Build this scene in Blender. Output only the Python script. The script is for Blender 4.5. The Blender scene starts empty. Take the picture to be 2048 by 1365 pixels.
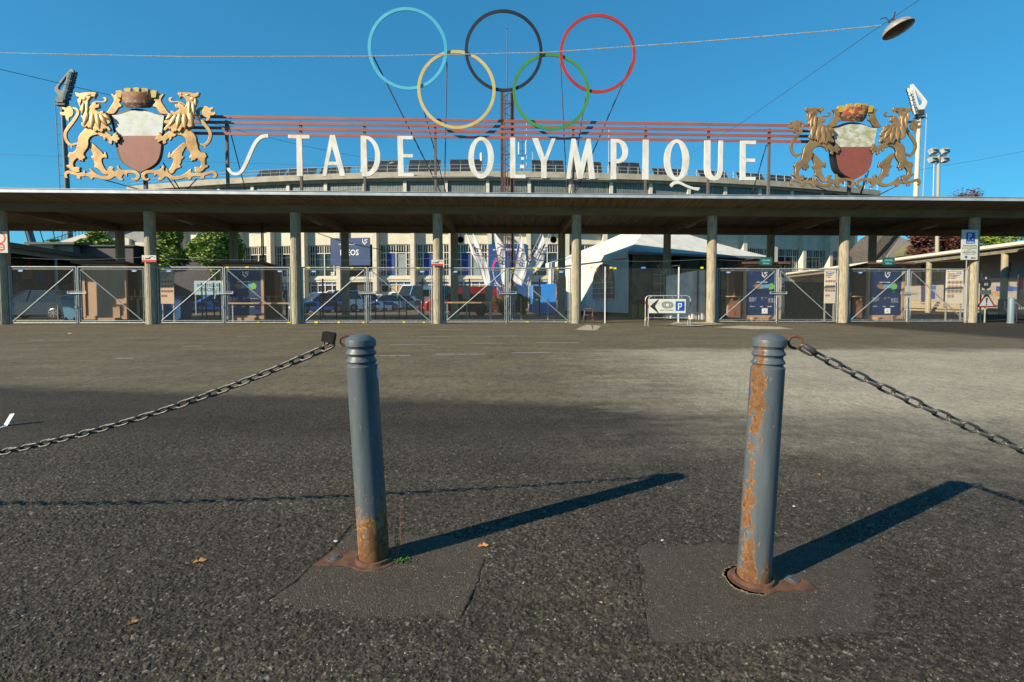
import bpy, math, random
from mathutils import Vector, Matrix
from math import sin, cos, pi, radians, atan2, sqrt, tan
random.seed(7)
SC = bpy.context.scene
COL = SC.collection
# ------------------------------------------------------------------ camera
F_PX, PPX, PPY, TILT = 1000.0, 1064.0, 638.5, radians(2.2)
cam_d = bpy.data.cameras.new("camera")
cam = bpy.data.objects.new("camera", cam_d); COL.objects.link(cam)
cam.location = (0, 0, 1.0)
cam.rotation_euler = (radians(90) - TILT, 0, 0)
cam_d.sensor_width = 36.0
cam_d.lens = 36.0 * F_PX / 2048
cam_d.shift_x = -(PPX - 1024) / 2048
cam_d.shift_y = (PPY - 682.5) / 2048
cam_d.clip_start = 0.05; cam_d.clip_end = 3000
SC.camera = cam
# ------------------------------------------------------------------ sky and sun
SUN = Vector((-1.51, -0.94, 0.875)).normalized()
w = bpy.data.worlds.new("World"); SC.world = w; w.use_nodes = True
nt = w.node_tree
bg = nt.nodes["Background"]; bg.inputs[1].default_value = 0.08
sky = nt.nodes.new("ShaderNodeTexSky"); sky.sky_type = 'NISHITA'; sky.sun_disc = False
sky.sun_elevation = math.asin(SUN.z); sky.sun_rotation = atan2(SUN.x, SUN.y)
sky.altitude = 500; sky.air_density = 1.0; sky.dust_density = 0.2; sky.ozone_density = 2.5
hs = nt.nodes.new("ShaderNodeHueSaturation"); hs.inputs['Saturation'].default_value = 1.22
nt.links.new(sky.outputs[0], hs.inputs['Color']); mu_ = nt.nodes.new('ShaderNodeMixRGB'); mu_.blend_type = 'MULTIPLY'; mu_.inputs[0].default_value = 1; mu_.inputs[2].default_value = (.50, 1.70, 2.25, 1); gm_ = nt.nodes.new('ShaderNodeGamma'); gm_.inputs[1].default_value = .55; nt.links.new(hs.outputs[0], gm_.inputs[0]); nt.links.new(gm_.outputs[0], mu_.inputs[1]); nt.links.new(mu_.outputs[0], bg.inputs[0])
sd = bpy.data.lights.new("sun", 'SUN'); sd.energy = 5.0; sd.angle = radians(0.5); sd.color = (1.0, 0.86, 0.64)
so = bpy.data.objects.new("sun", sd); COL.objects.link(so)
so.rotation_euler = SUN.to_track_quat('Z', 'Y').to_euler()
SC.view_settings.view_transform = 'Standard'; SC.view_settings.look = 'None'
SC.view_settings.exposure = 0.72; SC.view_settings.gamma = 1.0
# ------------------------------------------------------------------ pixel -> world helpers (positions in the real place)
CAM = Vector((0, 0, 1.0))
def ray(px, py):
    u = (px - PPX) / F_PX; v = (PPY - py) / F_PX
    return Vector((u, cos(TILT) + v * sin(TILT), -sin(TILT) + v * cos(TILT)))
def P(px, py, Y):
    d = ray(px, py); return CAM + d * (Y / d.y)
def G(px, py, z=0.0):
    d = ray(px, py); return CAM + d * ((z - 1.0) / d.z)
TH = atan2(0.2468, 5.816)
E1 = Vector((cos(TH), sin(TH), 0)); EN = Vector((-sin(TH), cos(TH), 0))
P0 = Vector((-15.57, 20.5, 0)); BAY = 5.821
def L(u, v, z=0.0):
    return P0 + E1 * u + EN * v + Vector((0, 0, z))
def on(px, py, v):            # pixel -> (u, z) on the vertical plane at depth v behind the column row
    d = ray(px, py); s = (v - (CAM - P0).dot(EN)) / d.dot(EN)
    p = CAM + d * s
    return (p - P0).dot(E1), p.z
# ------------------------------------------------------------------ materials
def NT(name):
    m = bpy.data.materials.new(name); m.use_nodes = True
    t = m.node_tree; b = t.nodes["Principled BSDF"]
    return m, t, b
def node(t, kind, **kw):
    n = t.nodes.new(kind)
    for k, v in kw.items(): setattr(n, k, v)
    return n
def coords(t, scale=(1, 1, 1)):
    tc = node(t, "ShaderNodeTexCoord"); mp = node(t, "ShaderNodeMapping")
    mp.inputs['Scale'].default_value = scale
    t.links.new(tc.outputs['Object'], mp.inputs[0]); return mp.outputs[0]
def noise(t, vec, scale, detail=6, rough=.6):
    n = node(t, "ShaderNodeTexNoise"); n.inputs['Scale'].default_value = scale
    n.inputs['Detail'].default_value = detail; n.inputs['Roughness'].default_value = rough
    t.links.new(vec, n.inputs['Vector']); return n.outputs['Fac']
def ramp(t, fac, a, b, ca=(0, 0, 0, 1), cb=(1, 1, 1, 1)):
    r = node(t, "ShaderNodeValToRGB")
    r.color_ramp.elements[0].position = a; r.color_ramp.elements[0].color = ca
    r.color_ramp.elements[1].position = b; r.color_ramp.elements[1].color = cb
    t.links.new(fac, r.inputs[0]); return r.outputs[0]
def mix(t, fac, a, b, mode='MIX'):
    n = node(t, "ShaderNodeMixRGB"); n.blend_type = mode
    for i, x in ((0, fac), (1, a), (2, b)):
        if hasattr(x, 'is_output'): t.links.new(x, n.inputs[i])
        else: n.inputs[i].default_value = x if i == 0 else (tuple(x) + (1,) if len(x) == 3 else x)
    return n.outputs[0]
def mth(t, op, a, b=0.0, clamp=False):
    n = node(t, "ShaderNodeMath", operation=op); n.use_clamp = clamp
    for i, x in ((0, a), (1, b)):
        if hasattr(x, 'is_output'): t.links.new(x, n.inputs[i])
        else: n.inputs[i].default_value = x
    return n.outputs[0]
def bump(t, b, h, strength=.3, dist=.01):
    n = node(t, "ShaderNodeBump"); n.inputs['Strength'].default_value = strength; n.inputs['Distance'].default_value = dist
    t.links.new(h, n.inputs['Height']); t.links.new(n.outputs[0], b.inputs['Normal'])
def M(name, c, c2=None, scale=3.0, lo=.42, hi=.62, rough=.7, metal=0.0, bmp=0.0, stretch=(1, 1, 1), spec=None, bs=None):
    m, t, b = NT(name)
    b.inputs['Base Color'].default_value = tuple(c) + (1,)
    b.inputs['Roughness'].default_value = rough; b.inputs['Metallic'].default_value = metal
    if spec is not None: b.inputs['Specular IOR Level'].default_value = spec
    if c2 is not None:
        v = coords(t, stretch); f = ramp(t, noise(t, v, scale), lo, hi)
        t.links.new(mix(t, f, c, c2), b.inputs['Base Color'])
        if bmp: bump(t, b, noise(t, v, bs or scale * 6), bmp, .02 if (bs or scale * 6) < 100 else .002)
    return m
# ------------------------------------------------------------------ mesh builder
def basis(ax):
    ax = Vector(ax).normalized()
    r = Vector((0, 0, 1)) if abs(ax.z) < .9 else Vector((1, 0, 0))
    a = ax.cross(r).normalized(); return a, ax.cross(a).normalized()
class MB:
    def __init__(s): s.v = []; s.f = []; s.m = []; s.mi = 0
    def add(s, vs, fs):
        n = len(s.v); s.v += [Vector(x) for x in vs]
        for f in fs: s.f.append([n + i for i in f]); s.m.append(s.mi)
        return s
    def box(s, c, size, ax=None):
        c = Vector(c); X, Y, Z = ax if ax else (Vector((1, 0, 0)), Vector((0, 1, 0)), Vector((0, 0, 1)))
        h = [x / 2 for x in size]
        vs = [c + X * (i * h[0]) + Y * (j * h[1]) + Z * (k * h[2]) for i in (-1, 1) for j in (-1, 1) for k in (-1, 1)]
        return s.add(vs, [(0, 1, 3, 2), (4, 6, 7, 5), (0, 4, 5, 1), (2, 3, 7, 6), (0, 2, 6, 4), (1, 5, 7, 3)])
    def lbox(s, u0, u1, v0, v1, z0, z1):
        return s.box(L((u0 + u1) / 2, (v0 + v1) / 2, (z0 + z1) / 2), (u1 - u0, v1 - v0, z1 - z0), (E1, EN, Vector((0, 0, 1))))
    def cyl(s, a, b, r0, r1=None, n=12, cap=True):
        a = Vector(a); b = Vector(b); r1 = r0 if r1 is None else r1
        X, Y = basis(b - a)
        vs = [p + (X * cos(2 * pi * i / n) + Y * sin(2 * pi * i / n)) * r for p, r in ((a, r0), (b, r1)) for i in range(n)]
        fs = [(i, (i + 1) % n, n + (i + 1) % n, n + i) for i in range(n)]
        if cap: fs += [tuple(range(n))[::-1], tuple(range(n, 2 * n))]
        return s.add(vs, fs)
    def tube(s, pts, r, n=8, closed=False):
        pts = [Vector(p) for p in pts]; N = len(pts); vs = []; fs = []
        pa = None
        for i, p in enumerate(pts):
            t = (pts[(i + 1) % N] - pts[i - 1]) if (closed or 0 < i < N - 1) else (pts[1] - pts[0] if i == 0 else pts[-1] - pts[-2])
            t.normalize()
            if pa is None: X, Y = basis(t)
            else:
                X = (pa - t * pa.dot(t)).normalized(); Y = t.cross(X)
            pa = X
            rr = r[i] if isinstance(r, (list, tuple)) else r
            vs += [p + (X * cos(2 * pi * k / n) + Y * sin(2 * pi * k / n)) * rr for k in range(n)]
        for i in range(N if closed else N - 1):
            a, b = i * n, ((i + 1) % N) * n
            fs += [(a + k, a + (k + 1) % n, b + (k + 1) % n, b + k) for k in range(n)]
        if not closed: fs += [tuple(range(n))[::-1], tuple(range((N - 1) * n, N * n))]
        return s.add(vs, fs)
    def lathe(s, prof, n=32, origin=(0, 0, 0), ax=(0, 0, 1), cap=True):
        X, Y = basis(ax); A = Vector(ax).normalized(); o = Vector(origin)
        vs = [o + A * z + (X * cos(2 * pi * i / n) + Y * sin(2 * pi * i / n)) * r for r, z in prof for i in range(n)]
        fs = [(j * n + i, j * n + (i + 1) % n, (j + 1) * n + (i + 1) % n, (j + 1) * n + i) for j in range(len(prof) - 1) for i in range(n)]
        if cap: fs += [tuple(range(n))[::-1], tuple(range((len(prof) - 1) * n, len(prof) * n))]
        return s.add(vs, fs)
    def prism(s, poly, f, d0, d1):      # poly 2D (convex or simple), f(x, y, d) -> world
        n = len(poly)
        vs = [f(x, y, d) for d in (d0, d1) for x, y in poly]
        fs = [tuple(range(n)), tuple(range(n, 2 * n))[::-1]] + [(i, n + i, n + (i + 1) % n, (i + 1) % n) for i in range(n)]
        return s.add(vs, fs)
    def quad(s, a, b, c, d): return s.add([a, b, c, d], [(0, 1, 2, 3)])
    def build(s, name, mats, parent=None, smooth=None, local=False, edge_dark=False):
        me = bpy.data.meshes.new(name)
        vs = s.v
        if parent is not None and not local:
            inv = WM[parent.name].inverted(); vs = [inv @ x for x in s.v]
        me.from_pydata([tuple(x) for x in vs], [], s.f); me.update()
        mats = mats if isinstance(mats, (list, tuple)) else [mats]
        for m in mats: me.materials.append(m)
        for p, i in zip(me.polygons, s.m): p.material_index = i
        if edge_dark:
            me.update()
            for p in me.polygons:
                if abs(p.normal.dot(EN)) < .45: p.material_index = 1
        if smooth is not None:
            me.polygons.foreach_set('use_smooth', [True] * len(me.polygons))
            try: me.set_sharp_from_angle(angle=radians(smooth))
            except Exception: pass
        o = bpy.data.objects.new(name, me); COL.objects.link(o)
        if parent is not None:
            o.parent = parent; WM[o.name] = WM[parent.name]
        else: WM[o.name] = Matrix.Identity(4)
        return o
WM = {}
def tag(o, label=None, cat=None, group=None, kind=None):
    for k, v in (('label', label), ('category', cat), ('group', group), ('kind', kind)):
        if v: o[k] = v
    return o
def thing(name, label, cat, loc=(0, 0, 0), rz=0.0, group=None, kind=None):
    o = bpy.data.objects.new(name, None); COL.objects.link(o)
    o.location = loc; o.rotation_euler = (0, 0, rz); o.empty_display_size = .1
    WM[o.name] = Matrix.Translation(Vector(loc)) @ Matrix.Rotation(rz, 4, 'Z')
    return tag(o, label, cat, group, kind)
def dup(root, loc, rz=0.0, label=None, group=None, scale=None):
    r = root.copy(); COL.objects.link(r); r.location = loc; r.rotation_euler = (0, 0, rz)
    if scale: r.scale = scale
    if label: r['label'] = label
    if group: r['group'] = group
    WM[r.name] = Matrix.Translation(Vector(loc)) @ Matrix.Rotation(rz, 4, 'Z')
    for ch in list(root.children):
        c = ch.copy(); COL.objects.link(c); c.parent = r
        for g in ch.children:
            d = g.copy(); COL.objects.link(d); d.parent = c
    return r
# 2D outlines with holes -> extruded, bevelled mesh; f(x, y, d) maps to world
def smooth_loop(pts, k=3):
    n = len(pts); out = []
    for i in range(n):
        p0, p1, p2, p3 = pts[i - 1], pts[i], pts[(i + 1) % n], pts[(i + 2) % n]
        for j in range(k):
            t = j / k
            out.append(tuple(.5 * (2 * p1[c] + (p2[c] - p0[c]) * t + (2 * p0[c] - 5 * p1[c] + 4 * p2[c] - p3[c]) * t * t + (3 * p1[c] - p0[c] - 3 * p2[c] + p3[c]) * t ** 3) for c in (0, 1)))
    return out
def curve_mesh(loops, ext, bev=0.0, res=1):
    cu = bpy.data.curves.new('c', 'CURVE'); cu.dimensions = '2D'; cu.fill_mode = 'BOTH'
    cu.extrude = ext; cu.bevel_depth = bev; cu.bevel_resolution = res; cu.offset = -bev * .8
    for lp in loops:
        sp = cu.splines.new('POLY'); sp.points.add(len(lp) - 1)
        for i, (x, y) in enumerate(lp): sp.points[i].co = (x, y, 0, 1)
        sp.use_cyclic_u = True
    o = bpy.data.objects.new('c', cu); COL.objects.link(o)
    dg = bpy.context.evaluated_depsgraph_get(); dg.update()
    me = bpy.data.meshes.new_from_object(o.evaluated_get(dg))
    vs = [v.co.copy() for v in me.vertices]; fs = [list(p.vertices) for p in me.polygons]
    bpy.data.objects.remove(o); bpy.data.curves.remove(cu); bpy.data.meshes.remove(me)
    return vs, fs
def shape(mb, loops, f, ext, bev=0.0, res=1):
    vs, fs = curve_mesh(loops, ext, bev, res)
    mb.add([f(v.x, v.y, v.z) for v in vs], fs)
_tc = {}
def text_geo(s):
    if s in _tc: return _tc[s]
    cu = bpy.data.curves.new('t', 'FONT'); cu.body = s; cu.size = 1; cu.resolution_u = 2; cu.offset = 0.012
    cu.align_x = 'LEFT'
    o = bpy.data.objects.new('t', cu); COL.objects.link(o)
    dg = bpy.context.evaluated_depsgraph_get(); dg.update()
    me = bpy.data.meshes.new_from_object(o.evaluated_get(dg))
    vs = [(v.co.x, v.co.y) for v in me.vertices]; fs = [list(p.vertices) for p in me.polygons]
    x0 = min(v[0] for v in vs); x1 = max(v[0] for v in vs); y0 = min(v[1] for v in vs); y1 = max(v[1] for v in vs)
    vs = [((x - x0) / (x1 - x0), (y - y0) / (y1 - y0)) for x, y in vs]
    bpy.data.objects.remove(o); bpy.data.curves.remove(cu); bpy.data.meshes.remove(me)
    _tc[s] = (vs, fs); return _tc[s]
def text(mb, s, org, R, U, w_, h_):     # flat lettering: lower-left corner, right and up unit vectors
    vs, fs = text_geo(s); org = Vector(org)
    mb.add([org + R * (x * w_) + U * (y * h_) for x, y in vs], fs)
Z1 = Vector((0, 0, 1))
def scrib(mb, s, org, R, U, w_, h_):    # a line of print too small to read: one short dash per character of s
    org = Vector(org); n = len(s); rnd = random.Random(n * 7 + int(w_ * 1000)); x = 0.0; st = w_ / n
    for ch in s:
        if ch != ' ':
            a = org + R * x; q = st * rnd.uniform(.55, .85); hh = h_ * rnd.uniform(.65, 1.0)
            mb.quad(a, a + R * q, a + R * q + U * hh, a + U * hh)
        x += st
def circle2(cx, cy, r, n=24, ry=None): 
    ry = r if ry is None else ry
    return [(cx + r * cos(2 * pi * i / n), cy + ry * sin(2 * pi * i / n)) for i in range(n)]
# ------------------------------------------------------------------ shared materials
CONC = M("concrete_column", (.42, .36, .25), (.19, .17, .125), 7, .35, .7, .85, bmp=.35, stretch=(3, 3, .4), bs=40)
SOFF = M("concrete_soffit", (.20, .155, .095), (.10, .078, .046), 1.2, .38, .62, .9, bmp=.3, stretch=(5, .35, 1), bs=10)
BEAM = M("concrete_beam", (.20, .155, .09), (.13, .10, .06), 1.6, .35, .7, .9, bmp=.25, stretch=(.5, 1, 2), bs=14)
FASC = M("roof_edge_metal", (.50, .54, .57), (.38, .42, .46), 2, .4, .6, .45, metal=.3, stretch=(1, 1, 1))
GALV = M("galvanised_steel", (.34, .37, .37), (.26, .29, .30), 9, .4, .6, .55, metal=.3)
WIRE = M("chainlink_wire", (.25, .25, .23), None, rough=.5, metal=.3)
BLACKM = M("black_steel", (.018, .019, .02), (.03, .028, .026), 6, rough=.55)
DARKST = M("dark_strut_steel", (.035, .036, .04), (.06, .045, .035), 8, rough=.6)
BROWN = M("kiosk_wood", (.44, .27, .165), (.37, .22, .13), 3, .3, .7, .6, bmp=.08, stretch=(1, 1, .2))
BROWND = M("kiosk_roof_wood", (.16, .07, .045), (.11, .05, .035), 4, rough=.6)
NAVY = M("navy_poster", (.002, .018, .085), (.003, .026, .11), 2, rough=.45)
WHITEP = M("white_paint", (.72, .72, .68), (.60, .60, .55), 4, .4, .7, .5)
YEL = M("yellow_tape", (.75, .62, .02), rough=.5)
BLUEP = M("blue_plate", (.10, .25, .62), rough=.4)
WHITET = M("white_print", (.75, .76, .76), rough=.6)
BLACKT = M("black_print", (.02, .02, .022), rough=.6)
REDT = M("red_print", (.55, .03, .03), rough=.5)
GLASS = M("dark_window_glass", (.02, .028, .032), (.035, .04, .04), 1, rough=.12, spec=.7)
RUBBER = M("tyre_rubber", (.02, .02, .02), rough=.8)
GREYSIGN = M("sign_back_grey", (.30, .31, .30), rough=.5)
# ------------------------------------------------------------------ asphalt
def asphalt(name, pad=False, near=False):
    m, t, b = NT(name)
    tc = node(t, "ShaderNodeTexCoord"); V = tc.outputs['Object']
    sx = node(t, "ShaderNodeSeparateXYZ"); t.links.new(V, sx.inputs[0]); X, Y = sx.outputs[0], sx.outputs[1]
    wv = node(t, "ShaderNodeVectorMath", operation='ADD')
    nz = node(t, "ShaderNodeTexNoise"); nz.inputs['Scale'].default_value = 60; t.links.new(V, nz.inputs['Vector'])
    sc_ = node(t, "ShaderNodeVectorMath", operation='SCALE'); sc_.inputs['Scale'].default_value = .022
    t.links.new(nz.outputs['Color'], sc_.inputs[0]); t.links.new(V, wv.inputs[0]); t.links.new(sc_.outputs[0], wv.inputs[1])
    def voro(s, feat='F1'):
        n = node(t, "ShaderNodeTexVoronoi", feature=feat); n.inputs['Scale'].default_value = s
        t.links.new(wv.outputs[0], n.inputs['Vector']); return n
    A = voro(102); B = voro(205); S = voro(95)
    if pad:
        at = node(t, 'ShaderNodeAttribute'); at.attribute_name = 'fade'; PF = ramp(t, mth(t, 'ADD', at.outputs['Fac'], mth(t, 'MULTIPLY', mth(t, 'SUBTRACT', noise(t, V, 24, 6, .7), .5), .3)), .25, .75); PF = mth(t, 'MULTIPLY', PF, .72)
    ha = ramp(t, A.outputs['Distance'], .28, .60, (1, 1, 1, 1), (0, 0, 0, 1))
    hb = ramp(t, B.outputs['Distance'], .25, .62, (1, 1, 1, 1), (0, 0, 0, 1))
    sa = node(t, "ShaderNodeSeparateColor"); t.links.new(A.outputs['Color'], sa.inputs[0])
    sb = node(t, "ShaderNodeSeparateColor"); t.links.new(B.outputs['Color'], sb.inputs[0])
    pit = ramp(t, noise(t, V, 42, 4, .6), .40, .50)
    pit2 = ramp(t, noise(t, V, 110, 2, .5), .36, .46)
    big = noise(t, V, .9, 5); blot = noise(t, V, 6, 5); mid = noise(t, V, 10, 8, .7); lane = noise(t, coords(t, (.12, 1.1, 1)), 1.3, 5, .6)
    stone = mix(t, sa.outputs[0], (.066, .058, .047), (.122, .107, .085))
    stone2 = mix(t, sb.outputs[0], (.066, .058, .047), (.115, .100, .080))
    hsel = ramp(t, sa.outputs[1], .35, .75)
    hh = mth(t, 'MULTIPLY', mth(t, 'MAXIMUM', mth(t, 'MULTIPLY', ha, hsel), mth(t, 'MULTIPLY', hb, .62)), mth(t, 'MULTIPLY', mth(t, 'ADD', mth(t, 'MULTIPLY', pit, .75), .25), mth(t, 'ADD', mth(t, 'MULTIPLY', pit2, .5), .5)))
    col = mix(t, ramp(t, hh, .03, .26), (.017, .014, .011), mix(t, mth(t, 'MULTIPLY', ha, hsel), stone2, stone))  # dark bitumen in the gaps also paints the shade between stones
    col = mix(t, 1.0, col, mix(t, ramp(t, mid, .34, .66), (.82, .82, .82), (1.18, 1.17, 1.16)), 'MULTIPLY')
    if near:
        def attr(n_):
            q = node(t, 'ShaderNodeAttribute'); q.attribute_name = n_; return q.outputs['Fac']
        NR, TN, PR = attr('near'), attr('tone'), attr('prof')
        cn = mix(t, ramp(t, TN, 0, 1), (.036, .032, .026), (.098, .087, .070))
        cn = mix(t, 1.0, cn, mix(t, ramp(t, noise(t, V, 140, 4, .7), .3, .7), (.80, .80, .80), (1.2, 1.2, 1.2)), 'MULTIPLY')
        cn = mix(t, ramp(t, TN, .93, .97), cn, (.22, .20, .17)); cn = mix(t, PR, (.016, .014, .011), cn)  # gap colour: bitumen plus painted crevice shade on top of the relief
        col = mix(t, NR, col, cn)
    # worn older surface beyond the resurfaced strip, pale dusty area to the right
    edge = mth(t, 'ADD', mth(t, 'SUBTRACT', mth(t, 'ADD', Y, mth(t, 'MULTIPLY', X, .15)), 4.62), mth(t, 'MULTIPLY', mth(t, 'SUBTRACT', blot, .5), .5))
    old = ramp(t, edge, -.12, .34)
    old = mth(t, 'MULTIPLY', old, ramp(t, mth(t, 'SUBTRACT', 13, X), 0, 1))
    dx = ramp(t, mth(t, 'ADD', mth(t, 'DIVIDE', mth(t, 'SUBTRACT', X, .1), 3.4), mth(t, 'MULTIPLY', mth(t, 'SUBTRACT', noise(t, coords(t, (.6, 1.6, 1)), 1.6, 7, .7), .5), 1.3)), .1, .75)
    dy = mth(t, 'MULTIPLY', ramp(t, mth(t, 'ADD', mth(t, 'DIVIDE', mth(t, 'SUBTRACT', Y, 2.4), 2.6), mth(t, 'MULTIPLY', mth(t, 'SUBTRACT', blot, .5), .7)), 0, .9),
             ramp(t, mth(t, 'ADD', mth(t, 'SUBTRACT', 10.4, Y), mth(t, 'MULTIPLY', mth(t, 'SUBTRACT', big, .5), 1.5)), 0, .8))
    dust = mth(t, 'MULTIPLY', dx, dy)
    fine = ramp(t, noise(t, V, 30, 9, .85), .36, .66)
    oldc = mix(t, fine, (.080, .067, .044), (.30, .255, .170))
    oldc = mix(t, ramp(t, noise(t, coords(t, (.25, 1.3, 1)), 1.1, 6, .7), .35, .65), oldc, mix(t, .5, oldc, (.075, .066, .048)))
    col = mix(t, 1.0, col, mix(t, ramp(t, lane, .35, .65), (.84, .84, .85), (1.14, 1.13, 1.12)), 'MULTIPLY')
    grit = noise(t, coords(t, (1, .45, 1)), 9, 10, .95); oldc = mix(t, 1.0, oldc, mix(t, ramp(t, grit, .42, .58), (.62, .62, .62), (1.36, 1.36, 1.36)), 'MULTIPLY')
    col = mix(t, mth(t, 'MULTIPLY', old, .82), col, oldc)
    col = mix(t, mth(t, 'MULTIPLY', dust, .85), col, mix(t, 1.0, mix(t, fine, (.18, .160, .120), (.60, .545, .43)), mix(t, ramp(t, grit, .42, .58), (.74, .74, .74), (1.24, 1.24, 1.24)), 'MULTIPLY'))
    if pad: col = mix(t, PF, col, mix(t, mth(t, 'MULTIPLY', fine, hb), (.068, .058, .047), (.205, .178, .146)))
    ss = node(t, "ShaderNodeSeparateColor"); t.links.new(S.outputs['Color'], ss.inputs[0])
    sp = mth(t, 'MULTIPLY', ramp(t, ss.outputs[0], .925, .935), ramp(t, S.outputs['Distance'], .14, .26, (1, 1, 1, 1), (0, 0, 0, 1)))
    sp2 = mth(t, 'MULTIPLY', ramp(t, sb.outputs[1], .93, .94), ramp(t, B.outputs['Distance'], .25, .4, (1, 1, 1, 1), (0, 0, 0, 1)))
    col = mix(t, mth(t, 'MAXIMUM', mth(t, 'MULTIPLY', sp, .9), mth(t, 'MULTIPLY', sp2, .6)), col, (.46, .43, .38))
    col = mix(t, 1.0, col, mix(t, ramp(t, big, .3, .7), (.80, .80, .80), (1.14, 1.11, 1.06)), 'MULTIPLY')
    t.links.new(col, b.inputs['Base Color']); b.inputs['Roughness'].default_value = .82
    b.inputs['Specular IOR Level'].default_value = .15
    h = mth(t, 'ADD', mth(t, 'MULTIPLY', hh, mth(t, 'SUBTRACT', 1.0, mth(t, 'MULTIPLY', old, .5))), mth(t, 'MULTIPLY', mid, .25))
    if near: h = mix(t, NR, h, mth(t, 'MULTIPLY', noise(t, V, 160, 4, .7), .5))
    if pad: h = mth(t, 'ADD', mth(t, 'MULTIPLY', h, mth(t, 'SUBTRACT', 1, PF)), mth(t, 'MULTIPLY', mth(t, 'MULTIPLY', hb, .35), PF))
    bump(t, b, h, .8, .0065)
    return m
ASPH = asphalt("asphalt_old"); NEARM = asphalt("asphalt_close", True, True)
g = MB()
g.add([(-900, -60, 0), (900, -60, 0), (900, 1500, 0), (-900, 1500, 0)], [(0, 1, 2, 3)])
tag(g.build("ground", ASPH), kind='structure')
def patch(name, pxs, z=.003, mat=None, jit=.012):
    pts = [G(x, y) for x, y in pxs]; out = []
    for i, p in enumerate(pts):
        q = pts[(i + 1) % len(pts)]; n = max(2, int((q - p).length / .05))
        for j in range(n):
            r = p.lerp(q, j / n); out.append(Vector((r.x + random.uniform(-jit, jit), r.y + random.uniform(-jit, jit), 0)))
    n = len(out); mb = MB(); ctr_ = sum(out, Vector()) / n
    rings = [out, [p.lerp(ctr_, .05) for p in out], [p.lerp(ctr_, .14) for p in out]]
    mb.add([p + Vector((0, 0, z)) for r_ in rings for p in r_], [(k * n + i, k * n + (i + 1) % n, (k + 1) * n + (i + 1) % n, (k + 1) * n + i) for k in range(2) for i in range(n)] + [tuple(range(2 * n, 3 * n))])
    o = mb.build(name, mat); at = o.data.attributes.new('fade', 'FLOAT', 'POINT')
    for i in range(3 * n): at.data[i].value = (0.0, .55, 1.0)[i // n]
    return tag(o, kind='structure')
# close ground: the same asphalt sheet with its stones modelled as relief
import numpy as np
def hsh(ix, iy, k): 
    v = np.sin(ix * 127.1 + iy * 311.7 + k * 74.7) * 43758.5453; return v - np.floor(v)
def vnoise(x, y, k=0):
    ix, iy = np.floor(x), np.floor(y); fx, fy = x - ix, y - iy; fx = fx * fx * (3 - 2 * fx); fy = fy * fy * (3 - 2 * fy)
    a, b_, c_, d_ = hsh(ix, iy, k), hsh(ix + 1, iy, k), hsh(ix, iy + 1, k), hsh(ix + 1, iy + 1, k)
    return (a + (b_ - a) * fx) * (1 - fy) + (c_ + (d_ - c_) * fx) * fy
def fbm(x, y, s_, o=4, k=0): return sum(vnoise(x * s_ * 2 ** i, y * s_ * 2 ** i, k + i) * .5 ** i for i in range(o)) / sum(.5 ** i for i in range(o))
def worley(x, y, s_, k):
    px_, py_ = x * s_, y * s_; ix, iy = np.floor(px_), np.floor(py_); f1 = np.full(x.shape, 9.0); f2 = np.full(x.shape, 9.0); cid = np.zeros(x.shape)
    for dx in (-1, 0, 1):
        for dy in (-1, 0, 1):
            cx, cy = ix + dx, iy + dy; d = np.hypot(cx + hsh(cx, cy, k) - px_, cy + hsh(cx, cy, k + 1) - py_)
            m_ = d < f1; f2 = np.where(m_, f1, np.minimum(f2, d)); cid = np.where(m_, hsh(cx, cy, k + 2), cid); f1 = np.where(m_, d, f1)
    return f1, f2, cid
sst = lambda a, b_, x: (lambda q: q * q * (3 - 2 * q))(np.clip((x - a) / (b_ - a), 0, 1))
def poly_sd(x, y, pts):        # signed distance, positive inside
    n = len(pts); d = np.full(x.shape, 1e9); ins = np.zeros(x.shape, bool)
    for i in range(n):
        (x0, y0), (x1, y1) = pts[i], pts[(i + 1) % n]; t_ = np.clip(((x - x0) * (x1 - x0) + (y - y0) * (y1 - y0)) / ((x1 - x0) ** 2 + (y1 - y0) ** 2), 0, 1)
        d = np.minimum(d, np.hypot(x - x0 - t_ * (x1 - x0), y - y0 - t_ * (y1 - y0)))
        c_ = (y0 > y) != (y1 > y); xi = x0 + (y - y0) / ((y1 - y0) if y1 != y0 else 1e-9) * (x1 - x0); ins ^= c_ & (x < xi)
    return np.where(ins, d, -d)
def line_d(x, y, pts):
    d = np.full(x.shape, 1e9)
    for (x0, y0), (x1, y1) in zip(pts, pts[1:]):
        t_ = np.clip(((x - x0) * (x1 - x0) + (y - y0) * (y1 - y0)) / ((x1 - x0) ** 2 + (y1 - y0) ** 2), 0, 1); d = np.minimum(d, np.hypot(x - x0 - t_ * (x1 - x0), y - y0 - t_ * (y1 - y0)))
    return d
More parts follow.
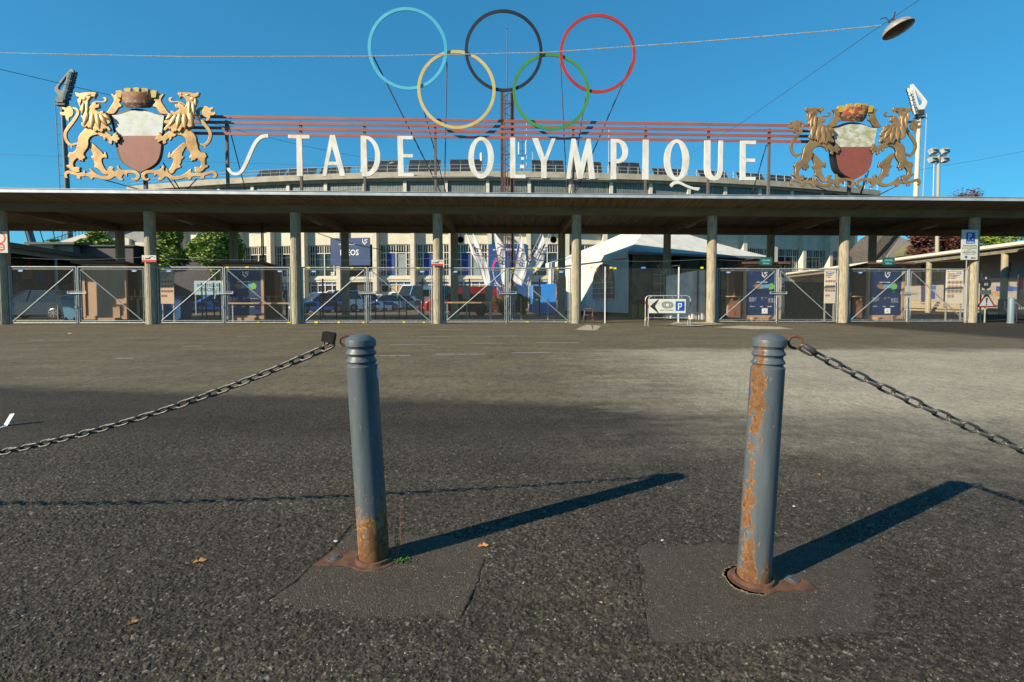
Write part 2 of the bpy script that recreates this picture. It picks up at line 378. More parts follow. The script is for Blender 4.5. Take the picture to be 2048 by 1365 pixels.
def near_ground():
    rows = [1.12]
    while rows[-1] < 4.3: rows.append(rows[-1] * 1.0023)
    rows = np.array(rows); cols = np.linspace(-1.45, 1.35, 1150); X = rows[:, None] * cols[None, :]; Y = np.repeat(rows[:, None], len(cols), 1)
    gp = lambda l: [tuple(G(*q).xy) for q in l]
    wx = (fbm(X, Y, 90, 2, 11) - .5) * .009; wy = (fbm(X, Y, 90, 2, 31) - .5) * .009
    f1, f2, c1 = worley(X + wx, Y + wy, 74, 5); g1, g2, c2 = worley(X + wx, Y + wy, 128, 9)
    sel = sst(.30, .55, c1); p1_ = sst(.03, .30, f2 - f1) * sel; p2_ = sst(.03, .32, g2 - g1) * (.35 + .5 * c2)
    prof = np.maximum(p1_ * (.65 + .35 * hsh(np.floor(c1 * 9999), 0 * c1, 3)), p2_)
    pit = sst(.33, .43, fbm(X, Y, 46, 4, 51)); coarse = .55 + .75 * fbm(X, Y, 2.2, 3, 71)
    h = (prof * (.35 + .65 * pit) * coarse * .0052) + (fbm(X, Y, 9, 3, 91) - .5) * .003
    tone = np.where(p1_ > p2_, hsh(np.floor(c1 * 7777), 0 * c1, 8), hsh(np.floor(c2 * 7777), 0 * c2, 8)); prof_c = sst(.02, .30, prof) * (.62 + .38 * pit)
    pads = [gp([(706, 1062), (980, 1082), (965, 1150), (925, 1240), (700, 1238), (537, 1204), (640, 1120)]), gp([(1276, 1094), (1500, 1086), (1722, 1092), (1758, 1180), (1742, 1270), (1500, 1292), (1296, 1284), (1288, 1180)])]
    wob = (fbm(X, Y, 16, 5, 111) - .5) * .075
    sd = np.maximum(*[poly_sd(X, Y, p_) for p_ in pads]) + wob; fade = sst(-.012, .022, sd)
    hp = worley(X, Y, 260, 15); hpad = sst(.0, .4, hp[1] - hp[0]) * .0011 + .0022 + (fbm(X, Y, 9, 3, 91) - .5) * .002
    h = h * (1 - fade) + hpad * fade
    cr_ = np.minimum(line_d(X + wob * .25, Y + wob * .25, gp([(704, 1052), (672, 1092), (630, 1130), (590, 1168), (534, 1206)])), line_d(X + wob * .25, Y, gp([(970, 1122), (958, 1165), (942, 1200), (922, 1240)])))
    cr_ = np.minimum(cr_, line_d(X, Y + wob * .2, gp([(1274, 1096), (1284, 1180), (1298, 1280)])) + .0016)
    ck = 1 - sst(.0012, .0055, cr_ + .004 * (fbm(X, Y, 30, 2, 131) - .35)); h = h - ck * .004; prof_c = prof_c * (1 - ck); fade = fade * (1 - ck)
    nr = 1 - sst(3.3, 4.1, Y + (fbm(X, Y, 3, 3, 151) - .5) * .5)
    e = np.minimum(sst(0, .05, (4.3 - Y)), 1) * sst(1.449, 1.43, np.abs(cols + .05))[None, :]
    z = .0012 + (h + .002) * (.35 + .65 * nr); z = z * e - .003 * (1 - e)
    ny, nx = X.shape; me = bpy.data.meshes.new('ground_relief'); me.vertices.add(nx * ny); me.vertices.foreach_set('co', np.stack([X, Y, z], -1).astype(np.float32).ravel())
    idx = np.arange(nx * ny).reshape(ny, nx); q = np.stack([idx[:-1, :-1], idx[:-1, 1:], idx[1:, 1:], idx[1:, :-1]], -1).reshape(-1, 4)
    me.loops.add(q.size); me.loops.foreach_set('vertex_index', q.ravel().astype(np.int32)); me.polygons.add(len(q)); me.polygons.foreach_set('loop_start', np.arange(0, q.size, 4, dtype=np.int32)); me.polygons.foreach_set('use_smooth', np.ones(len(q), bool))
    me.update(calc_edges=True)
    for nm_, a_ in (('fade', fade), ('near', nr), ('tone', tone), ('prof', prof_c)):
        at = me.attributes.new(nm_, 'FLOAT', 'POINT'); at.data.foreach_set('value', a_.astype(np.float32).ravel())
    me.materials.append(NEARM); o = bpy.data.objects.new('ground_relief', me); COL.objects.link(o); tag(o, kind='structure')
near_ground()
# short white ground lines
LINE = M("white_line_paint", (.52, .52, .50), (.30, .29, .26), 14, .35, .6, .7)
mb = MB()
for x0, x1, y in [(750, 820, 711.5), (870, 970, 709), (1023, 1100, 706), (780, 866, 689.5), (838, 900, 673.5), (946, 1006, 687), (972, 1035, 672.5),
                  (1073, 1158, 686), (1084, 1160, 672.5), (868, 925, 660), (548, 574, 660), (474, 502, 673.5), (365, 402, 693), (228, 266, 717),
                  (190, 208, 666), (60, 87, 681), (700, 760, 711.8), (958, 980, 659), (1250, 1290, 659)]:
    a, b_ = G(x0, y, .004), G(x1, y - .4, .004); d = Vector((0, .028, 0))
    mb.quad(a - d, b_ - d, b_ + d, a + d)
tag(mb.build("ground_markings", LINE), kind='structure')
SAND = M("sand_spill", (.42, .37, .27), (.27, .24, .18), 5, rough=.95)
patch("sand_patch", [(1150, 660), (1172, 650), (1204, 652), (1192, 662)], .004, SAND, .05)
patch("sand_patch", [(1430, 655), (1480, 652), (1560, 654), (1588, 659), (1500, 659)], .004, SAND, .05)
patch("sand_patch", [(1330, 652), (1352, 645.5), (1420, 646), (1452, 650), (1390, 654)], .03, SAND, .05)
# ------------------------------------------------------------------ bollards
def rusty(name, mode):
    m, t, b = NT(name); tc = node(t, "ShaderNodeTexCoord"); V = tc.outputs['Object']
    sx = node(t, "ShaderNodeSeparateXYZ"); t.links.new(V, sx.inputs[0]); X, Y, Z = sx.outputs
    nf = noise(t, coords(t, (1, 1, .5)), 48, 9, .72); nb = noise(t, coords(t, (1, 1, .35)), 9, 5, .6)
    nn = mth(t, 'ADD', mth(t, 'MULTIPLY', nf, .55), mth(t, 'MULTIPLY', nb, .45))
    vo = node(t, 'ShaderNodeTexVoronoi'); vo.inputs['Scale'].default_value = 80; t.links.new(coords(t, (1, 1, .6)), vo.inputs['Vector'])
    spot = ramp(t, vo.outputs['Distance'], .05, .45, (1, 1, 1, 1), (0, 0, 0, 1))
    nn = mth(t, 'ADD', mth(t, 'SUBTRACT', mth(t, 'MULTIPLY', nn, 1.7), .38), mth(t, 'MULTIPLY', spot, .06))
    if mode == 'left':
        zz = ramp(t, Z, .0, .50, (1, 1, 1, 1), (0, 0, 0, 1))
        k = mth(t, 'ADD', nn, mth(t, 'MULTIPLY', zz, .46))
        k = mth(t, 'ADD', k, mth(t, 'MULTIPLY', ramp(t, mth(t, 'ABSOLUTE', mth(t, 'SUBTRACT', Z, .785)), .0, .03, (1, 1, 1, 1), (0, 0, 0, 1)), .07))
        lo, hi = .66, .80
    else:
        # streaks down the left front of the post
        ang = mth(t, 'ADD', mth(t, 'SUBTRACT', X, mth(t, 'MULTIPLY', Z, .046)), .016)
        side = ramp(t, mth(t, 'ABSOLUTE', mth(t, 'ADD', ang, .024)), .004, .036, (1, 1, 1, 1), (0, 0, 0, 1))
        fr = ramp(t, Y, -.03, .02, (1, 1, 1, 1), (0, 0, 0, 1))
        side = mth(t, 'MULTIPLY', side, fr)
        low = ramp(t, Z, .0, .16, (1, 1, 1, 1), (0, 0, 0, 1)); top = ramp(t, Z, .72, .80)
        k = mth(t, 'ADD', nn, mth(t, 'ADD', mth(t, 'MULTIPLY', side, .24), mth(t, 'ADD', mth(t, 'MULTIPLY', low, .14), mth(t, 'MULTIPLY', top, -.10))))
        lo, hi = .64, .66
    mask = ramp(t, k, lo, hi); core = ramp(t, k, hi + .01, hi + .05)
    paint = mix(t, ramp(t, noise(t, coords(t, (1, 1, .12)), 16, 7, .7), .3, .7), (.050, .064, .077), (.105, .128, .145)); paint = mix(t, ramp(t, noise(t, coords(t, (1, 1, .5)), 40, 6, .7), .62, .70), paint, (.17, .175, .17))
    rustc = mix(t, core, (.34, .165, .042), (.10, .042, .017))
    rustc = mix(t, ramp(t, noise(t, V, 60, 3), .4, .6), rustc, (.16, .075, .026))
    t.links.new(mix(t, mask, paint, rustc), b.inputs['Base Color'])
    t.links.new(mix(t, mask, (.46, .46, .46), (.88, .88, .88)), b.inputs['Roughness'])
    h = mth(t, 'SUBTRACT', mth(t, 'MULTIPLY', mth(t, 'SUBTRACT', 1, mask), .6), mth(t, 'MULTIPLY', core, .5))
    bump(t, b, mth(t, 'ADD', h, mth(t, 'ADD', mth(t, 'MULTIPLY', noise(t, V, 120, 3), .25), mth(t, 'MULTIPLY', noise(t, coords(t, (1, 1, .4)), 18, 4), .5))), .6, .0018)
    return m
RUSTL, RUSTR = rusty("bollard_paint_worn", 'left'), rusty("bollard_paint_rusty", 'right')
RUSTP = M("rusted_plate", (.075, .030, .020), (.135, .065, .032), 20, .4, .6, .85, bmp=.4, bs=150)
ZINC = M("zinc_bolt", (.09, .11, .12), (.07, .05, .04), 60, .45, .6, .7, metal=.2)
MORT = M("old_mortar", (.20, .175, .11), (.12, .105, .065), 30, rough=.95, bmp=.5, bs=120)
CHAINM = M("chain_steel", (.11, .11, .105), (.065, .062, .06), 40, .4, .6, .5, metal=.55, bmp=.15, bs=200)
LOCKM = M("padlock_black", (.012, .013, .014), (.02, .018, .017), 30, rough=.6, spec=.15)
def bollard(base, H, lean, mat, label, plate, grp='steel chain bollards'):
    r = thing('bollard', label, 'bollard', base, 0, grp)
    d = [(0, 0), (.006, .035), (.018, .051), (.022, .0548), (.025, .0555), (.045, .0555), (.048, .051), (.055, .0475), (.062, .049), (.069, .0545), (.0725, .0555), (.0755, .0545),
         (.0785, .049), (.084, .047), (.092, .049), (.099, .0545), (.102, .0555), (.105, .0545), (.108, .049), (.113, .049), (.118, .054), (.121, .0558), (.3, .0560), (.5, .0562), (H, .0565)]
    mb = MB(); n = 48; prof = [(max(q[1], .0005), H - q[0]) for q in d][::-1]
    mb.lathe(prof, n)
    for v in mb.v: v.x += lean * v.z
    mb.build('post', mat, r, smooth=28, local=True)
    if plate:
        pl = MB(); sgn = plate
        pl.lathe([(.090, -.002), (.088, .008), (.083, .010), (.072, .010), (.0685, .022), (.062, .024), (.057, .012)], 48, cap=False)
        if sgn < 0: poly = [(-.052, -.066), (-.105, -.045), (-.215, -.045), (-.185, .055), (-.065, .055), (-.01, .03), (0, -.05)]
        else: poly = [(.0, -.088), (.05, -.074), (.19, -.062), (.185, -.01), (.148, .045), (.06, .055), (.0, .03)]
        pl.prism(poly, lambda x, y, z: Vector((x, y, z)), .004, .0095)
        pe = pl.build('base_plate', RUSTP, r, smooth=30, local=True)
        bo = MB(); cx, cy = (-.155, .004) if sgn < 0 else (.135, -.002)
        bo.lathe([(.027, .0095), (.026, .0115), (.017, .012), (.016, .0145), (.0005, .015)], 20, origin=(cx, cy, 0))
        bo.build('bolt', ZINC, pe, smooth=30, local=True)
        if sgn > 0:
            mo = MB()
            for k in range(46):
                a = pi * (.55 + .95 * k / 46); rr = .086 + random.uniform(-.005, .007)
                s_ = random.uniform(.008, .014)
                mo.add([(rr * cos(a) + i * s_ * random.uniform(.7, 1.1), rr * sin(a) + j * s_ * random.uniform(.6, 1), .001 + (k2 * .0075)) for i in (-1, 1) for j in (-1, 1) for k2 in (0, 1)],
                       [(0, 1, 3, 2), (4, 6, 7, 5), (0, 4, 5, 1), (2, 3, 7, 6), (1, 5, 7, 3), (0, 2, 6, 4)])
            mo.build('mortar_collar', MORT, r, smooth=60, local=True)
    return r
BL, BR = G(749, 1122), G(1507, 1163)
BL.z = BR.z = 0
b1 = bollard(BL, .872, -.050, RUSTL, "blue-grey steel bollard with a padlocked chain, rusty only near its foot", -1)
b2 = bollard(BR, .884, .048, RUSTR, "blue-grey steel bollard blistered with orange rust all down its left face", 1)
# reflective sticker on the back of the first bollard
st = MB()
for k in range(8):
    a0 = radians(-12 + k * 7); a1 = radians(-12 + (k + 1) * 7)
    def q(a, z): return BL + Vector((.0576 * cos(a) - .05 * z, .0576 * sin(a), z))
    hz0 = .035 * sqrt(max(0, 1 - ((k - 4) / 4.2) ** 2)); hz1 = .035 * sqrt(max(0, 1 - ((k + 1 - 4) / 4.2) ** 2))
    st.quad(q(a0, .725 - hz0), q(a1, .725 - hz1), q(a1, .725 + hz1), q(a0, .725 + hz0))
st.build('sticker', M("pale_blue_sticker", (.35, .5, .62), rough=.4), b1)
# ------------------------------------------------------------------ chains
def link_mesh(name, ln=.0635, wd=.0345, r=.0045):
    pts = []; hs_ = ln / 2 - wd / 2; rad = wd / 2 - r
    for k in range(9): a = -pi / 2 + pi * k / 8; pts.append((hs_ + rad * cos(a), rad * sin(a), 0))
    for k in range(9): a = pi / 2 + pi * k / 8; pts.append((-hs_ + rad * cos(a), rad * sin(a), 0))
    mb = MB(); mb.tube(pts, r, 10, closed=True); return mb
def chain(name, label, curve, pitch, nlinks, s0=0.0):
    root = thing(name, label, 'chain', curve(0), 0, 'chains hung between the bollards')
    me = None; s = s0; pos = curve(0); q = 0.0
    for i in range(nlinks):
        # march along the curve by arc length
        a = curve(q); st_ = 0
        q2 = q
        while (curve(q2) - a).length < pitch: q2 += .0015
        b_ = curve(q2); c = (a + b_) / 2; d = (b_ - a).normalized()
        if me is None:
            o = link_mesh('link').build('link', CHAINM, root, smooth=60, local=True); me = o.data
        else:
            o = bpy.data.objects.new('link', me); COL.objects.link(o); o.parent = root; WM[o.name] = WM[root.name]
        side = Vector((0, 0, 1)).cross(d).normalized(); up = d.cross(side)
        tw = radians(38 if i % 2 else -52) + random.uniform(-.16, .16)
        y = side * cos(tw) + up * sin(tw); z = d.cross(y)
        R = Matrix((d, y, z)).transposed().to_4x4()
        o.matrix_local = Matrix.Translation(c - root.location) @ R
        q = q2
    return root
lx, ly = BL.x - .050 * .84 - .105, BL.y + .004
def cl(q):   # left chain, q runs along -x
    x = lx - q
    return Vector((x, ly + q * .115, .832 - .437 * q + .0806 * q * q))
ch1 = chain('chain', "steel link chain padlocked to the bollard with clean blue-grey upper paint", cl, .0455, 100)
rx, ry = BR.x + .048 * .85 + .105, BR.y - .01
def cr(q):
    x = rx + q
    return Vector((x, ry - q * .09, .838 - .53 * q + .075 * q * q))
ch2 = chain('chain', "steel link chain hooked to the eye ring of the bollard streaked with rust", cr, .0485, 90)
# rings, shackle, padlock
mb = MB(); c = Vector((BR.x + .048 * .85 + .088, BR.y - .004, .853))
mb.tube([c + Vector((cos(a) * .0215, -.004 * cos(a), sin(a) * .0215)) for a in [2 * pi * k / 20 for k in range(20)]], .0052, 8, True)
mb.cyl(c + Vector((-.045, 0, 0)), c + Vector((-.024, 0, 0)), .007, n=10)
mb.build('eye_ring', RUSTP, b2, smooth=50)
mb = MB(); c = Vector((rx + .012, ry - .012, .832))
mb.tube([c + Vector((-.014 + .045 * t_, -.01, .012 - .030 * t_)) + Vector((0, sin(pi * t_) * -.006, 0)) for t_ in [k / 8 for k in range(9)]], [.004, .008, .010, .0105, .0105, .0105, .009, .008, .004], 10)
mb.build('shackle', DARKST, b2, smooth=50)
c = Vector((BL.x - .05 * .85 - .066, BL.y - .002, .845))
mb = MB(); mb.tube([c + Vector((.012 + .022 * cos(a), .004 * cos(a), .018 * sin(a))) for a in [2 * pi * k / 18 for k in range(18)]], .0042, 8, True)
mb.build('eye_ring', RUSTP, b1, smooth=50)
r = thing('padlock', "small black padlock joining the left chain to its bollard", 'padlock', c + Vector((-.052, 0, .002)))
mb = MB(); ax_ = Vector((.97, 0, -.17)).normalized(); up_ = Vector((.17, 0, .97)).normalized(); yy = Vector((0, 1, 0))
poly = [(-.023, -.018), (.022, -.018), (.023, .015), (.018, .020), (-.019, .020), (-.023, .016)]
mb.prism(poly, lambda x, y, d: r.location + Vector((0, 0, .012)) + ax_ * x + up_ * y + yy * d, -.011, .011)
mb.build('lock_body', LOCKM, r, smooth=20)
mb = MB(); mb.tube([r.location + Vector((0, 0, .012)) + ax_ * x + up_ * y for x, y in [(-.015, -.016), (-.015, -.028), (-.006, -.036), (.008, -.036), (.017, -.028), (.017, -.016)]], .0035, 8)
mb.build('shackle', RUSTP, r, smooth=50)
# next bollards of the rows (just outside the frame, hold the chains)
b3 = bollard(Vector((BL.x - 4.9, BL.y + .62, 0)), .88, 0, RUSTL, "blue-grey chain bollard beyond the left edge of the yard", 0)
b4 = bollard(Vector((BR.x + 4.5, BR.y - .40, 0)), .88, 0, RUSTR, "rust streaked chain bollard beyond the right edge of the yard", 0)
# ------------------------------------------------------------------ litter: leaves, pebbles, tape, weeds
def leafm(n, c): return M(n, c, tuple(x * .6 for x in c), 60, rough=.8)
LO = leafm("orange_leaf", (.50, .24, .07)); LP = leafm("pinkish_leaf", (.38, .2, .14))
def leaf(px, py, s, rz, mat, label):
    g0 = G(px, py); r = tag(MB().add([g0 + Vector((s * (x * cos(rz) - y * sin(rz)), s * (x * sin(rz) + y * cos(rz)), .006 + s * z)) for x, y, z in
        [(-1, 0, .05), (-.5, .45, .4), (-.1, .25, .15), (.15, .6, .5), (.6, .3, .3), (1.1, .02, .15), (.5, -.35, .05), (.1, -.25, .2), (-.3, -.55, .35), (-.6, -.2, .1), (0, 0, .02)]],
        [(10, i, (i + 1) % 10) for i in range(10)]).build('fallen_leaf', mat), label, 'leaf', 'fallen leaves on the asphalt')
for a in [(966, 1096, .022, .2, LO, "orange curled leaf on the asphalt beside the left bollard's shadow"),
          (399, 1127, .022, .5, LO, "orange brown leaf alone on dark asphalt left of the left bollard"),
          (230, 1097, .018, 1.2, LP, "pinkish dry leaf on dark asphalt, leftmost of the larger leaves"),
          (1636, 952, .018, 2.0, LO, "yellow-orange crumpled leaf right of the rust streaked bollard"),
          (265, 1250, .015, .9, LO, "small orange leaf low in the left foreground"),
          (132, 1230, .012, 2.2, LP, "tiny reddish leaf flake in the left foreground corner"),
          (1200, 1210, .012, 2.5, LP, "small reddish leaf flake in the foreground between the two bollards"),
          (1738, 1022, .011, .4, LP, "tiny reddish leaf fragment just under the right bollard's shadow")]:
    leaf(*a)
STON = M("pale_pebble", (.50, .49, .46), (.35, .33, .3), 60, rough=.9)
def pebble(px, py, s, label, mat=STON, fl=.55):
    mb = MB(); g0 = G(px, py); n = 9
    rr = [s * random.uniform(.75, 1.1) for _ in range(n)]
    vs = [g0 + Vector((rr[i] * k * cos(2 * pi * i / n), rr[i] * k * .8 * sin(2 * pi * i / n), z)) for k, z in ((.8, .001), (1, .003 + s * fl * .5), (.6, .004 + s * fl)) for i in range(n)]
    mb.add(vs, [(j * n + i, j * n + (i + 1) % n, (j + 1) * n + (i + 1) % n, (j + 1) * n + i) for j in range(2) for i in range(n)] + [tuple(range(2 * n, 3 * n))])
    tag(mb.build('pebble', mat, smooth=40), label, 'pebble', 'loose pebbles on the asphalt')
pebble(672, 1085, .013, "white flat pebble on the asphalt behind the left bollard's base plate", STON, .3)
pebble(1325, 1084, .009, "grey-white pebble on the asphalt between the two bollards")
pebble(1521, 1178, .009, "cream pebble lying on the rusty flange in front of the right bollard")
pebble(1557, 1181, .009, "cream pebble on the front edge of the right bollard's rusty plate")
pebble(1588, 1015, .008, "blue-grey pebble on the asphalt just right of the right bollard")
pebble(140, 668, .05, "white scrap lying on the far asphalt near the left gates", WHITET, .3)
TAPE = M("white_tape", (.52, .62, .68), (.42, .5, .55), 20, rough=.6)
mb = MB(); a = G(-30, 868); b_ = G(8, 852); c_ = G(22, 852)
mb.quad(a + Vector((0, -.02, .006)), c_ + Vector((0, -.03, .006)), b_ + Vector((0, .05, .012)), a + Vector((0, .03, .01)))
mb.quad(b_ + Vector((0, 0, .012)), c_ + Vector((0, -.03, .006)), c_ + Vector((.012, .02, .095)), b_ + Vector((.01, .04, .085)))
tag(mb.build('tape_strip', TAPE), "torn pale strip of tape sticking up from the asphalt at the left edge", 'tape')
# dry weed and green tuft at the left bollard
DRY = M("dry_weed", (.28, .11, .06), (.18, .09, .05), 50, rough=.9); GRN = M("green_weed", (.05, .13, .025), (.09, .17, .03), 30, rough=.8)
r = thing('weed', "dry reddish weed growing against the foot of the left bollard", 'weed', BL + Vector((.085, .0, 0)))
mb = MB()
for k, (dx, h) in enumerate([(.025, .20), (.01, .15), (-.002, .17), (.014, .11)]):
    pts = [r.location + Vector((dx * t_ + .006 * sin(5 * t_ + k), .01 * k * t_, h * t_)) for t_ in [j / 10 for j in range(11)]]
    mb.tube(pts, .0011, 4)
    for p in pts[3:]:
        for _ in range(3):
            e = p + Vector((random.uniform(-.009, .009), random.uniform(-.006, .006), random.uniform(0, .012)))
            mb.tube([p, e], .0009, 4)
mb.build('stem', DRY, r)
mb = MB()
for k in range(70):
    a = random.uniform(0, 2 * pi); q0 = BL + Vector((.10 + random.gauss(0, .018), -.012 + random.gauss(0, .012), .002)); l_ = random.uniform(.008, .02)
    e = q0 + Vector((cos(a) * l_, sin(a) * l_, random.uniform(.004, .016))); s_ = Vector((-sin(a), cos(a), 0)) * .003
    mb.quad(q0 - s_ * .4, (q0 + e) / 2 - s_ + Vector((0, 0, .004)), e, (q0 + e) / 2 + s_ + Vector((0, 0, .004)))
tag(mb.build('weed', GRN), "small green weed rosette in the shade at the left bollard's foot", 'weed')
mb = MB(); gp = G(1208, 653)
for k in range(120):
    a = random.uniform(0, 2 * pi); q0 = gp + Vector((random.gauss(0, .12), random.gauss(0, .08), 0)); h = random.uniform(.03, .09)
    s_ = Vector((cos(a), sin(a), 0)) * .006
    mb.add([q0 - s_, q0 + s_, q0 + Vector((cos(a + 1) * .03, sin(a + 1) * .03, h))], [(0, 1, 2)])
tag(mb.build('grass_tuft', M("bright_grass", (.10, .20, .03), rough=.8)), "green grass tuft at the foot of the thin white fence post", 'grass tuft')
# ------------------------------------------------------------------ entrance canopy
cp = thing('entrance_canopy', "long flat concrete entrance canopy on round columns above the mesh gates", 'canopy', L(0, 0))
mb = MB(); UA, UB = -14, 44
sec = [(-1.6, 5.115), (-1.6, 5.0), (-.16, 4.885), (6.0, 4.93), (7.4, 5.02), (7.4, 5.22)]
mb.add([L(u, v, z) for u in (UA, UB) for v, z in sec], [(0, 1, 2, 3, 4, 5), (11, 10, 9, 8, 7, 6)] + [(i, i + 6, (i + 1) % 6 + 6, (i + 1) % 6) for i in range(6)])
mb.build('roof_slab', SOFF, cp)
mb = MB(); mb.lbox(UA, UB, -1.635, -1.603, 4.985, 5.105); mb.lbox(UA, UB, -1.66, -1.5, 5.118, 5.135)
mb.build('roof_edge', FASC, cp)
for v, zb in ((0, 4.57), (6.16, 4.60)):
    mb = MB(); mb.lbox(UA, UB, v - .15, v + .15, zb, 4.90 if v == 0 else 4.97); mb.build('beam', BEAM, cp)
for t_ in range(-2, 8):
    mb = MB(); u = t_ * BAY
    mb.prism([(.153, 4.56), (6.007, 4.60), (6.007, 4.94), (.153, 4.895)], lambda v, z, d: L(u + d, v, z), -.11, .11)
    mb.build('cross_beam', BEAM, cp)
    for v, H in ((0, 4.568), (6.16, 4.598)):
        cb = MB(); n = 40; vs = []
        base = L(u, v); prof = [(.200, 0), (.205, .10), (.205, .155), (.192, .165), (.203, .175), (.205, .6), (.204, 2.5), (.20, H)]
        for r_, z in prof:
            for i in range(n):
                rr = r_ * (1.0 if (i % 2 or z < .17) else .965); a = 2 * pi * i / n
                vs.append(base + Vector((rr * cos(a), rr * sin(a), z)))
        cb.add(vs, [(j * n + i, j * n + (i + 1) % n, (j + 1) * n + (i + 1) % n, (j + 1) * n + i) for j in range(len(prof) - 1) for i in range(n)])
        cb.build('column', CONC, cp, smooth=12)
LIGHTF = M("strip_light_diffuser", (.45, .43, .36), rough=.4)
for (ax, ay, bx, by) in [(80, 436, 134, 449), (350, 438, 392, 451), (620, 440, 646, 453), (1371, 458, 1394, 446), (1604, 460, 1640, 448), (1833, 462, 1880, 450)]:
    zc = 4.83; pa, pb = G(ax, ay, zc), G(bx, by, zc); d = (pb - pa).normalized(); s_ = Vector((-d.y, d.x, 0))
    mid = (pa + pb) / 2; ln = min(1.5, (pb - pa).length)
    m2 = MB(); m2.box(mid + Vector((0, 0, .04)), (ln, .2, .07), (d, s_, Z1)); o = m2.build('ceiling_light', GREYSIGN, cp)
    m2 = MB()
    for k in range(14): m2.box(mid + d * (ln * (-.46 + .92 * k / 13)) + Vector((0, 0, -.005)), (.018, .17, .02), (d, s_, Z1))
    m2.box(mid + Vector((0, 0, .004)), (ln * .94, .05, .016), (d, s_, Z1)); m2.build('diffuser', LIGHTF, o)
mb = MB(); 
for du in (0, .05): mb.tube([L(on(525 + du * 60, 560, 5.0)[0], 5.0, z) for z in (4.9, 4.2, 3.5, 2.7)], .03, 6)
mb.build('cable', BLACKM, cp)
# ------------------------------------------------------------------ gates
def gate_proto(flip):
    W, H0, H1 = 2.62, .06, 2.33
    X = lambda x: (W - x) if flip else x
    r = thing('mesh_gate', '', 'gate', (0, 0, 0), 0, 'galvanised mesh gate leaves between the columns')
    mb = MB(); R_ = .030
    for (a, b_) in [((0, H0), (W, H0)), ((0, H1), (W, H1)), ((0, 0.0), (0, H1 + .03)), ((W, H0), (W, H1))]:
        mb.cyl((X(a[0]), 0, a[1]), (X(b_[0]), 0, b_[1]), R_, n=10)
    i = .085
    for (a, b_) in [((i, H0 + i), (W - i, H0 + i)), ((i, H1 - i), (W - i, H1 - i)), ((i, H0 + i), (i, H1 - i)), ((W - i, H0 + i), (W - i, H1 - i))]:
        mb.cyl((X(a[0]), 0, a[1]), (X(b_[0]), 0, b_[1]), .012, n=6)
    for k in range(1, 4):
        x = W * k / 4 + .02; z = H0 + (H1 - H0) * k / 4
        for p, q in (((x, H0), (x, H0 + i)), ((x, H1 - i), (x, H1)), ((0, z), (i, z)), ((W - i, z), (W, z))):
            mb.cyl((X(p[0]), 0, p[1]), (X(q[0]), 0, q[1]), .011, n=6)
    mb.build('frame', GALV, r, smooth=40, local=True)
    mb = MB(); mb.cyl((X(.07), -.012, H0 + .04), (X(W - .09), -.012, H1 - .09), .021, n=8); mb.build('brace', GALV, r, smooth=40, local=True)
    mb = MB(); p = .125; x0, x1, z0, z1 = i, W - i, H0 + i, H1 - i
    def diag(sg):
        c_ = x0 - z1 if sg > 0 else x0 + z0
        e = x1 - z0 if sg > 0 else x1 + z1
        while c_ < e:
            pts = []
            if sg > 0: za, zb = max(z0, x0 - c_), min(z1, x1 - c_); A_, B_ = (c_ + za, za), (c_ + zb, zb)
            else: za, zb = max(z0, c_ - x1), min(z1, c_ - x0); A_, B_ = (c_ - za, za), (c_ - zb, zb)
            if zb - za > .01: mb.cyl((X(A_[0]), .004 * sg, A_[1]), (X(B_[0]), .004 * sg, B_[1]), (.0024), n=3, cap=False)
            c_ += p
    diag(1); diag(-1)
    mb.build('chainlink', WIRE, r, local=True)
    mb = MB(); mb.box((X(W * .18 if not flip else W * .15), -.03, H1 - .155), (.19, .006, .075)); pl = mb.build('name_plate', BLUEP, r, local=True)
    mb = MB(); scrib(mb, "aaaaaa", (X(W * .18 if not flip else W * .15) - .07, -.0345, H1 - .172), Vector((1, 0, 0)), Z1, .13, .035); mb.build('lettering', WHITET, pl, local=True)
    if not flip:
        mb = MB(); mb.cyl((W - .30, -.05, 1.26), (W + .40, -.05, 1.26), .030, n=8); mb.box((W - .3, -.05, 1.30), (.04, .07, .12)); mb.box((W + .4, -.05, 1.30), (.04, .07, .12)); mb.cyl((W - .30, -.05, 1.345), (W + .4, -.05, 1.345), .010, n=6)
        mb.build('latch_bar', GALV, r, smooth=40, local=True)
        mb = MB(); mb.cyl((W - .02, -.06, 0.0), (W - .02, -.06, 1.15), .014, n=6); mb.box((W - .02, -.045, .7), (.06, .05, .08)); mb.build('drop_bolt', GALV, r, local=True)
    return r
gl, gr_ = gate_proto(False), gate_proto(True)
glab = {(-1, 0): "mesh gate leaf in front of the dark parked car under the left pavilion, leftmost", (-1, 1): "mesh gate leaf in front of the plain brown kiosk",
        (0, 0): "mesh gate leaf in front of the rules board and the boutique board", (0, 1): "mesh gate leaf in front of the left navy poster kiosk",
        (1, 0): "mesh gate leaf with yellow tape in front of the blue car and white van", (1, 1): "mesh gate leaf in front of the white-blue rally painted car",
        (2, 0): "mesh gate leaf in front of the red truck, left of the flag mast", (2, 1): "mesh gate leaf in front of the bright blue box and flags",
        (4, 0): "mesh gate leaf in front of the navy poster kiosk beside the tent", (4, 1): "mesh gate leaf in front of the dark gap and tilted rules board",
        (5, 0): "mesh gate leaf in front of the rightmost navy poster kiosk", (5, 1): "mesh gate leaf in front of the mosaic wall, rightmost of the gates"}
first = {0: True, 1: True}
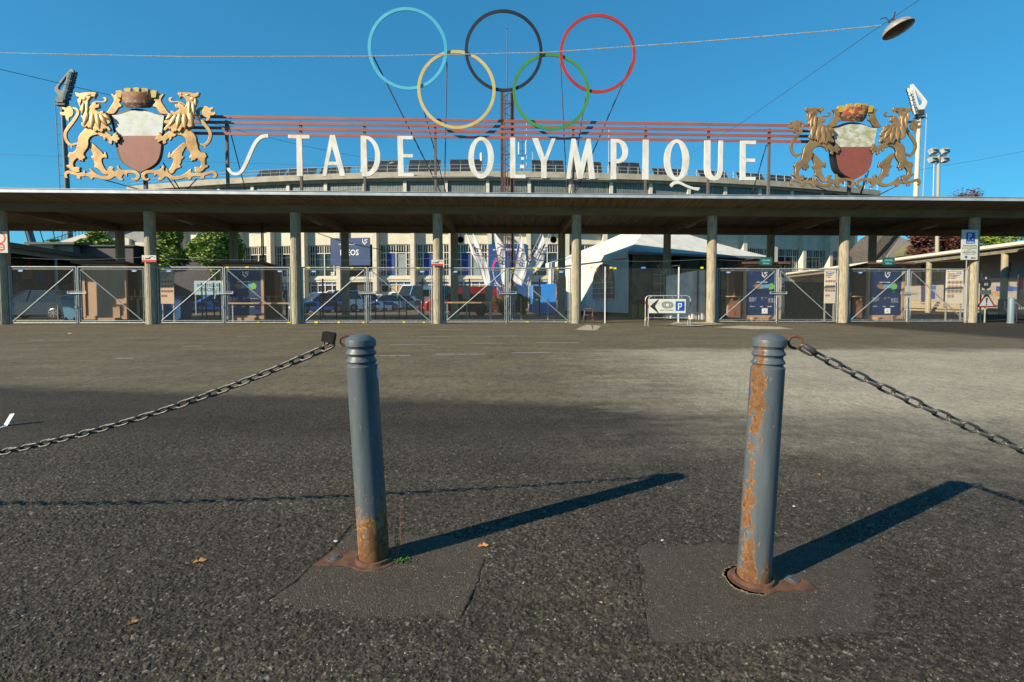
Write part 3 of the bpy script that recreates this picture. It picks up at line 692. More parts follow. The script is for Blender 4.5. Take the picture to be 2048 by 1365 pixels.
for (t_, k), lab in glab.items():
    u = t_ * BAY + .255 + (2.69 if k else 0)
    src = gr_ if k else gl
    if first[k]:
        src.location = L(u, 0); src.rotation_euler = (0, 0, TH); src['label'] = lab; first[k] = False
        WM[src.name] = Matrix.Translation(L(u, 0)) @ Matrix.Rotation(TH, 4, 'Z'); o = src
    else: o = dup(src, L(u, 0), TH, lab)
    if (t_, k) in ((1, 0), (1, 1), (2, 1), (0, 1)):
        mb = MB()
        for x, z in [(.1, 2.33), (1.0, 2.34), (1.9, 2.33), (.7, .07), (1.5, .07), (2.4, .06)]:
            x += random.uniform(-.2, .2)
            if random.random() < .85: mb.box((x, -.035, z), (random.uniform(.07, .16), .012, random.uniform(.04, .08)))
        mb.build('tape', YEL, o, local=True)
# fence bay with thin white posts
r = thing('mesh_fence', "wire mesh fence panel on thin white posts before the white tent", 'fence', L(3 * BAY + 2.9, 0))
for px in (1210, 1357):
    mb = MB(); u = on(px, 600, -.02)[0]; mb.box(L(u, -.02, 1.2), (.045, .045, 2.4), (E1, EN, Z1)); mb.build('post', WHITEP, r)
mb = MB(); u0, u1, z0, z1 = 3 * BAY + .25, 4 * BAY - .25, .05, 2.33; p = .13
for sg in (1, -1):
    c_ = (u0 - z1) if sg > 0 else (u0 + z0)
    while c_ < ((u1 - z0) if sg > 0 else (u1 + z1)):
        if sg > 0: za, zb = max(z0, u0 - c_), min(z1, u1 - c_); A_, B_ = (c_ + za, za), (c_ + zb, zb)
        else: za, zb = max(z0, c_ - u1), min(z1, c_ - u0); A_, B_ = (c_ - za, za), (c_ - zb, zb)
        if zb - za > .01: mb.cyl(L(A_[0], .02 + .004 * sg, A_[1]), L(B_[0], .02 + .004 * sg, B_[1]), (.0024), n=3, cap=False)
        c_ += p
mb.build('chainlink', WIRE, r)
mb = MB(); 
for px, py in ((1183, 535), (1222, 536), (1404, 536), (1230, 537)): 
    u, z = on(px, py, -.03); mb.box(L(u, -.03, z), (.12, .01, .08), (E1, EN, Z1))
mb.build('tape', YEL, r)
u, z = on(1287, 536, -.03); mb = MB(); mb.box(L(u, -.03, z), (.19, .006, .075), (E1, EN, Z1)); mb.build('name_plate', BLUEP, r)
# fence beyond the rightmost column
r = thing('mesh_fence', "dark low wire mesh fence to the right of the last column", 'fence', L(6 * BAY + 1.4, .1))
for px, h, m_ in ((1952, 2.4, GALV), (1961, 2.2, GALV), (2035, 2.1, BLACKM), (2110, 2.1, BLACKM), (2190, 2.1, BLACKM)):
    mb = MB(); u = on(px, 600, .05)[0]; mb.cyl(L(u, .05, 0), L(u, .05, h), .032, n=8); mb.build('post', m_, r)
mb = MB(); u0, u1, z0, z1 = 6 * BAY + .45, 6 * BAY + 4.6, .35, 1.95
for sg in (1, -1):
    c_ = (u0 - z1) if sg > 0 else (u0 + z0)
    while c_ < ((u1 - z0) if sg > 0 else (u1 + z1)):
        if sg > 0: za, zb = max(z0, u0 - c_), min(z1, u1 - c_); A_, B_ = (c_ + za, za), (c_ + zb, zb)
        else: za, zb = max(z0, c_ - u1), min(z1, c_ - u0); A_, B_ = (c_ - za, za), (c_ - zb, zb)
        if zb - za > .01: mb.cyl(L(A_[0], .05 + .004 * sg, A_[1]), L(B_[0], .05 + .004 * sg, B_[1]), (.0024), n=3, cap=False)
        c_ += .125
mb.build('chainlink', WIRE, r)
# thin tie wire between the columns
mb = MB()
for t_ in range(-1, 6):
    a = L(t_ * BAY + .2, -.05, 2.72); b_ = L((t_ + 1) * BAY - .2, -.05, 2.74)
    mb.tube([a.lerp(b_, k / 6) - Vector((0, 0, .10 * (1 - (k / 3 - 1) ** 2))) for k in range(7)], .0045, 4)
tag(mb.build('tie_wire', GALV), "thin steel wire strung from column to column above the gates", 'wire')
# ------------------------------------------------------------------ rooftop sign
LET = M("letter_white", (.69, .68, .64), (.50, .47, .40), 3.2, .45, .72, .55, stretch=(1, 1, .5))
RAILM = M("rail_rust_red", (.36, .095, .065), (.27, .08, .055), 2.5, .35, .65, .65, stretch=(.4, 1, 1))
def zp(ox, oy, s): return lambda pts: [(ox + x / s, oy + y / s) for x, y in pts]
z1, z2, z3 = zp(420, 200, 5.12), zp(800, 200, 5.12), zp(1180, 200, 5.12)
def ell(cx, cy, rx, ry, n=40): return [(cx + rx * cos(2 * pi * k / n), cy + ry * sin(2 * pi * k / n)) for k in range(n)]
letters = [
 ("S", [z1([(597,352),(560,355),(532,362),(508,375),(485,393),(465,415),(445,446),(428,478),(410,515),(392,556),(375,595),(358,635),(340,675),(325,703),(305,732),(287,744),(265,749),(243,745),(228,735),(217,720),(210,700),(175,699),(180,718),(192,738),(208,755),(230,768),(262,777),(290,775),(312,766),(335,748),(355,722),(375,685),(395,642),(415,597),(435,550),(455,503),(475,464),(495,435),(515,413),(540,398),(565,391),(600,388)])]),
 ("T", [z1([(803,360),(1022,363),(1022,401),(943,400),(953,783),(893,783),(888,398),(803,396)])]),
 ("A", [z1([(1232,363),(1282,363),(1388,783),(1334,783),(1305,672),(1209,672),(1195,783),(1152,783)]), z1([(1250,480),(1297,636),(1219,636)])]),
 ("D", [z1([(1545,370),(1592,371),(1630,378),(1662,395),(1692,425),(1716,460),(1733,503),(1744,555),(1745,600),(1740,645),(1728,688),(1708,725),(1680,758),(1648,778),(1612,788),(1560,786),(1556,742),(1538,742),(1547,700)]), z1([(1603,405),(1632,418),(1658,445),(1678,482),(1690,525),(1693,575),(1689,625),(1678,668),(1660,703),(1638,728),(1612,743)])]),
 ("E", [[(795,272.6),(825.8,273),(825.8,279.8),(806,279.6),(807,309),(825.8,309.3),(825.8,316),(807,315.8),(808,347),(828,347.5),(828,354),(797,353.8)]]),
 ("O", [z2(ell(831,595,131,213)), z2(ell(829,590,72,172))]),
 ("L", [z2([(1127,390),(1180,390),(1182,768),(1285,770),(1285,805),(1127,803)])]),
 ("Y", [z2([(1355,395),(1412,395),(1481,590),(1552,398),(1592,398),(1500,640),(1500,805),(1446,803),(1446,640)])]),
 ("M", [z2([(1757,400),(1797,402),(1850,640),(1912,402),(1950,402),(1997,812),(1942,812),(1915,590),(1868,810),(1818,810),(1775,570),(1742,812),(1703,810)])]),
 ("P", [z3([(215,402),(285,405),(322,416),(352,435),(373,463),(386,500),(389,540),(382,580),(366,612),(340,636),(305,649),(268,653),(268,815),(213,815)]), z3([(268,440),(292,446),(312,463),(326,490),(334,525),(331,560),(319,588),(298,606),(268,613)])]),
 ("I", [z3([(543,410),(600,412),(597,820),(538,818)])]),
 ("Q", [z3(ell(886,619,129,211)), z3(ell(885,618,65,175))]),
 ("U", [z3([(1172,418),(1232,418),(1231,700),(1236,740),(1247,768),(1266,784),(1284,780),(1300,758),(1310,725),(1313,690),(1320,418),(1360,420),(1356,700),(1352,750),(1336,795),(1308,822),(1265,830),(1222,821),(1192,795),(1174,755),(1168,700)])]),
 ("E", [z3([(1540,420),(1698,422),(1693,458),(1592,457),(1590,603),(1687,605),(1687,640),(1590,640),(1590,792),(1693,793),(1690,826),(1535,824)])]),
]
sg = thing('rooftop_sign', "tall white letters reading STADE OLYMPIQUE under four rust red rails on the roof", 'sign', L(15, -.1, 5.1))
def fplane(v): return lambda x, y, d: L(x, v - d, y)
LV = -.17
for ch, loops in letters:
    mb = MB(); lp = [[on(x, y, LV) for x, y in l] for l in loops]
    shape(mb, lp, fplane(LV), .035)
    mb.build('letter', LET, sg)
mb = MB(); shape(mb, [[on(x, y, LV) for x, y in z3([(815,875),(828,856),(845,841),(870,831),(895,831),(922,838),(950,853),(985,872),(1020,886),(1060,896),(1125,901),(1105,932),(1070,926),(1030,914),(990,899),(955,882),(925,868),(895,862),(870,866),(850,879),(836,897)])]], fplane(LV), .035)
mb.build('letter_tail', LET, sg)
for yl, yr in ((234.6, 251.9), (245.8, 262.3), (256.9, 273.0), (267.9, 283.8)):
    mb = MB(); ul, zl = on(440, yl, 0); ur, zr = on(1560, yr, 0); z = (zl + zr) / 2
    ua, ub = on(376, yl, 0)[0], on(1618, yr, 0)[0]
    mb.lbox(ua, ub, -.05, -.015, z - .058, z + .058); mb.build('rail', RAILM, sg)
ztop = on(1000, 240, 0)[1] + .0
POSTM = M("sign_post_weathered", (.10, .10, .105), (.13, .085, .06), 5, rough=.7)
for px in (455, 602.5, 729.5, 871, 1146.5, 1291, 1416.5, 1537.5):
    mb = MB(); u = on(px, 320, .05)[0]; mb.lbox(u - .045, u + .045, -.012, .10, 5.12, on(px, 240 + (px - 455) * .015, 0)[1] - .02)
    mb.lbox(u - .12, u + .12, -.05, .14, 5.118, 5.15); mb.build('post', POSTM, sg)
def strut(mb, a, b_, va, vb, r=.022):
    (ua, za), (ub, zb) = on(a[0], a[1], va), on(b_[0], b_[1], vb)
    if zb < 5.25: 
        k = (za - 5.12) / (za - zb); ub, zb, vb = ua + (ub - ua) * k, 5.12, va + (vb - va) * k
    mb.cyl(L(ua, va, za), L(ub, vb, zb), r, n=6)
for a, b_ in [((457, 250), (493, 388)), ((1533, 290), (1502, 395))]:
    mb = MB(); strut(mb, a, b_, .06, 1.4); mb.build('brace', DARKST, sg)
mb = MB()
for (xa, ya, xb, yb) in [(800, 349, 1000, 356), (1035, 357, 1230, 361)]:
    (ua, za), (ub, zb) = on(xa, ya, -.1), on(xb, yb, -.1); mb.cyl(L(ua, -.1, (za + zb) / 2), L(ub, -.1, (za + zb) / 2), .022, n=6)
mb.build('cross_rail', M("rail_grey", (.33, .34, .36), rough=.5), sg)
# ------------------------------------------------------------------ five rings
rg = thing('ring_emblem', "five large interlaced rings, cyan, yellow, black, green and red, above the sign", 'ring sign', L(20, -.2, 5.1))
rings = [("cyan", (.075, .42, .60), (.06, .36, .52), zp(700, 0, 3.303)([(381, 325)])[0], 79.2, 80.8, 'U'),
         ("yellow", (.52, .38, .09), (.50, .43, .24), zp(700, 0, 3.303)([(704, 594)])[0], 78, 80.5, 'D'),
         ("black", (.010, .012, .018), (.018, .02, .026), zp(700, 0, 3.303)([(1016, 338)])[0], 77.5, 80.5, 'U'),
         ("green", (.055, .23, .045), (.05, .19, .04), zp(700, 0, 3.303)([(1329, 608)])[0], 76.6, 78.7, 'D'),
         ("red", (.40, .035, .022), (.30, .03, .022), zp(700, 0, 3.303)([(1637, 357)])[0], 76, 77.8, 'U')]
for nm, c, c2, (cx, cy), rx, ry, ud in rings:
    VV = -.30; uc, zc = on(cx, cy, VV); ur = on(cx + rx, cy, VV)[0] - uc; zr = (on(cx, cy - ry, VV)[1] - on(cx, cy + ry, VV)[1]) / 2
    n = 96; vs = []; bw = .125
    for i in range(n):
        a = 2 * pi * i / n; s_ = sin(a)
        off = (-.075 * s_) if ud == 'U' else (.075 * s_)
        for k, dv in ((1, -.02), (1, .02), (0, .02), (0, -.02)):
            A, B_ = ur - (0 if k else bw), zr - (0 if k else bw)
            vs.append(L(uc + A * cos(a), VV + off + dv * 1.1, zc + B_ * s_))
    fs = [(i * 4 + j, i * 4 + (j + 1) % 4, ((i + 1) % n) * 4 + (j + 1) % 4, ((i + 1) % n) * 4 + j) for i in range(n) for j in range(4)]
    mb = MB().add(vs, fs)
    tag(mb.build('ring', M(nm + "_ring_paint", c, c2, 2.2 if nm != 'yellow' else 6, .4, .65, .5), rg), nm + " ring")
for a, b_, va, vb, r in [((746, 112), (883, 388), -.25, .9, .026), ((894, 125), (889, 388), -.25, .5, .022), ((770, 160), (770, 161), -.25, -.2, .01), ((838, 185), (893, 390), -.2, 1.2, .022),
                      ((1121, 125), (1134, 390), -.25, .9, .022), ((1266, 120), (1148, 392), -.25, 1.0, .024), ((1171, 195), (1140, 392), -.2, .8, .022)]:
    mb = MB(); strut(mb, a, b_, va, vb, r); mb.build('stay', DARKST, rg)
# ------------------------------------------------------------------ lattice mast behind the canopy
RUSTB = M("lattice_rust", (.20, .085, .035), (.10, .06, .045), 7, .4, .6, .8); RUSTK = M("lattice_dark_steel", (.045, .032, .03), (.09, .05, .035), 4, rough=.7)
MV = 13.2
ms = thing('lattice_mast', "rusty lattice mast rising behind the canopy up to the black ring", 'mast', L(on(1014, 500, MV)[0], MV))
def mu(px): return on(px, 300, MV)[0]
ztop = on(1014, 183, MV)[1]
for px, v, wd, mt in ((1004.3, MV, .20, RUSTK), (1025.5, MV, .21, RUSTK), (1009.6, MV - .05, .07, RUSTB), (1015.2, MV - .05, .06, RUSTB), (1021, MV - .08, .05, RUSTB), (1010, MV + .6, .1, RUSTK), (1021, MV + .6, .06, RUSTB)):
    mb = MB(); u = mu(px); mb.lbox(u - wd / 2, u + wd / 2, v - .06, v + .06, 0, ztop - (.0 if wd > .1 else .1)); mb.build('leg', mt, ms)
mb = MB(); z = .6
while z < ztop:
    ua, ub = mu(1004), mu(1025); mb.lbox(ua, ub, MV - .02, MV + .02, z, z + .05); mb.lbox(ua, ua + .04, MV, MV + .6, z, z + .05); mb.lbox(ub - .04, ub, MV, MV + .6, z, z + .05)
    for k in range(4):
        if z + (k + 1) * .42 > ztop: break
        mb.cyl(L(ua if k % 2 else ub, MV + .02, z + k * .42), L(ub if k % 2 else ua, MV + .02, z + (k + 1) * .42), .018, n=5)
    z += 1.7
mb.build('lacing', RUSTB, ms)
mb = MB(); ap = L(on(1014.5, 180, MV)[0], MV, ztop - .4); zt = on(1015, 58, MV)[1]; mb.cyl(ap, (ap.x, ap.y, zt), .035, .022, n=6); mb.cyl((ap.x, ap.y, zt), (ap.x, ap.y, zt + .12), .06, .01, n=8)
mb.build('lightning_rod', POSTM, ms)
# ------------------------------------------------------------------ crests
CK = 4.875
def cz(x, y, v=-.35): return on(90 + x / CK, 120 + y / CK, v)
GOLD = M("gold_paint", (.46, .29, .12), (.24, .135, .05), 1.3, .38, .68, .42, metal=.4, bmp=.3, bs=4)
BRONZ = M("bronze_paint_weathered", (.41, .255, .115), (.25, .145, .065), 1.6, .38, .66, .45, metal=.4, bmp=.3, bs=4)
SHW = M("shield_white_stained", (.50, .54, .53), (.40, .38, .27), 2.2, .45, .68, .5, stretch=(1, 1, 1.6))
SHW2 = M("shield_white_mossy", (.54, .56, .52), (.34, .32, .17), 2.6, .4, .6, .6, stretch=(1, 1, 1.6))
SHR = M("shield_red_brown", (.26, .072, .05), (.21, .065, .05), 3, rough=.55); SHK = M("shield_black_rim", (.012, .013, .016), rough=.5)
CRN = M("crown_red_worn", (.19, .04, .022), (.36, .24, .04), 3.5, .46, .60, .55); CRN2 = M("crown_bright_red", (.33, .05, .045), (.48, .32, .04), 4.5, .5, .58, .5)
CRY = M("crown_yellow_worn", (.45, .32, .04), (.22, .06, .03), 4, .5, .62, .55)
CRD = M("crown_band_dark", (.12, .045, .03), (.40, .28, .05), 9, .55, .62, .6)
AX, SX = 908.0, 937.0
def mir(pts, ax): return [(2 * ax - x, y) for x, y in pts]
mane_head = [(302,325),(322,322),(345,331),(375,326),(400,322),(430,321),(465,322),(490,318),(508,322),(514,336),(510,350),(498,362),(492,384),(484,366),(468,366),(450,378),(434,400),(427,425),(436,450),(448,462),(455,446),(475,435),(497,420),(508,428),(512,440),(534,436),(542,455),(531,473),(505,478),(500,488),(520,502),(545,513),(556,503),(578,503),(582,520),(570,532),(595,522),(612,535),(610,555),(596,566),(615,585),(640,595),(648,618),(625,632),(610,628),(632,655),(650,680),(644,697),(622,690),(604,668),(598,690),(584,676),(574,700),(560,716),(545,700),(532,706),(520,690),(500,708),(484,694),(472,668),(452,662),(438,672),(420,652),(404,664),(380,656),(364,640),(364,620),(384,612),(394,592),(388,578),(368,572),(358,556),(374,540),(376,520),(360,505),(345,497),(352,470),(342,455),(336,432),(326,412),(330,388),(345,378),(335,368),(316,362),(308,345)]
body = [(430,640),(400,675),(372,705),(345,735),(330,770),(330,800),(318,830),(315,862),(305,885),(280,905),(250,905),(238,925),(228,945),(242,962),(245,985),(243,1008),(245,1030),(228,1025),(216,1040),(228,1056),(246,1062),(262,1082),(285,1096),(312,1102),(345,1100),(352,1085),(345,1070),(357,1062),(345,1048),(318,1046),(300,1050),(290,1035),(288,1010),(302,985),(325,965),(338,975),(348,990),(362,984),(375,995),(385,985),(382,972),(402,966),(402,945),(388,928),(396,905),(415,880),(430,855),(436,820),(434,795),(445,768),(468,748),(500,740),(526,735),(560,740),(600,700),(560,650),(490,640)]
hind = [(436,812),(455,808),(480,822),(510,850),(540,878),(562,900),(580,925),(588,905),(600,902),(605,922),(614,945),(606,965),(588,955),(566,965),(560,985),(568,1015),(582,1045),(602,1075),(625,1092),(640,1110),(600,1125),(560,1108),(545,1085),(520,1062),(490,1055),(484,1040),(494,1022),(482,1005),(480,980),(462,965),(456,945),(474,938),(470,915),(458,890),(446,865),(432,850)]
foot = [(606,1116),(612,1085),(624,1055),(648,1040),(672,1046),(676,1062),(662,1066),(668,1080),(684,1090),(674,1104),(656,1102),(640,1125)]
arm_low = [(525,700),(570,680),(590,690),(615,712),(645,730),(662,750),(672,735),(690,712),(708,712),(706,728),(722,736),(720,752),(736,766),(728,785),(714,788),(716,806),(702,812),(688,800),(664,792),(662,815),(652,830),(636,820),(624,812),(630,795),(616,778),(598,765),(600,782),(588,790),(576,775),(570,756),(548,752),(530,735)]
arm_up = [(598,528),(615,505),(640,468),(664,430),(678,402),(672,375),(655,352),(650,338),(670,335),(686,352),(696,332),(712,334),(714,352),(732,352),(742,364),(752,376),(740,384),(748,398),(738,404),(732,420),(746,432),(756,448),(748,464),(728,468),(712,492),(692,520),(668,532),(630,534)]
tail_tuft = [(268,470),(255,455),(235,452),(215,470),(196,465),(172,462),(170,480),(188,490),(196,505),(180,512),(158,510),(148,525),(165,542),(190,545),(202,545),(202,560),(208,580),(222,596),(242,598),(236,580),(242,564),(262,556),(276,540),(282,515),(278,490)]
tail_path = [(335,812),(310,820),(285,828),(262,832),(240,822),(220,800),(206,770),(200,738),(206,705),(225,672),(250,640),(275,608),(300,572),(318,540),(325,515),(318,492),(302,478),(282,474),(264,478)]
tail_spur = [(250,828),(268,832),(262,850),(266,870),(250,852)]
tongue = [(440,452),(452,432),(470,418),(495,408),(520,404),(548,406),(572,405),(584,395),(580,382),(568,378),(575,368),(592,366),(604,378),(606,395),(596,412),(575,419),(545,418),(515,418),(490,424),(465,438),(452,456)]
scroll = [(205,1155),(192,1130),(196,1105),(212,1088),(240,1082),(270,1088),(300,1098),(330,1106),(360,1100),(375,1104),(384,1080),(400,1085),(400,1108),(425,1104),(445,1098),(442,1062),(462,1075),(485,1095),(515,1115),(550,1130),(590,1138),(625,1130),(650,1112),(672,1095),(700,1088),(712,1070),(705,1045),(720,1032),(730,1052),(748,1070),(780,1078),(820,1075),(860,1078),(895,1086),(920,1104),(932,1130),(924,1158),(900,1178),(870,1180),(850,1164),(856,1152),(870,1158),(890,1152),(897,1132),(882,1115),(850,1108),(815,1108),(805,1120),(806,1140),(790,1128),(775,1118),(762,1132),(752,1150),(768,1162),(764,1178),(738,1176),(715,1160),(700,1142),(680,1142),(655,1160),(620,1172),(580,1170),(535,1162),(500,1152),(475,1154),(466,1172),(448,1165),(440,1146),(410,1138),(375,1140),(352,1142),(350,1166),(330,1162),(312,1158),(318,1138),(300,1128),(265,1118),(238,1112),(222,1122),(222,1140),(232,1150)]
shield = [(650,538),(690,536),(735,528),(780,512),(830,497),(880,490),(935,490),(985,497),(1035,510),(1085,528),(1130,538),(1165,540),(1158,600),(1150,670),(1143,742),(1138,820),(1130,900),(1115,960),(1090,1005),(1050,1040),(1005,1065),(965,1085),(935,1102),(905,1085),(865,1068),(820,1045),(775,1012),(745,970),(725,905),(712,830),(698,742),(685,670),(668,600)]
cr1 = thing('coat_of_arms', "bright gilded crest of two lions and a shield, left end of the sign", 'crest', L(*[cz(935, 1120)[0], -.35, 5.12]), TH, 'painted metal coats of arms on the canopy roof')
def part(name, mats, polys, v, ext, bev, smooth=True, sm=50):
    mb = MB()
    for pl in polys:
        pts = smooth_loop(pl, 3) if smooth else pl
        shape(mb, [[cz(x, y, v) for x, y in pts]], fplane(v), ext, bev, 2)
    return mb.build(name, [mats, SHK], cr1, smooth=sm, edge_dark=True)
def ribbon(path, wd):
    pts = smooth_open(path); n = len(pts); Lf, Rt = [], []
    for i, p in enumerate(pts):
        a = pts[max(0, i - 1)]; b_ = pts[min(n - 1, i + 1)]; dx, dy = b_[0] - a[0], b_[1] - a[1]; l_ = sqrt(dx * dx + dy * dy) or 1
        ww = wd * (.75 + .5 * sin(pi * i / n)) / 2
        Lf.append((p[0] - dy / l_ * ww, p[1] + dx / l_ * ww)); Rt.append((p[0] + dy / l_ * ww, p[1] - dx / l_ * ww))
    return Lf + Rt[::-1]
def smooth_open(pts, k=3):
    out = []
    for i in range(len(pts) - 1):
        p0, p1, p2, p3 = pts[max(0, i - 1)], pts[i], pts[i + 1], pts[min(len(pts) - 1, i + 2)]
        for j in range(k):
            t = j / k
            out.append(tuple(.5 * (2 * p1[c] + (p2[c] - p0[c]) * t + (2 * p0[c] - 5 * p1[c] + 4 * p2[c] - p3[c]) * t * t + (3 * p1[c] - p0[c] - 3 * p2[c] + p3[c]) * t ** 3) for c in (0, 1)))
    return out + [pts[-1]]
lobes = [(395,570,66,165,.22),(455,600,66,165,.05),(515,598,62,170,-.2),(570,592,58,150,-.55),(606,560,46,90,-1.0),(368,480,40,140,.1),(410,480,44,170,.02),(348,410,28,80,.1)]
for side in (0, 1):
    Mx = (lambda p: p) if side == 0 else (lambda p: mir(p, AX))
    Sx_ = (lambda p: p) if side == 0 else (lambda p: mir(p, SX))
    mb = MB()
    for pl, v, ext, bev in ((body, -.37, .022, .03), (hind, -.33, .016, .022), (arm_low, -.40, .02, .02), (arm_up, -.33, .018, .02), (tail_tuft, -.36, .012, .012), (tail_spur, -.365, .01, .0), (foot, -.36, .014, .012)):
        shape(mb, [[cz(x, y, v) for x, y in smooth_loop(Mx(pl), 2)]], fplane(v), ext, bev, 2)
    pl = ribbon(Mx(tail_path), 27); shape(mb, [[cz(x, y, -.345) for x, y in pl]], fplane(-.345), .014, .012, 2)
    mb.build('lion', [GOLD, SHK], cr1, smooth=60, edge_dark=True)
    mb = MB()
    shape(mb, [[cz(x, y, -.43) for x, y in smooth_loop(Mx(mane_head), 2)]], fplane(-.43), .03, .024, 3)
    for (lx_, ly_, w_, h_, ro) in lobes:      # raised locks of the mane, each a half teardrop
        if side: lx_, ro = 2 * AX - lx_, -ro
        n1, n2 = 12, 4; vs = []
        for j in range(n2 + 1):
            q = j / n2
            for i in range(n1):
                a = 2 * pi * i / n1; x = cos(a) * w_ / 2 * (1 - .55 * max(0, sin(a))) * cos(q * pi / 2); y = sin(a) * h_ / 2 * cos(q * pi / 2)
                xr, yr = x * cos(ro) - y * sin(ro), x * sin(ro) + y * cos(ro)
                u, z = cz(lx_ + xr, ly_ + yr, -.49); vs.append(L(u, -.478 - .036 * sin(q * pi / 2), z))
        mb.add(vs, [(j * n1 + i, j * n1 + (i + 1) % n1, (j + 1) * n1 + (i + 1) % n1, (j + 1) * n1 + i) for j in range(n2) for i in range(n1)])
    # brow, nose and cheek relief
    for (lx_, ly_, w_, h_) in ((425, 342, 50, 22), (488, 336, 30, 18), (380, 378, 56, 50)):
        if side: lx_ = 2 * AX - lx_
        vs = []; n1 = 12
        for j in range(5):
            q = j / 4
            for i in range(n1):
                a = 2 * pi * i / n1; u, z = cz(lx_ + cos(a) * w_ / 2 * cos(q * pi / 2), ly_ + sin(a) * h_ / 2 * cos(q * pi / 2), -.49); vs.append(L(u, -.478 - .02 * sin(q * pi / 2), z))
        mb.add(vs, [(j * n1 + i, j * n1 + (i + 1) % n1, (j + 1) * n1 + (i + 1) % n1, (j + 1) * n1 + i) for j in range(4) for i in range(n1)])
    mb.build('lion_head', [GOLD, SHK], cr1, smooth=60)
    mb = MB(); ex = 418 if side == 0 else 2 * AX - 418
    shape(mb, [[cz(ex + a, 343 + b_, -.53) for a, b_ in ((-11, 2), (0, -6), (11, 0), (0, 5))]], fplane(-.528), .004); mb.build('eye', SHK, cr1)
    part('tongue', GOLD, [Mx(tongue)], -.42, .014, .01)
    part('scroll', GOLD, [Sx_(scroll)], -.385 - .004 * side, .018, .012)
def inset(pts, k, c=(907, 760)): return [(c[0] + (x - c[0]) * k, c[1] + (y - c[1]) * k) for x, y in pts]
part('shield_rim', SHK, [shield], -.20, .14, 0, sm=None)
up_ = [p for p in inset(shield, .985) if p[1] <= 745]; dn_ = [p for p in inset(shield, .985) if p[1] > 740]
top = [(702, 742)] + [p for p in inset(shield, .985)[-2:]] + [p for p in inset(shield, .985)[:15]] + [(1139, 742)]
top = [p for p in top if p[1] <= 742]
part('shield_upper_field', SHW, [top], -.352, .01, 0, smooth=False, sm=None)
bot = [(1139, 742)] + [p for p in inset(shield, .985) if p[1] > 742] + [(702, 742)]
part('shield_lower_field', SHR, [bot], -.352, .01, 0, smooth=False, sm=None)
# mural crown
mb = MB(); cc, czz = cz(905, 400, -.4); k_ = (cz(1105, 400, -.4)[0] - cz(705, 400, -.4)[0]) / 400
def crp(R, y, a, dep=.42): # half-round relief bulging to the viewer
    u, z = cz(905, y, -.3); return L(u + R * k_ * sin(a), -.25 - R * k_ * dep * cos(a), z)
def band(mb, r0, y0, r1, y1, a0=-pi / 2, a1=pi / 2, n=24):
    vs = [crp(r, y + 26 * cos(a0 + (a1 - a0) * i / n) - 26, a0 + (a1 - a0) * i / n) for r, y in ((r0, y0), (r1, y1)) for i in range(n + 1)]
    mb.add(vs, [(i, i + 1, n + 2 + i, n + 1 + i) for i in range(n)])
band(mb, 158, 412, 176, 335); band(mb, 166, 350, 158, 412)
mb.build('crown', CRN, cr1)
mb = MB(); band(mb, 120, 486, 158, 438); band(mb, 158, 438, 160, 410); mb.build('crown_band', CRD, cr1)
mb = MB(); vs = [crp(120, 486 + 26 * cos(-pi / 2 + pi * i / 20) - 26, -pi / 2 + pi * i / 20) for i in range(21)]
mb.add(vs, [tuple(range(21))]); vs = [crp(176, 338, -pi / 2 + pi * i / 20) for i in range(21)]; mb.build('crown_base', SHK, cr1)
for (x0, x1, y0, y1, sk) in ((700, 760, 302, 374, -10), (780, 846, 280, 342, -4), (868, 930, 274, 336, 0), (950, 1016, 282, 342, 5), (1036, 1098, 302, 374, 10)):
    mb = MB(); pl = [(x0, y0 + 6 - (0 if sk <= 0 else 4)), ((x0 + x1) / 2, y0), (x1, y0 + (6 if sk >= 0 else 2)), (x1 - 8, y1), (x0 + 12, y1)]
    v_ = -.36 - .08 * (1 - abs(sk) / 10); shape(mb, [[cz(x, y, v_) for x, y in pl]], fplane(v_), .06)
    mb.build('merlon', CRY, cr1)
mb = MB(); (u_, z_) = cz(975, 1150, -.1); mb.lbox(u_ - .06, u_ + .06, -.12, -.02, 5.12, z_ + 2.4)
for a, b_, vb in [((1150, 1000), (1218, 1290), .9), ((1120, 1040), (1195, 1290), .8), ((560, 1165), (960, 1275), .3), ((1480, 1160), (1260, 1290), .5)]:
    ua, za = cz(*a, -.2); ub, zb = cz(*b_, -.2); k = min(1, (za - 5.12) / max(.01, za - zb)); mb.cyl(L(ua, -.2, za), L(ua + (ub - ua) * k, -.2 + vb, max(5.12, za + (zb - za) * k)), .022, n=6)
mb.build('support_frame', DARKST, cr1)
# second crest, same castings, duller paint
ub_, zb_ = on(1540 + 866 / 5.25, 150 + 1108 / 5.25, -.35); zl_ = cz(935, 1100)[1]
SC2 = (.965, 1.0, .966)
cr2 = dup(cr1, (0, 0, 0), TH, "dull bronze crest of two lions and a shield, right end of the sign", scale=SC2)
lp = (zl_ - 5.12) * SC2[2]
cr2.location = L(on(1540 + 875 / 5.25, 300, -.35)[0], -.35, zb_ - lp) 
uo = cz(907, 700)[0] - cz(935, 1120)[0]
cr2.location = L(on(1540 + 875 / 5.25, 300, -.35)[0] - uo * SC2[0], -.35, zb_ - lp)
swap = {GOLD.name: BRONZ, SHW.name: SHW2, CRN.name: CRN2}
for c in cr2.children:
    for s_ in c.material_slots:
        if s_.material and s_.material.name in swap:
            m_ = swap[s_.material.name]; s_.link = 'OBJECT'; s_.material = m_
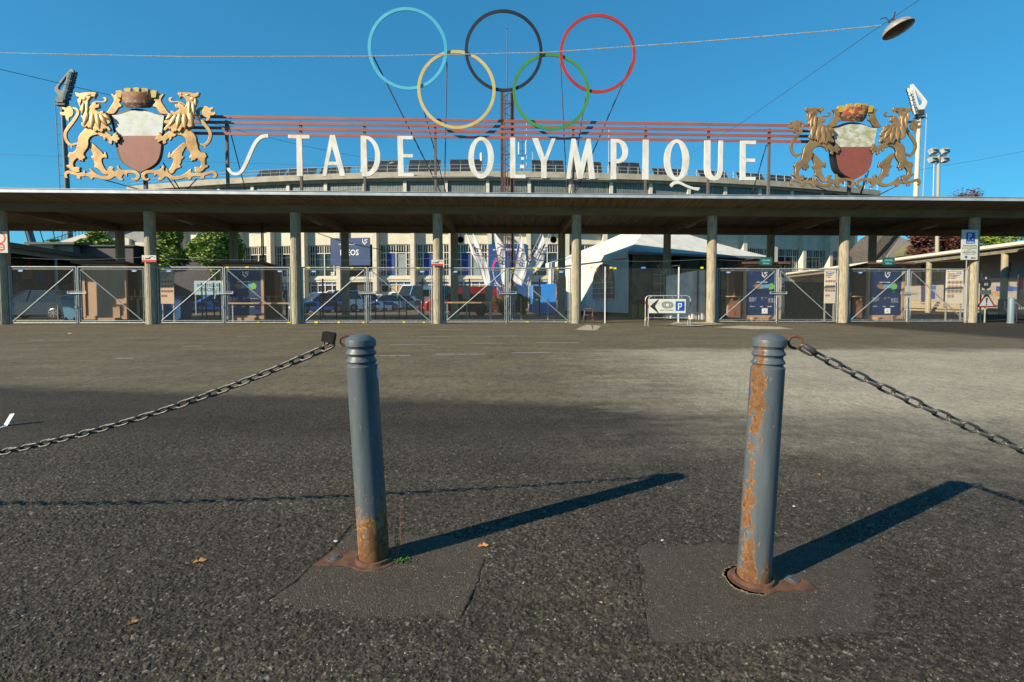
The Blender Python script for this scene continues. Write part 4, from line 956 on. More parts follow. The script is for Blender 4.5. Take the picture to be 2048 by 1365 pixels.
# ------------------------------------------------------------------ stadium
SW = M("stadium_white_wall", (.62, .57, .46), (.52, .48, .39), 1.0, .35, .7, .8, bmp=.1, bs=9)
SWP = M("stadium_pilaster_cream", (.62, .57, .47), (.5, .46, .38), 1.6, .35, .7, .8)
CLAD = M("grey_metal_cladding", (.17, .19, .175), (.13, .145, .135), 1.5, rough=.5)
WFR = M("window_frame_cream", (.55, .53, .46), rough=.6); SLAB = M("roof_slab_concrete", (.38, .345, .28), (.27, .245, .195), 1.2, .4, .7, .85)
CURB = M("curtain_blue", (.02, .05, .20), (.05, .10, .33), 4, .45, .55, .9, stretch=(6, 6, .2)); CURW = M("curtain_white", (.30, .36, .38), (.15, .19, .2), 4, .4, .6, .9, stretch=(6, 6, .2))
STRB = M("stripe_blue", (.02, .13, .36), rough=.5); BANB = M("banner_blue", (.006, .035, .12), (.008, .045, .145), .7, rough=.6)
CREAM = M("cream_panel", (.50, .33, .14), (.42, .28, .12), 3, rough=.7); RAILG = M("thin_rail_grey", (.40, .42, .42), rough=.5)
SOLM = M("solar_panel_dark", (.018, .022, .024), (.03, .033, .034), 1, rough=.35); SOLF = M("solar_frame", (.16, .17, .17), rough=.5, metal=.3)
R0, YF = 150.0, 62.0
CC = Vector((-R0 * sin(.042), YF + R0 * cos(.042), 0))
def SP(s, r, z):     # s metres along the arc from screen centre, r metres in front (+) of the arc
    a = .042 + s / R0; return CC + Vector((sin(a), -cos(a), 0)) * (R0 + r) + Vector((0, 0, z))
def SA(s): a = .042 + s / R0; return Vector((cos(a), sin(a), 0)), Vector((sin(a), -cos(a), 0))
def arcslab(mb, s0, s1, r0, r1, z0, z1, n=None):
    n = n or max(1, int(abs(s1 - s0) / 2.5))
    for i in range(n):
        a, b_ = s0 + (s1 - s0) * i / n, s0 + (s1 - s0) * (i + 1) / n
        vs = [SP(a, r0, z0), SP(b_, r0, z0), SP(b_, r0, z1), SP(a, r0, z1), SP(a, r1, z0), SP(b_, r1, z0), SP(b_, r1, z1), SP(a, r1, z1)]
        fs = [(0, 1, 2, 3), (5, 4, 7, 6), (0, 4, 5, 1), (3, 2, 6, 7)]
        if i == 0: fs.append((0, 3, 7, 4))
        if i == n - 1: fs.append((1, 5, 6, 2))
        mb.add(vs, fs)
PIT = 5.06; NB0, NB1 = -11, 10; S0 = -.35      # pilaster k stands at S0 + k * PIT
sdm = thing('stadium', "curved cream stadium stand with tall windows and a flat roof behind the canopy", 'stadium', (0, YF + 10, 0))
mb = MB(); arcslab(mb, S0 + NB0 * PIT, S0 + NB1 * PIT, -9, 1.1, 15.75, 16.45); arcslab(mb, S0 + NB0 * PIT, S0 + NB1 * PIT, -3, .62, 15.5, 15.748); mb.build('roof_slab', SLAB, sdm)
LOW = -3.2           # the lower storeys stand back from the upper gallery
for nm_, r0_, r1_, za_, zb2 in (('upper_wall', LOW - .4, LOW, 8.25, 12.4), ('gallery_floor', -5, .2, 12.403, 12.9), ('spandrel', LOW - .4, LOW, 3.35, 4.05), ('ledge', LOW + .002, LOW + .12, 3.65, 3.85), ('base_wall', LOW - .4, LOW, 0, 1.95)):
    mb = MB(); arcslab(mb, S0 + NB0 * PIT, S0 + NB1 * PIT, r0_, r1_, za_, zb2); mb.build(nm_, SW, sdm)
mb = MB()
for k in range(NB0, NB1):
    a = S0 + k * PIT
    X, N_ = SA(a + PIT / 2)
    for j in range(14):
        c_ = SP(a + .3 + (PIT - .6) * (j + .5) / 14, .1, 14.2); mb.box(c_ + N_ * (.02 * (j % 2)), ((PIT - .6) / 14 - .03, .2, 2.59), (X, -N_, Z1))
mb.build('cladding', CLAD, sdm)
for k in range(NB0, NB1 + 1):
    a = S0 + k * PIT; X, N_ = SA(a)
    mb = MB(); mb.box(SP(a, .25, 14.2), (.42, .45, 2.59), (X, -N_, Z1)); mb.build('gallery_pier', SWP, sdm)
    mb = MB(); mb.box(SP(a, LOW + .45, 6.2), (.55, .898, 12.39), (X, -N_, Z1)); mb.build('pilaster', SWP, sdm)
fw = gw = None; protos = {}
for k in range(NB0, NB1):
    a = S0 + (k + .5) * PIT; X, N_ = SA(a); o_ = SP(a, LOW - .2, 0)
    ang = atan2(X.y, X.x)
    def put(name, mats, fn, par=sdm, key=None):
        key = key or name
        if key not in protos:
            q = MB(); fn(q); me = bpy.data.meshes.new(name); me.from_pydata([tuple(v) for v in q.v], [], q.f); me.materials.append(mats); protos[key] = me
        ob = bpy.data.objects.new(name, protos[key]); COL.objects.link(ob); ob.parent = par; WM[ob.name] = WM[sdm.name]
        if par is sdm: ob.location = o_ - sdm.location; ob.rotation_euler = (0, 0, ang)
        return ob
    if k == -5: # portal bay under the banner
        mb = MB(); mb.box(o_ + Vector((0, .3, 2.2)) , (PIT - .6, .1, 4.4), (X, -N_, Z1)); mb.build('dark_portal', M("portal_dark", (.03, .03, .032), rough=.8), sdm)
        continue
    def frame(q):
        W = 4.3; z0, z1_ = 4.05, 8.25
        q.box((0, 0, z0 + .06), (W, .14, .12)); q.box((0, 0, z1_ - .06), (W, .14, .12))
        for x in (-2.09, -1.35, 0, 1.35, 2.09): q.box((x, .002, (z0 + z1_) / 2), (.12 if abs(x) != 2.09 else .12, .12, z1_ - z0 - .24))
        q.box((0, -.004, 7.15), (W - .2, .1, .1))
        for x in (-1.02, -.68, -.34, .34, .68, 1.02): q.box((x, 0, 7.62), (.06, .08, .9))
        for x in (-1.72, 1.72):
            q.box((x, 0, 6.1), (.05, .08, 4.1))
            for z in (4.9, 5.6, 6.3): q.box((x, -.003, z), (.7, .06, .05))
    wf = put('window', WFR, frame)
    put('pane', GLASS, lambda q: q.box((0, .12, 6.15), (4.2, .02, 4.1)), wf)
    if k in (-4, -3, -2):
        put('curtain_blue', CURB, lambda q: q.add([(-1.25 + 1.1 * j / 16, .06 + .025 * (j % 2), z) for z in (4.2, 7.05) for j in range(17)], [(j, j + 1, 18 + j, 17 + j) for j in range(16)]), wf)
        put('curtain_white', CURW, lambda q: q.add([(.12 + 1.1 * j / 16, .06 + .025 * (j % 2), z) for z in (4.2, 7.05) for j in range(17)], [(j, j + 1, 18 + j, 17 + j) for j in range(16)]), wf)
    if k in (2, 1):
        put('curtain_white', CURW, lambda q: q.add([(.12 + 1.1 * j / 16, .06 + .025 * (j % 2), z) for z in (4.2, 7.05) for j in range(17)], [(j, j + 1, 18 + j, 17 + j) for j in range(16)]), wf)
    def frame2(q):
        q.box((0, 0, 2.0), (4.2, .14, .1)); q.box((0, 0, 2.95), (4.2, .14, .1))
        for x in (-2.05, -1.0, 0.03, 1.05, 2.05): q.box((x, .003, 2.65), (.09, .12, 1.3))
    w2 = put('ground_window', WHITEP, frame2)
    put('pane', GLASS, lambda q: q.box((0, .12, 2.65), (4.1, .02, 1.38)), w2, key='pane_low')
    put('blue_strip', STRB, lambda q: q.box((0, .07, 3.15), (4.0, .04, .3)), w2)
    if k in (-4, -3, -2, -1): put('cream_blind', CREAM, lambda q: q.box((.55, .07, 2.45), (2.6, .04, .84)), w2)
# inner dark mass so nothing shows through
mb = MB(); arcslab(mb, S0 + NB0 * PIT, S0 + NB1 * PIT, -9, LOW - .6, 0, 12.4); mb.build('interior', M("dark_interior", (.03, .03, .03), rough=.9), sdm)
# roof railing
mb = MB(); 
for z in (16.95, 17.35): mb.tube([SP(S0 + NB0 * PIT + j * 2.5, .6, z) for j in range(int((NB1 - NB0) * PIT / 2.5))], .028, 4)
s = S0 + NB0 * PIT
while s < S0 + NB1 * PIT: mb.cyl(SP(s, .6, 16.45), SP(s, .6, 17.4), .03, n=4); s += 1.28
mb.build('railing', RAILG, sdm)
# banner, wall poster
def s_of(px, r=LOW + 1.0):
    lo, hi = -60.0, 60.0
    for _ in range(40):
        m_ = (lo + hi) / 2; p = SP(m_, r, 6)
        if PPX + F_PX * p.x / p.y < px: lo = m_
        else: hi = m_
    return lo
def hang(name, px0, px1, z0, z1_, mat, label, cat):
    a, b_ = s_of(px0), s_of(px1); p, q = SP(a, LOW + 1.0, 0), SP(b_, LOW + 1.0, 0); X = (q - p).normalized(); N_ = Vector((X.y, -X.x, 0))
    r = thing(name, label, cat, (p + q) / 2 + Vector((0, 0, z0)))
    mb = MB(); mb.box((p + q) / 2 + Vector((0, 0, (z0 + z1_) / 2)), ((q - p).length, .06, z1_ - z0), (X, -N_, Z1)); mb.build('panel', mat, r)
    return r, p, X, N_, (q - p).length
r, p, X, N_, wd = hang('banner', 663, 742, 5.45, 9.0, BANB, "dark blue banner with white company lettering hung on the stadium facade", 'banner')
mb = MB(); o_ = p + N_ * .04
text(mb, "INEOS", o_ + X * 1.35 + Z1 * 6.75, X, Z1, 2.5, .75); text(mb, "TRIBUNE NORD", o_ + X * 1.1 + Z1 * 8.1, X, Z1, 2.3, .17)
mb.build('lettering', WHITET, r)
def ls(mb, o_, X, U, s):   # two-letter club monogram in an angular shield shape
    def st(a, b_, w_=.13):
        A, B_ = o_ + X * (a[0] * s) + U * (a[1] * s), o_ + X * (b_[0] * s) + U * (b_[1] * s); d = (B_ - A).normalized(); n_ = X.cross(U); sd_ = d.cross(n_) * (w_ * s / 2); e = d * (w_ * s / 2)
        mb.quad(A - sd_ - e, B_ - sd_ + e, B_ + sd_ + e, A + sd_ - e)
    for a, b_ in [((0, 1), (0, .42)), ((0, .42), (.3, .42)), ((.95, .95), (.5, .95)), ((.5, .95), (.4, .78)), ((.4, .78), (.85, .6)), ((.85, .6), (.85, .42)), ((.85, .42), (.45, .12)), ((.1, .3), (.45, .0))]: st(a, b_)
mb = MB(); ls(mb, o_ + X * (wd - 1.0) + Z1 * 8.15, X, Z1, .65); mb.build('emblem', WHITET, r)
r, p, X, N_, wd = hang('wall_poster', 977, 1053, .9, 8.1, M("poster_blue", (.003, .055, .20), (.004, .065, .23), .8, rough=.6), "tall royal blue wall poster with a pink dotted arc behind the flags", 'poster')
o_ = p + N_ * .04; mb = MB(); cx, cz_ = 2.3, 4.7
for i in range(26):
    a = radians(150 + i * 5); mb.box(o_ + X * (cx + 1.7 * cos(a)) + Z1 * (cz_ + 2.2 * sin(a)), (.11, .02, .11), (X, -N_, Z1))
scrib(mb, "aaaaaaaaa", o_ + X * .6 + Z1 * 7.3, X, Z1, 3.2, .28)
for k in range(4): scrib(mb, "aaaaaa", o_ + X * .75 + Z1 * (2.3 + .25 * k), X, Z1, .5, .14)
mb.build('lettering', WHITET, r)
mb = MB()
for i in range(4): a = radians(140 + i * 11); mb.box(o_ + N_ * .01 + X * (cx + 1.75 * cos(a)) + Z1 * (cz_ + 2.2 * sin(a)), (.3, .02, .42), (X, -N_, Z1))
mb.build('pink_mark', M("pink_print", (.55, .05, .22), rough=.6), r)
mb = MB(); mb.lathe([(.34, 0), (.34, .03)], 16, origin=o_ + X * 2.75 + Z1 * 2.8, ax=N_); mb.build('orange_dot', M("orange_print", (.7, .35, .04), rough=.6), r)
for ch, px in (("D", 666), ("E", 743)):
    a = s_of(px, LOW + .95); X, N_ = SA(a); c_ = SP(a, LOW + .93, 4.0)
    mb = MB(); mb.box(c_ + Z1 * .25, (.45, .03, .75), (X, -N_, Z1)); r = thing('entrance_letter', "small white plate with letter %s on the pilaster beside the dark portal" % ch, 'sign', c_); mb.build('plate', WHITEP, r)
    mb = MB(); text(mb, ch, c_ + N_ * .02 - X * .14 + Z1 * .0, X, Z1, .28, .5); mb.build('lettering', BLACKT, r)
# solar panels on the roof
sp0 = None
for i, (px, ht, tilt) in enumerate([(545, .9, 22), (605, .9, 22), (672, 1.05, 26), (765, 1.75, 62), (850, 1.75, 64), (932, 1.75, 64), (1096, 1.7, 64), (1172, 1.6, 62), (1250, 1.7, 60), (1335, 1.05, 35), (1425, .95, 30), (1500, .8, 26), (1560, .8, 26), (1615, .75, 26)]):
    s = s_of(px, -.6); X, N_ = SA(s); c_ = SP(s, -.6, 16.47)
    lab = "rack of dark solar panels on the stadium roof edge, number %d from the left" % (i + 1)
    lab = "dark solar panel rack on the stadium roof, " + ["leftmost, left of the letter T", "behind the foot of the letter T", "behind the foot of the letter A", "between the letters D and E", "left of the letter O", "behind the left side of letter O",
        "behind the letter Y", "behind the letter M", "behind the letter P", "behind the letter Q", "between the letters Q and U", "behind the last letter E", "left of the dull bronze crest", "behind the dull bronze crest"][i]
    r = thing('solar_panel', lab, 'solar panel', c_, atan2(X.y, X.x), 'solar panel racks on the stadium roof')
    t_ = radians(max(tilt, 54)); W = 4.0; ht = max(ht, 1.1); ln = ht / sin(t_)
    U = Vector((0, cos(t_), sin(t_))); Nn = Vector((0, -sin(t_), cos(t_)))
    mb = MB(); mb.box(U * ln / 2 + Z1 * .35, (W, .03, ln), (Vector((1, 0, 0)), -Nn, U)); mb.build('panel', SOLM, r, local=True)
    mb = MB()
    for x in (-W / 2, -W / 6, W / 6, W / 2): mb.box(U * ln / 2 + Z1 * .35 + Vector((x, 0, 0)) - Nn * -.02, (.05, .05, ln), (Vector((1, 0, 0)), -Nn, U)); mb.cyl((x * .9, .9 * ln * cos(t_), 0), (x * .9, .9 * ln * cos(t_), .35 + .9 * ln * sin(t_)), .03, n=4)
    mb.box(U * ln + Z1 * .35, (W, .06, .06)); mb.box(U * ln * .66 + Z1 * .35 - Nn * -.02, (W, .05, .03), (Vector((1, 0, 0)), -Nn, U)); mb.build('rack', SOLF, r, local=True)
# roof antennas
def RP(px, z): s = s_of(px, -1.5); return SP(s, -1.5, z)
def zat(py, p): return 1 + (600 - py) * p.y / 1000
b_ = RP(964, 16.45); r = thing('roof_antenna', "white round antenna on a reddish pole inside the letter O", 'antenna', b_)
mb = MB(); mb.cyl(b_, b_ + Z1 * 1.3, .09, n=8); mb.build('pole', RUSTB, r); mb = MB(); mb.cyl(b_ + Z1 * 1.3, b_ + Z1 * 2.9, .19, n=14); mb.build('antenna_body', WHITEP, r, smooth=40)
b_ = RP(1044, 16.45); r = thing('cell_antenna', "cell antenna mast with white panels beside the letter L", 'antenna', b_)
mb = MB(); mb.cyl(b_, b_ + Z1 * 4.6, .07, n=6); mb.cyl(b_ + Vector((.3, 0, 0)), b_ + Vector((.3, 0, 1.6)), .05, n=6)
for z in (2.6, 3.2, 4.3): mb.box(b_ + Z1 * z, (.9, .06, .06))
mb.build('mast', DARKST, r)
mb = MB(); mb.box(b_ + Vector((-.42, -.1, 3.5)), (.14, .12, 1.5)); mb.box(b_ + Vector((.48, -.1, 3.55)), (.13, .12, 1.6)); mb.box(b_ + Vector((.05, -.1, 1.2)), (.55, .3, .5)); mb.box(b_ + Vector((.08, -.12, 2.2)), (.35, .25, .35)); mb.build('panel', WHITEP, r)
for px, py, nm in ((1053, 248, "tall thin white whip antenna right of the cell antenna"), (1065, 308, "short white rod antenna left of the letter Y"), (1215.5, 262, "tall thin white whip antenna left of the letter P")):
    b_ = RP(px, 16.45); mb = MB(); mb.cyl(b_, Vector((b_.x, b_.y, zat(py, b_))), .03 if py != 308 else .05, .022, n=5); tag(mb.build('whip_antenna', WHITEP), nm, 'antenna')
# ramp and stair wing at the left end of the stand
wg = thing('stair_wing', "sloping white stair ramp with railing at the stadium's left end", 'stairway', P(200, 600, 58).xy.to_3d())
def wp(px, py, Y): return P(px, py, Y)
mb = MB(); YW = 58
def slabp(pts, Y, dep, mb): mb.prism(pts, lambda x, y, d: P(x, y, Y) + Vector((0, d, 0)), 0, dep)
slabp([(108, 489), (118, 484), (250, 442), (262, 446), (172, 476), (120, 492)], YW, 2.5, mb); mb.build('ramp_parapet', SWP, wg)
mb = MB(); slabp([(120, 493), (172, 476.5), (262, 446.5), (330, 440), (330, 520), (205, 520), (120, 505)], YW + .6, 3, mb); mb.build('ramp_wall', M("shaded_wall_grey", (.28, .28, .28), (.24, .24, .24), 2, rough=.8), wg)
mb = MB(); slabp([(245, 475), (258, 478), (258, 500), (245, 500)], YW + .2, .39, mb); slabp([(270, 485), (330, 484), (330, 500), (270, 500)], YW, .59, mb); mb.build('landing', SWP, wg)
mb = MB()
for k in range(16):
    x = 88 + k * 7.0; yb = 492 - (x - 88) * .30; mb.cyl(P(x, yb, YW + 1), P(x, yb - 11, YW + 1), .035, n=4)
mb.cyl(P(86, 484, YW + 1), P(195, 449, YW + 1), .04, n=4); mb.build('railing', BLACKM, wg)
# ------------------------------------------------------------------ floodlight masts
FLG = M("mast_blue_grey", (.085, .12, .15), (.06, .085, .11), 1, rough=.6); FLW = M("mast_cream", (.60, .52, .40), (.5, .44, .34), 1, rough=.6); LAMPM = M("lamp_glass_bright", (.75, .75, .72), rough=.25, spec=.8)
def flood(name, label, Y, foot, head, poly, hole, lamps, mat, ladder, w0):
    r = thing(name, label, 'floodlight', P(foot[0], 600, Y).xy.to_3d())
    a, b_ = P(foot[0], foot[1], Y), P(head[0], head[1], Y); d = (b_ - a) / (b_.z - a.z); a0 = a - d * a.z
    mb = MB(); mb.cyl(a0, b_, w0, w0 * .62, n=14); mb.build('mast', mat, r, smooth=40)
    mb = MB(); off = Vector((ladder, -.3, 0)); mb.cyl(a0 + off, b_ + off, .07, n=5)
    z = a.z - 5
    while z < b_.z:
        q = a0 + d * z; mb.cyl(q + off, q, .03, n=4); z += 1.9
    mb.build('ladder', RAILG if ladder > 0 else FLG, r)
    mb = MB(); vs_, fs_ = curve_mesh([poly, hole], .22); 
    mb.add([P(x, y, Y) + Vector((0, zz, 0)) for x, y, zz in [(v.x, v.y, v.z) for v in vs_]], fs_); mb.build('head_frame', mat if ladder < 0 else WHITEP, r)
    (x0, y0), (x1, y1) = lamps; random.seed(3)
    k = 0
    for i in range(17):
        for j in range(3):
            t_ = i / 16; x = x0 + (x1 - x0) * t_ + (j - 1) * 4.2 + random.uniform(-.6, .6); y = y0 + (y1 - y0) * t_ + random.uniform(-1, 1)
            c_ = P(x, y, Y + .9 * (j - 1)); mb = MB(); mb.box(c_, (.34, .4, .26), None); mb.mi = 1; mb.lathe([(.14, 0), (.21, .12)], 8, origin=c_ - Vector((.0, .27, .05)), ax=(-.4 if ladder > 0 else .5, -1, -.5)); mb.build('lamp', [DARKST, LAMPM], r)
    mb = MB(); mb.box(P(head[0], head[1] - 2, Y), (1.3, 1.3, 1.0)); mb.box(P(head[0], head[1] + 7, Y), (1.9, 1.2, .25)); mb.build('platform', DARKST, r)
sc1 = lambda pts: [(90 + x / 4.875, 120 + y / 4.875) for x, y in pts]
flood('floodlight_mast', "blue-grey floodlight mast with triangular head at the left behind the bright crest", 95, (134.5, 380), (125, 204), sc1([(258, 92), (280, 100), (290, 120), (215, 355), (190, 368), (150, 368), (100, 300), (102, 282), (150, 220)]), sc1([(222, 152), (215, 200), (180, 300), (160, 305), (135, 285), (140, 265)]),
      [sc1([(282, 130)])[0], sc1([(215, 385)])[0]], FLG, -1.1, .55)
sc2 = lambda pts: [(1540 + x / 5.25, 150 + y / 5.25) for x, y in pts]
flood('floodlight_mast', "cream floodlight mast with white triangular head at the right behind the dull crest", 112, (1831.5, 393), (1839, 229), sc2([(1478, 105), (1495, 98), (1640, 275), (1642, 300), (1615, 360), (1565, 370), (1540, 340), (1476, 125)]), sc2([(1510, 150), (1605, 280), (1600, 310), (1555, 325)]),
      [sc2([(1462, 150)])[0], sc2([(1530, 410)])[0]], FLW, 1.35, .62)
# lamp mast with four lamps
r = thing('lamp_mast', "grey lamp mast carrying four square lamps at the far right", 'floodlight', P(1872, 600, 60).xy.to_3d())
a, b_ = P(1873, 600, 60), P(1877, 312, 60); mb = MB(); mb.cyl((a.x, a.y, 0), b_, .24, .17, n=12); mb.build('mast', M("mast_grey_tan", (.34, .31, .24), rough=.7), r, smooth=40)
mb = MB(); mb.cyl(P(1866, 394, 60), P(1868, 328, 60), .05, n=4)
for k in range(20): y = 330 + k * 4.2; mb.cyl(P(1868 - (y - 330) * .03, y, 60), P(1872.5, y, 60), .018, n=4)
mb.build('ladder', RAILG, r)
mb = MB()
for y in (312, 314): mb.cyl(P(1859, y, 60), P(1893, y, 60), .05, n=5)
mb.build('cross_arm', DARKST, r)
for x, y in ((1867, 303), (1889, 303), (1866, 320), (1888, 320)):
    mb = MB(); c_ = P(x, y, 60); mb.box(c_, (.85, .55, .58), (Vector((.96, .2, .1)).normalized(), Vector((-.2, .9, -.3)).normalized(), Vector((-.2, .3, .93)).normalized())); o = mb.build('lamp', M("lamp_housing", (.42, .42, .40), (.25, .25, .24), 4, rough=.4), r)
    mb = MB(); mb.box(c_ + Vector((.05, -.32, -.05)), (.62, .03, .42)); mb.build('lamp_glass', GLASS, o); mb = MB(); mb.cyl(c_ + Vector((-.3, 0, .2 if y > 312 else -.2)), c_ + Vector((-.3, 0, .6 if y > 312 else -.6)), .03, n=4); mb.build('bracket', DARKST, o)
# leaning pylon at the far left
r = thing('leaning_pylon', "blue-grey leaning pylon with stay cables under the canopy at the far left", 'pylon', P(64, 600, 120).xy.to_3d())
a, b_ = P(55, 455, 120), P(69, 500, 120); d = (a - b_) / (a.z - b_.z); mb = MB(); mb.cyl(b_ - d * b_.z, a + d * 2, .75, n=12); mb.build('pylon', FLG, r, smooth=40)
mb = MB()
for x0, y0, x1, y1 in ((48, 455, 57, 486), (78, 455, 88, 488), (106, 462, 110, 480)): mb.cyl(P(x0, y0, 118), P(x1, y1, 118), .12, n=4)
mb.build('cable', DARKST, r)
# ------------------------------------------------------------------ overhead wires and hanging street lamps
def wire(name, pts, r_, mat, label, dips=0.0):
    mb = MB(); ps = [P(*q) for q in pts]; mb.tube(ps, r_, 5); tag(mb.build(name, mat), label, 'wire')
WPALE = M("wire_pale_twisted", (.42, .40, .34), (.2, .19, .17), 30, rough=.6)
def lerp_pts(p, q, n=14, sag=0): return [(p[0] + (q[0] - p[0]) * t, p[1] + (q[1] - p[1]) * t + sag * 4 * t * (1 - t), p[2] + (q[2] - p[2]) * t) for t in [k / n for k in range(n + 1)]]
wire('overhead_wire', [(-300, 100, 14.0), (0, 106.5, 13.5), (370, 114, 12.9), (740, 113, 12.3), (1090, 105.5, 11.7), (1400, 84, 11.2), (1650, 63, 10.8), (1762, 51.5, 10.6)], .011, WPALE, "pale twisted cable crossing in front of the rings to the hanging lamp")
wire('overhead_wire', lerp_pts((1838, 0, 9.6), (1762, 52, 10.6), 3) + lerp_pts((1745, 63, 10.9), (1480, 248, 18), 6) + lerp_pts((1470, 254, 18.4), (1330, 340, 30), 6), .006, DARKST, "dark cable rising from behind the letter Q to the hanging lamp")
wire('overhead_wire', [(-120, 112, 20), (0, 139, 22), (115, 166, 24), (230, 193, 26), (330, 222, 29), (480, 262, 35), (620, 295, 43), (740, 318, 52), (785, 326, 57)], .013, DARKST, "dark cable sloping down from the upper left behind the letters to the small far lamp")
wire('overhead_wire', [(-100, 303, 60), (0, 309, 60), (300, 321, 60), (600, 330, 60), (790, 333, 60)], .015, DARKST, "thin faint cable low across the left sky")
wire('overhead_wire', [(1840, 340, 60), (1900, 330, 60), (1960, 320, 60), (2048, 303, 60), (2200, 272, 60)], .015, DARKST, "thin faint cable at the right edge of the sky")
mb = MB(); mb.tube([L(on(400 + 505 - 270, 470, 6.5)[0] + k * .6, 6.55, 4.6 - .22 * k + .012 * k * k) for k in range(9)], .02, 5); tag(mb.build('hanging_cable', RUSTB), "reddish cable drooping under the canopy past the dark blue banner", 'wire')
LAMPB = M("lamp_shell_grey", (.27, .255, .22), (.20, .19, .165), 8, rough=.5); LAMPD = M("lamp_under_dark", (.025, .02, .018), (.07, .03, .02), 12, rough=.3)
def hlamp(px, py, Y, R, label, ax):
    c_ = P(px, py, Y); r = thing('hanging_lamp', label, 'street lamp', c_)
    mb = MB(); mb.lathe([(R, 0), (R * 1.0, R * .07), (R * .9, R * .28), (R * .66, R * .47), (R * .34, R * .58), (.001, R * .60)], 36, origin=c_, ax=ax, cap=False); mb.build('shade', LAMPB, r, smooth=60)
    mb = MB(); mb.lathe([(R * .97, R * .02), (R * .8, -R * .06), (R * .4, -R * .1), (.001, -R * .11)], 36, origin=c_, ax=ax, cap=False); mb.build('glass', LAMPD, r, smooth=60)
    A = Vector(ax).normalized(); mb = MB(); mb.cyl(c_ + A * R * .5, c_ + A * R * .95, R * .08, n=8); mb.tube([c_ + A * R * .6 + Vector((-R * .5, 0, 0)), c_ + A * R * .95, c_ + A * R * 1.5 + Vector((R * .35, 0, 0))], R * .05, 6)
    mb.tube([c_ + A * R * .62 + Vector((-R * .35, 0, 0)), c_ + A * R * .95 + Vector((-R * .55, 0, .02)), c_ + A * R * .9 + Vector((-R * .95, 0, 0))], R * .035, 6); mb.build('hanger', DARKST, r)
    return r
hlamp(1797, 60, 10.4, .285, "grey disc street lamp hanging from cables at the upper right", (-.27, .20, .94))
hlamp(786, 329, 57, .42, "small far lamp hanging between the letters D and E", (0, 0, 1))
# ------------------------------------------------------------------ loudspeakers, flags
for px, lab in ((921, "round dark loudspeaker under the canopy at the left of the flags"), (1107, "round dark loudspeaker under the canopy at the right of the flags")):
    u, z = on(px, 480, 6.5); r = thing('loudspeaker', lab, 'loudspeaker', L(u, 6.5, z)); c_ = L(u, 6.5, z)
    mb = MB(); mb.lathe([(.06, .3), (.11, .2), (.15, .05), (.185, -.02), (.17, -.03), (.10, .08), (.001, .12)], 24, origin=c_, ax=EN, cap=False); mb.build('horn', BLACKM, r, smooth=60)
    mb = MB(); mb.cyl(c_ + Z1 * .12, c_ + Z1 * .35, .02, n=6); mb.build('bracket', BLACKM, r)
zf = lambda pts: [(880 + x / 7.185, 460 + y / 7.185) for x, y in pts]
FLAGW = M("flag_white_cloth", (.66, .67, .69), (.50, .53, .58), 1.6, .42, .62, .8, stretch=(2, 2, .5)); FLAGT = M("flag_print_purple", (.20, .14, .20), rough=.8); FLAGB = M("flag_blue_cloth", (.03, .06, .2), rough=.8)
flags = [("white flag hanging furled, outermost on the left of the mast", [(365, 60), (390, 80), (470, 250), (560, 400), (600, 520), (700, 780), (650, 800), (560, 560), (530, 470), (460, 350), (420, 220)], 35.5, None, FLAGW),
         ("white flag hanging second from the left of the mast", [(460, 60), (500, 90), (590, 260), (640, 420), (690, 560), (725, 770), (690, 790), (640, 640), (590, 420), (545, 280), (500, 240)], 35, None, FLAGW),
         ("white flag with large purple letters just left of the rusty mast", [(775, 50), (820, 90), (925, 240), (930, 500), (928, 800), (880, 700), (855, 520), (840, 400), (800, 240)], 33.4, ("BCV", (868, 470), (905, 190)), FLAGW),
         ("grey-white flag with purple letters right of the rusty mast", [(1160, 70), (1190, 160), (1215, 300), (1245, 470), (1210, 640), (1180, 805), (1060, 740), (1050, 700), (1100, 470), (1140, 280)], 33.6, ("BCV", (1150, 500), (1215, 260)), FLAGW),
         ("white flag with slanted letters leaning out to the right", [(1475, 60), (1485, 220), (1400, 420), (1300, 640), (1210, 770), (1180, 800), (1215, 640), (1290, 470), (1400, 270)], 34, ("BCV", (1290, 480), (1450, 260)), FLAGW),
         ("white and blue flag, outermost on the right of the mast", [(1600, 60), (1540, 230), (1510, 330), (1500, 440), (1420, 560), (1330, 640), (1290, 760), (1240, 800), (1290, 620), (1380, 460), (1480, 290), (1540, 170)], 34.6, None, FLAGW)]
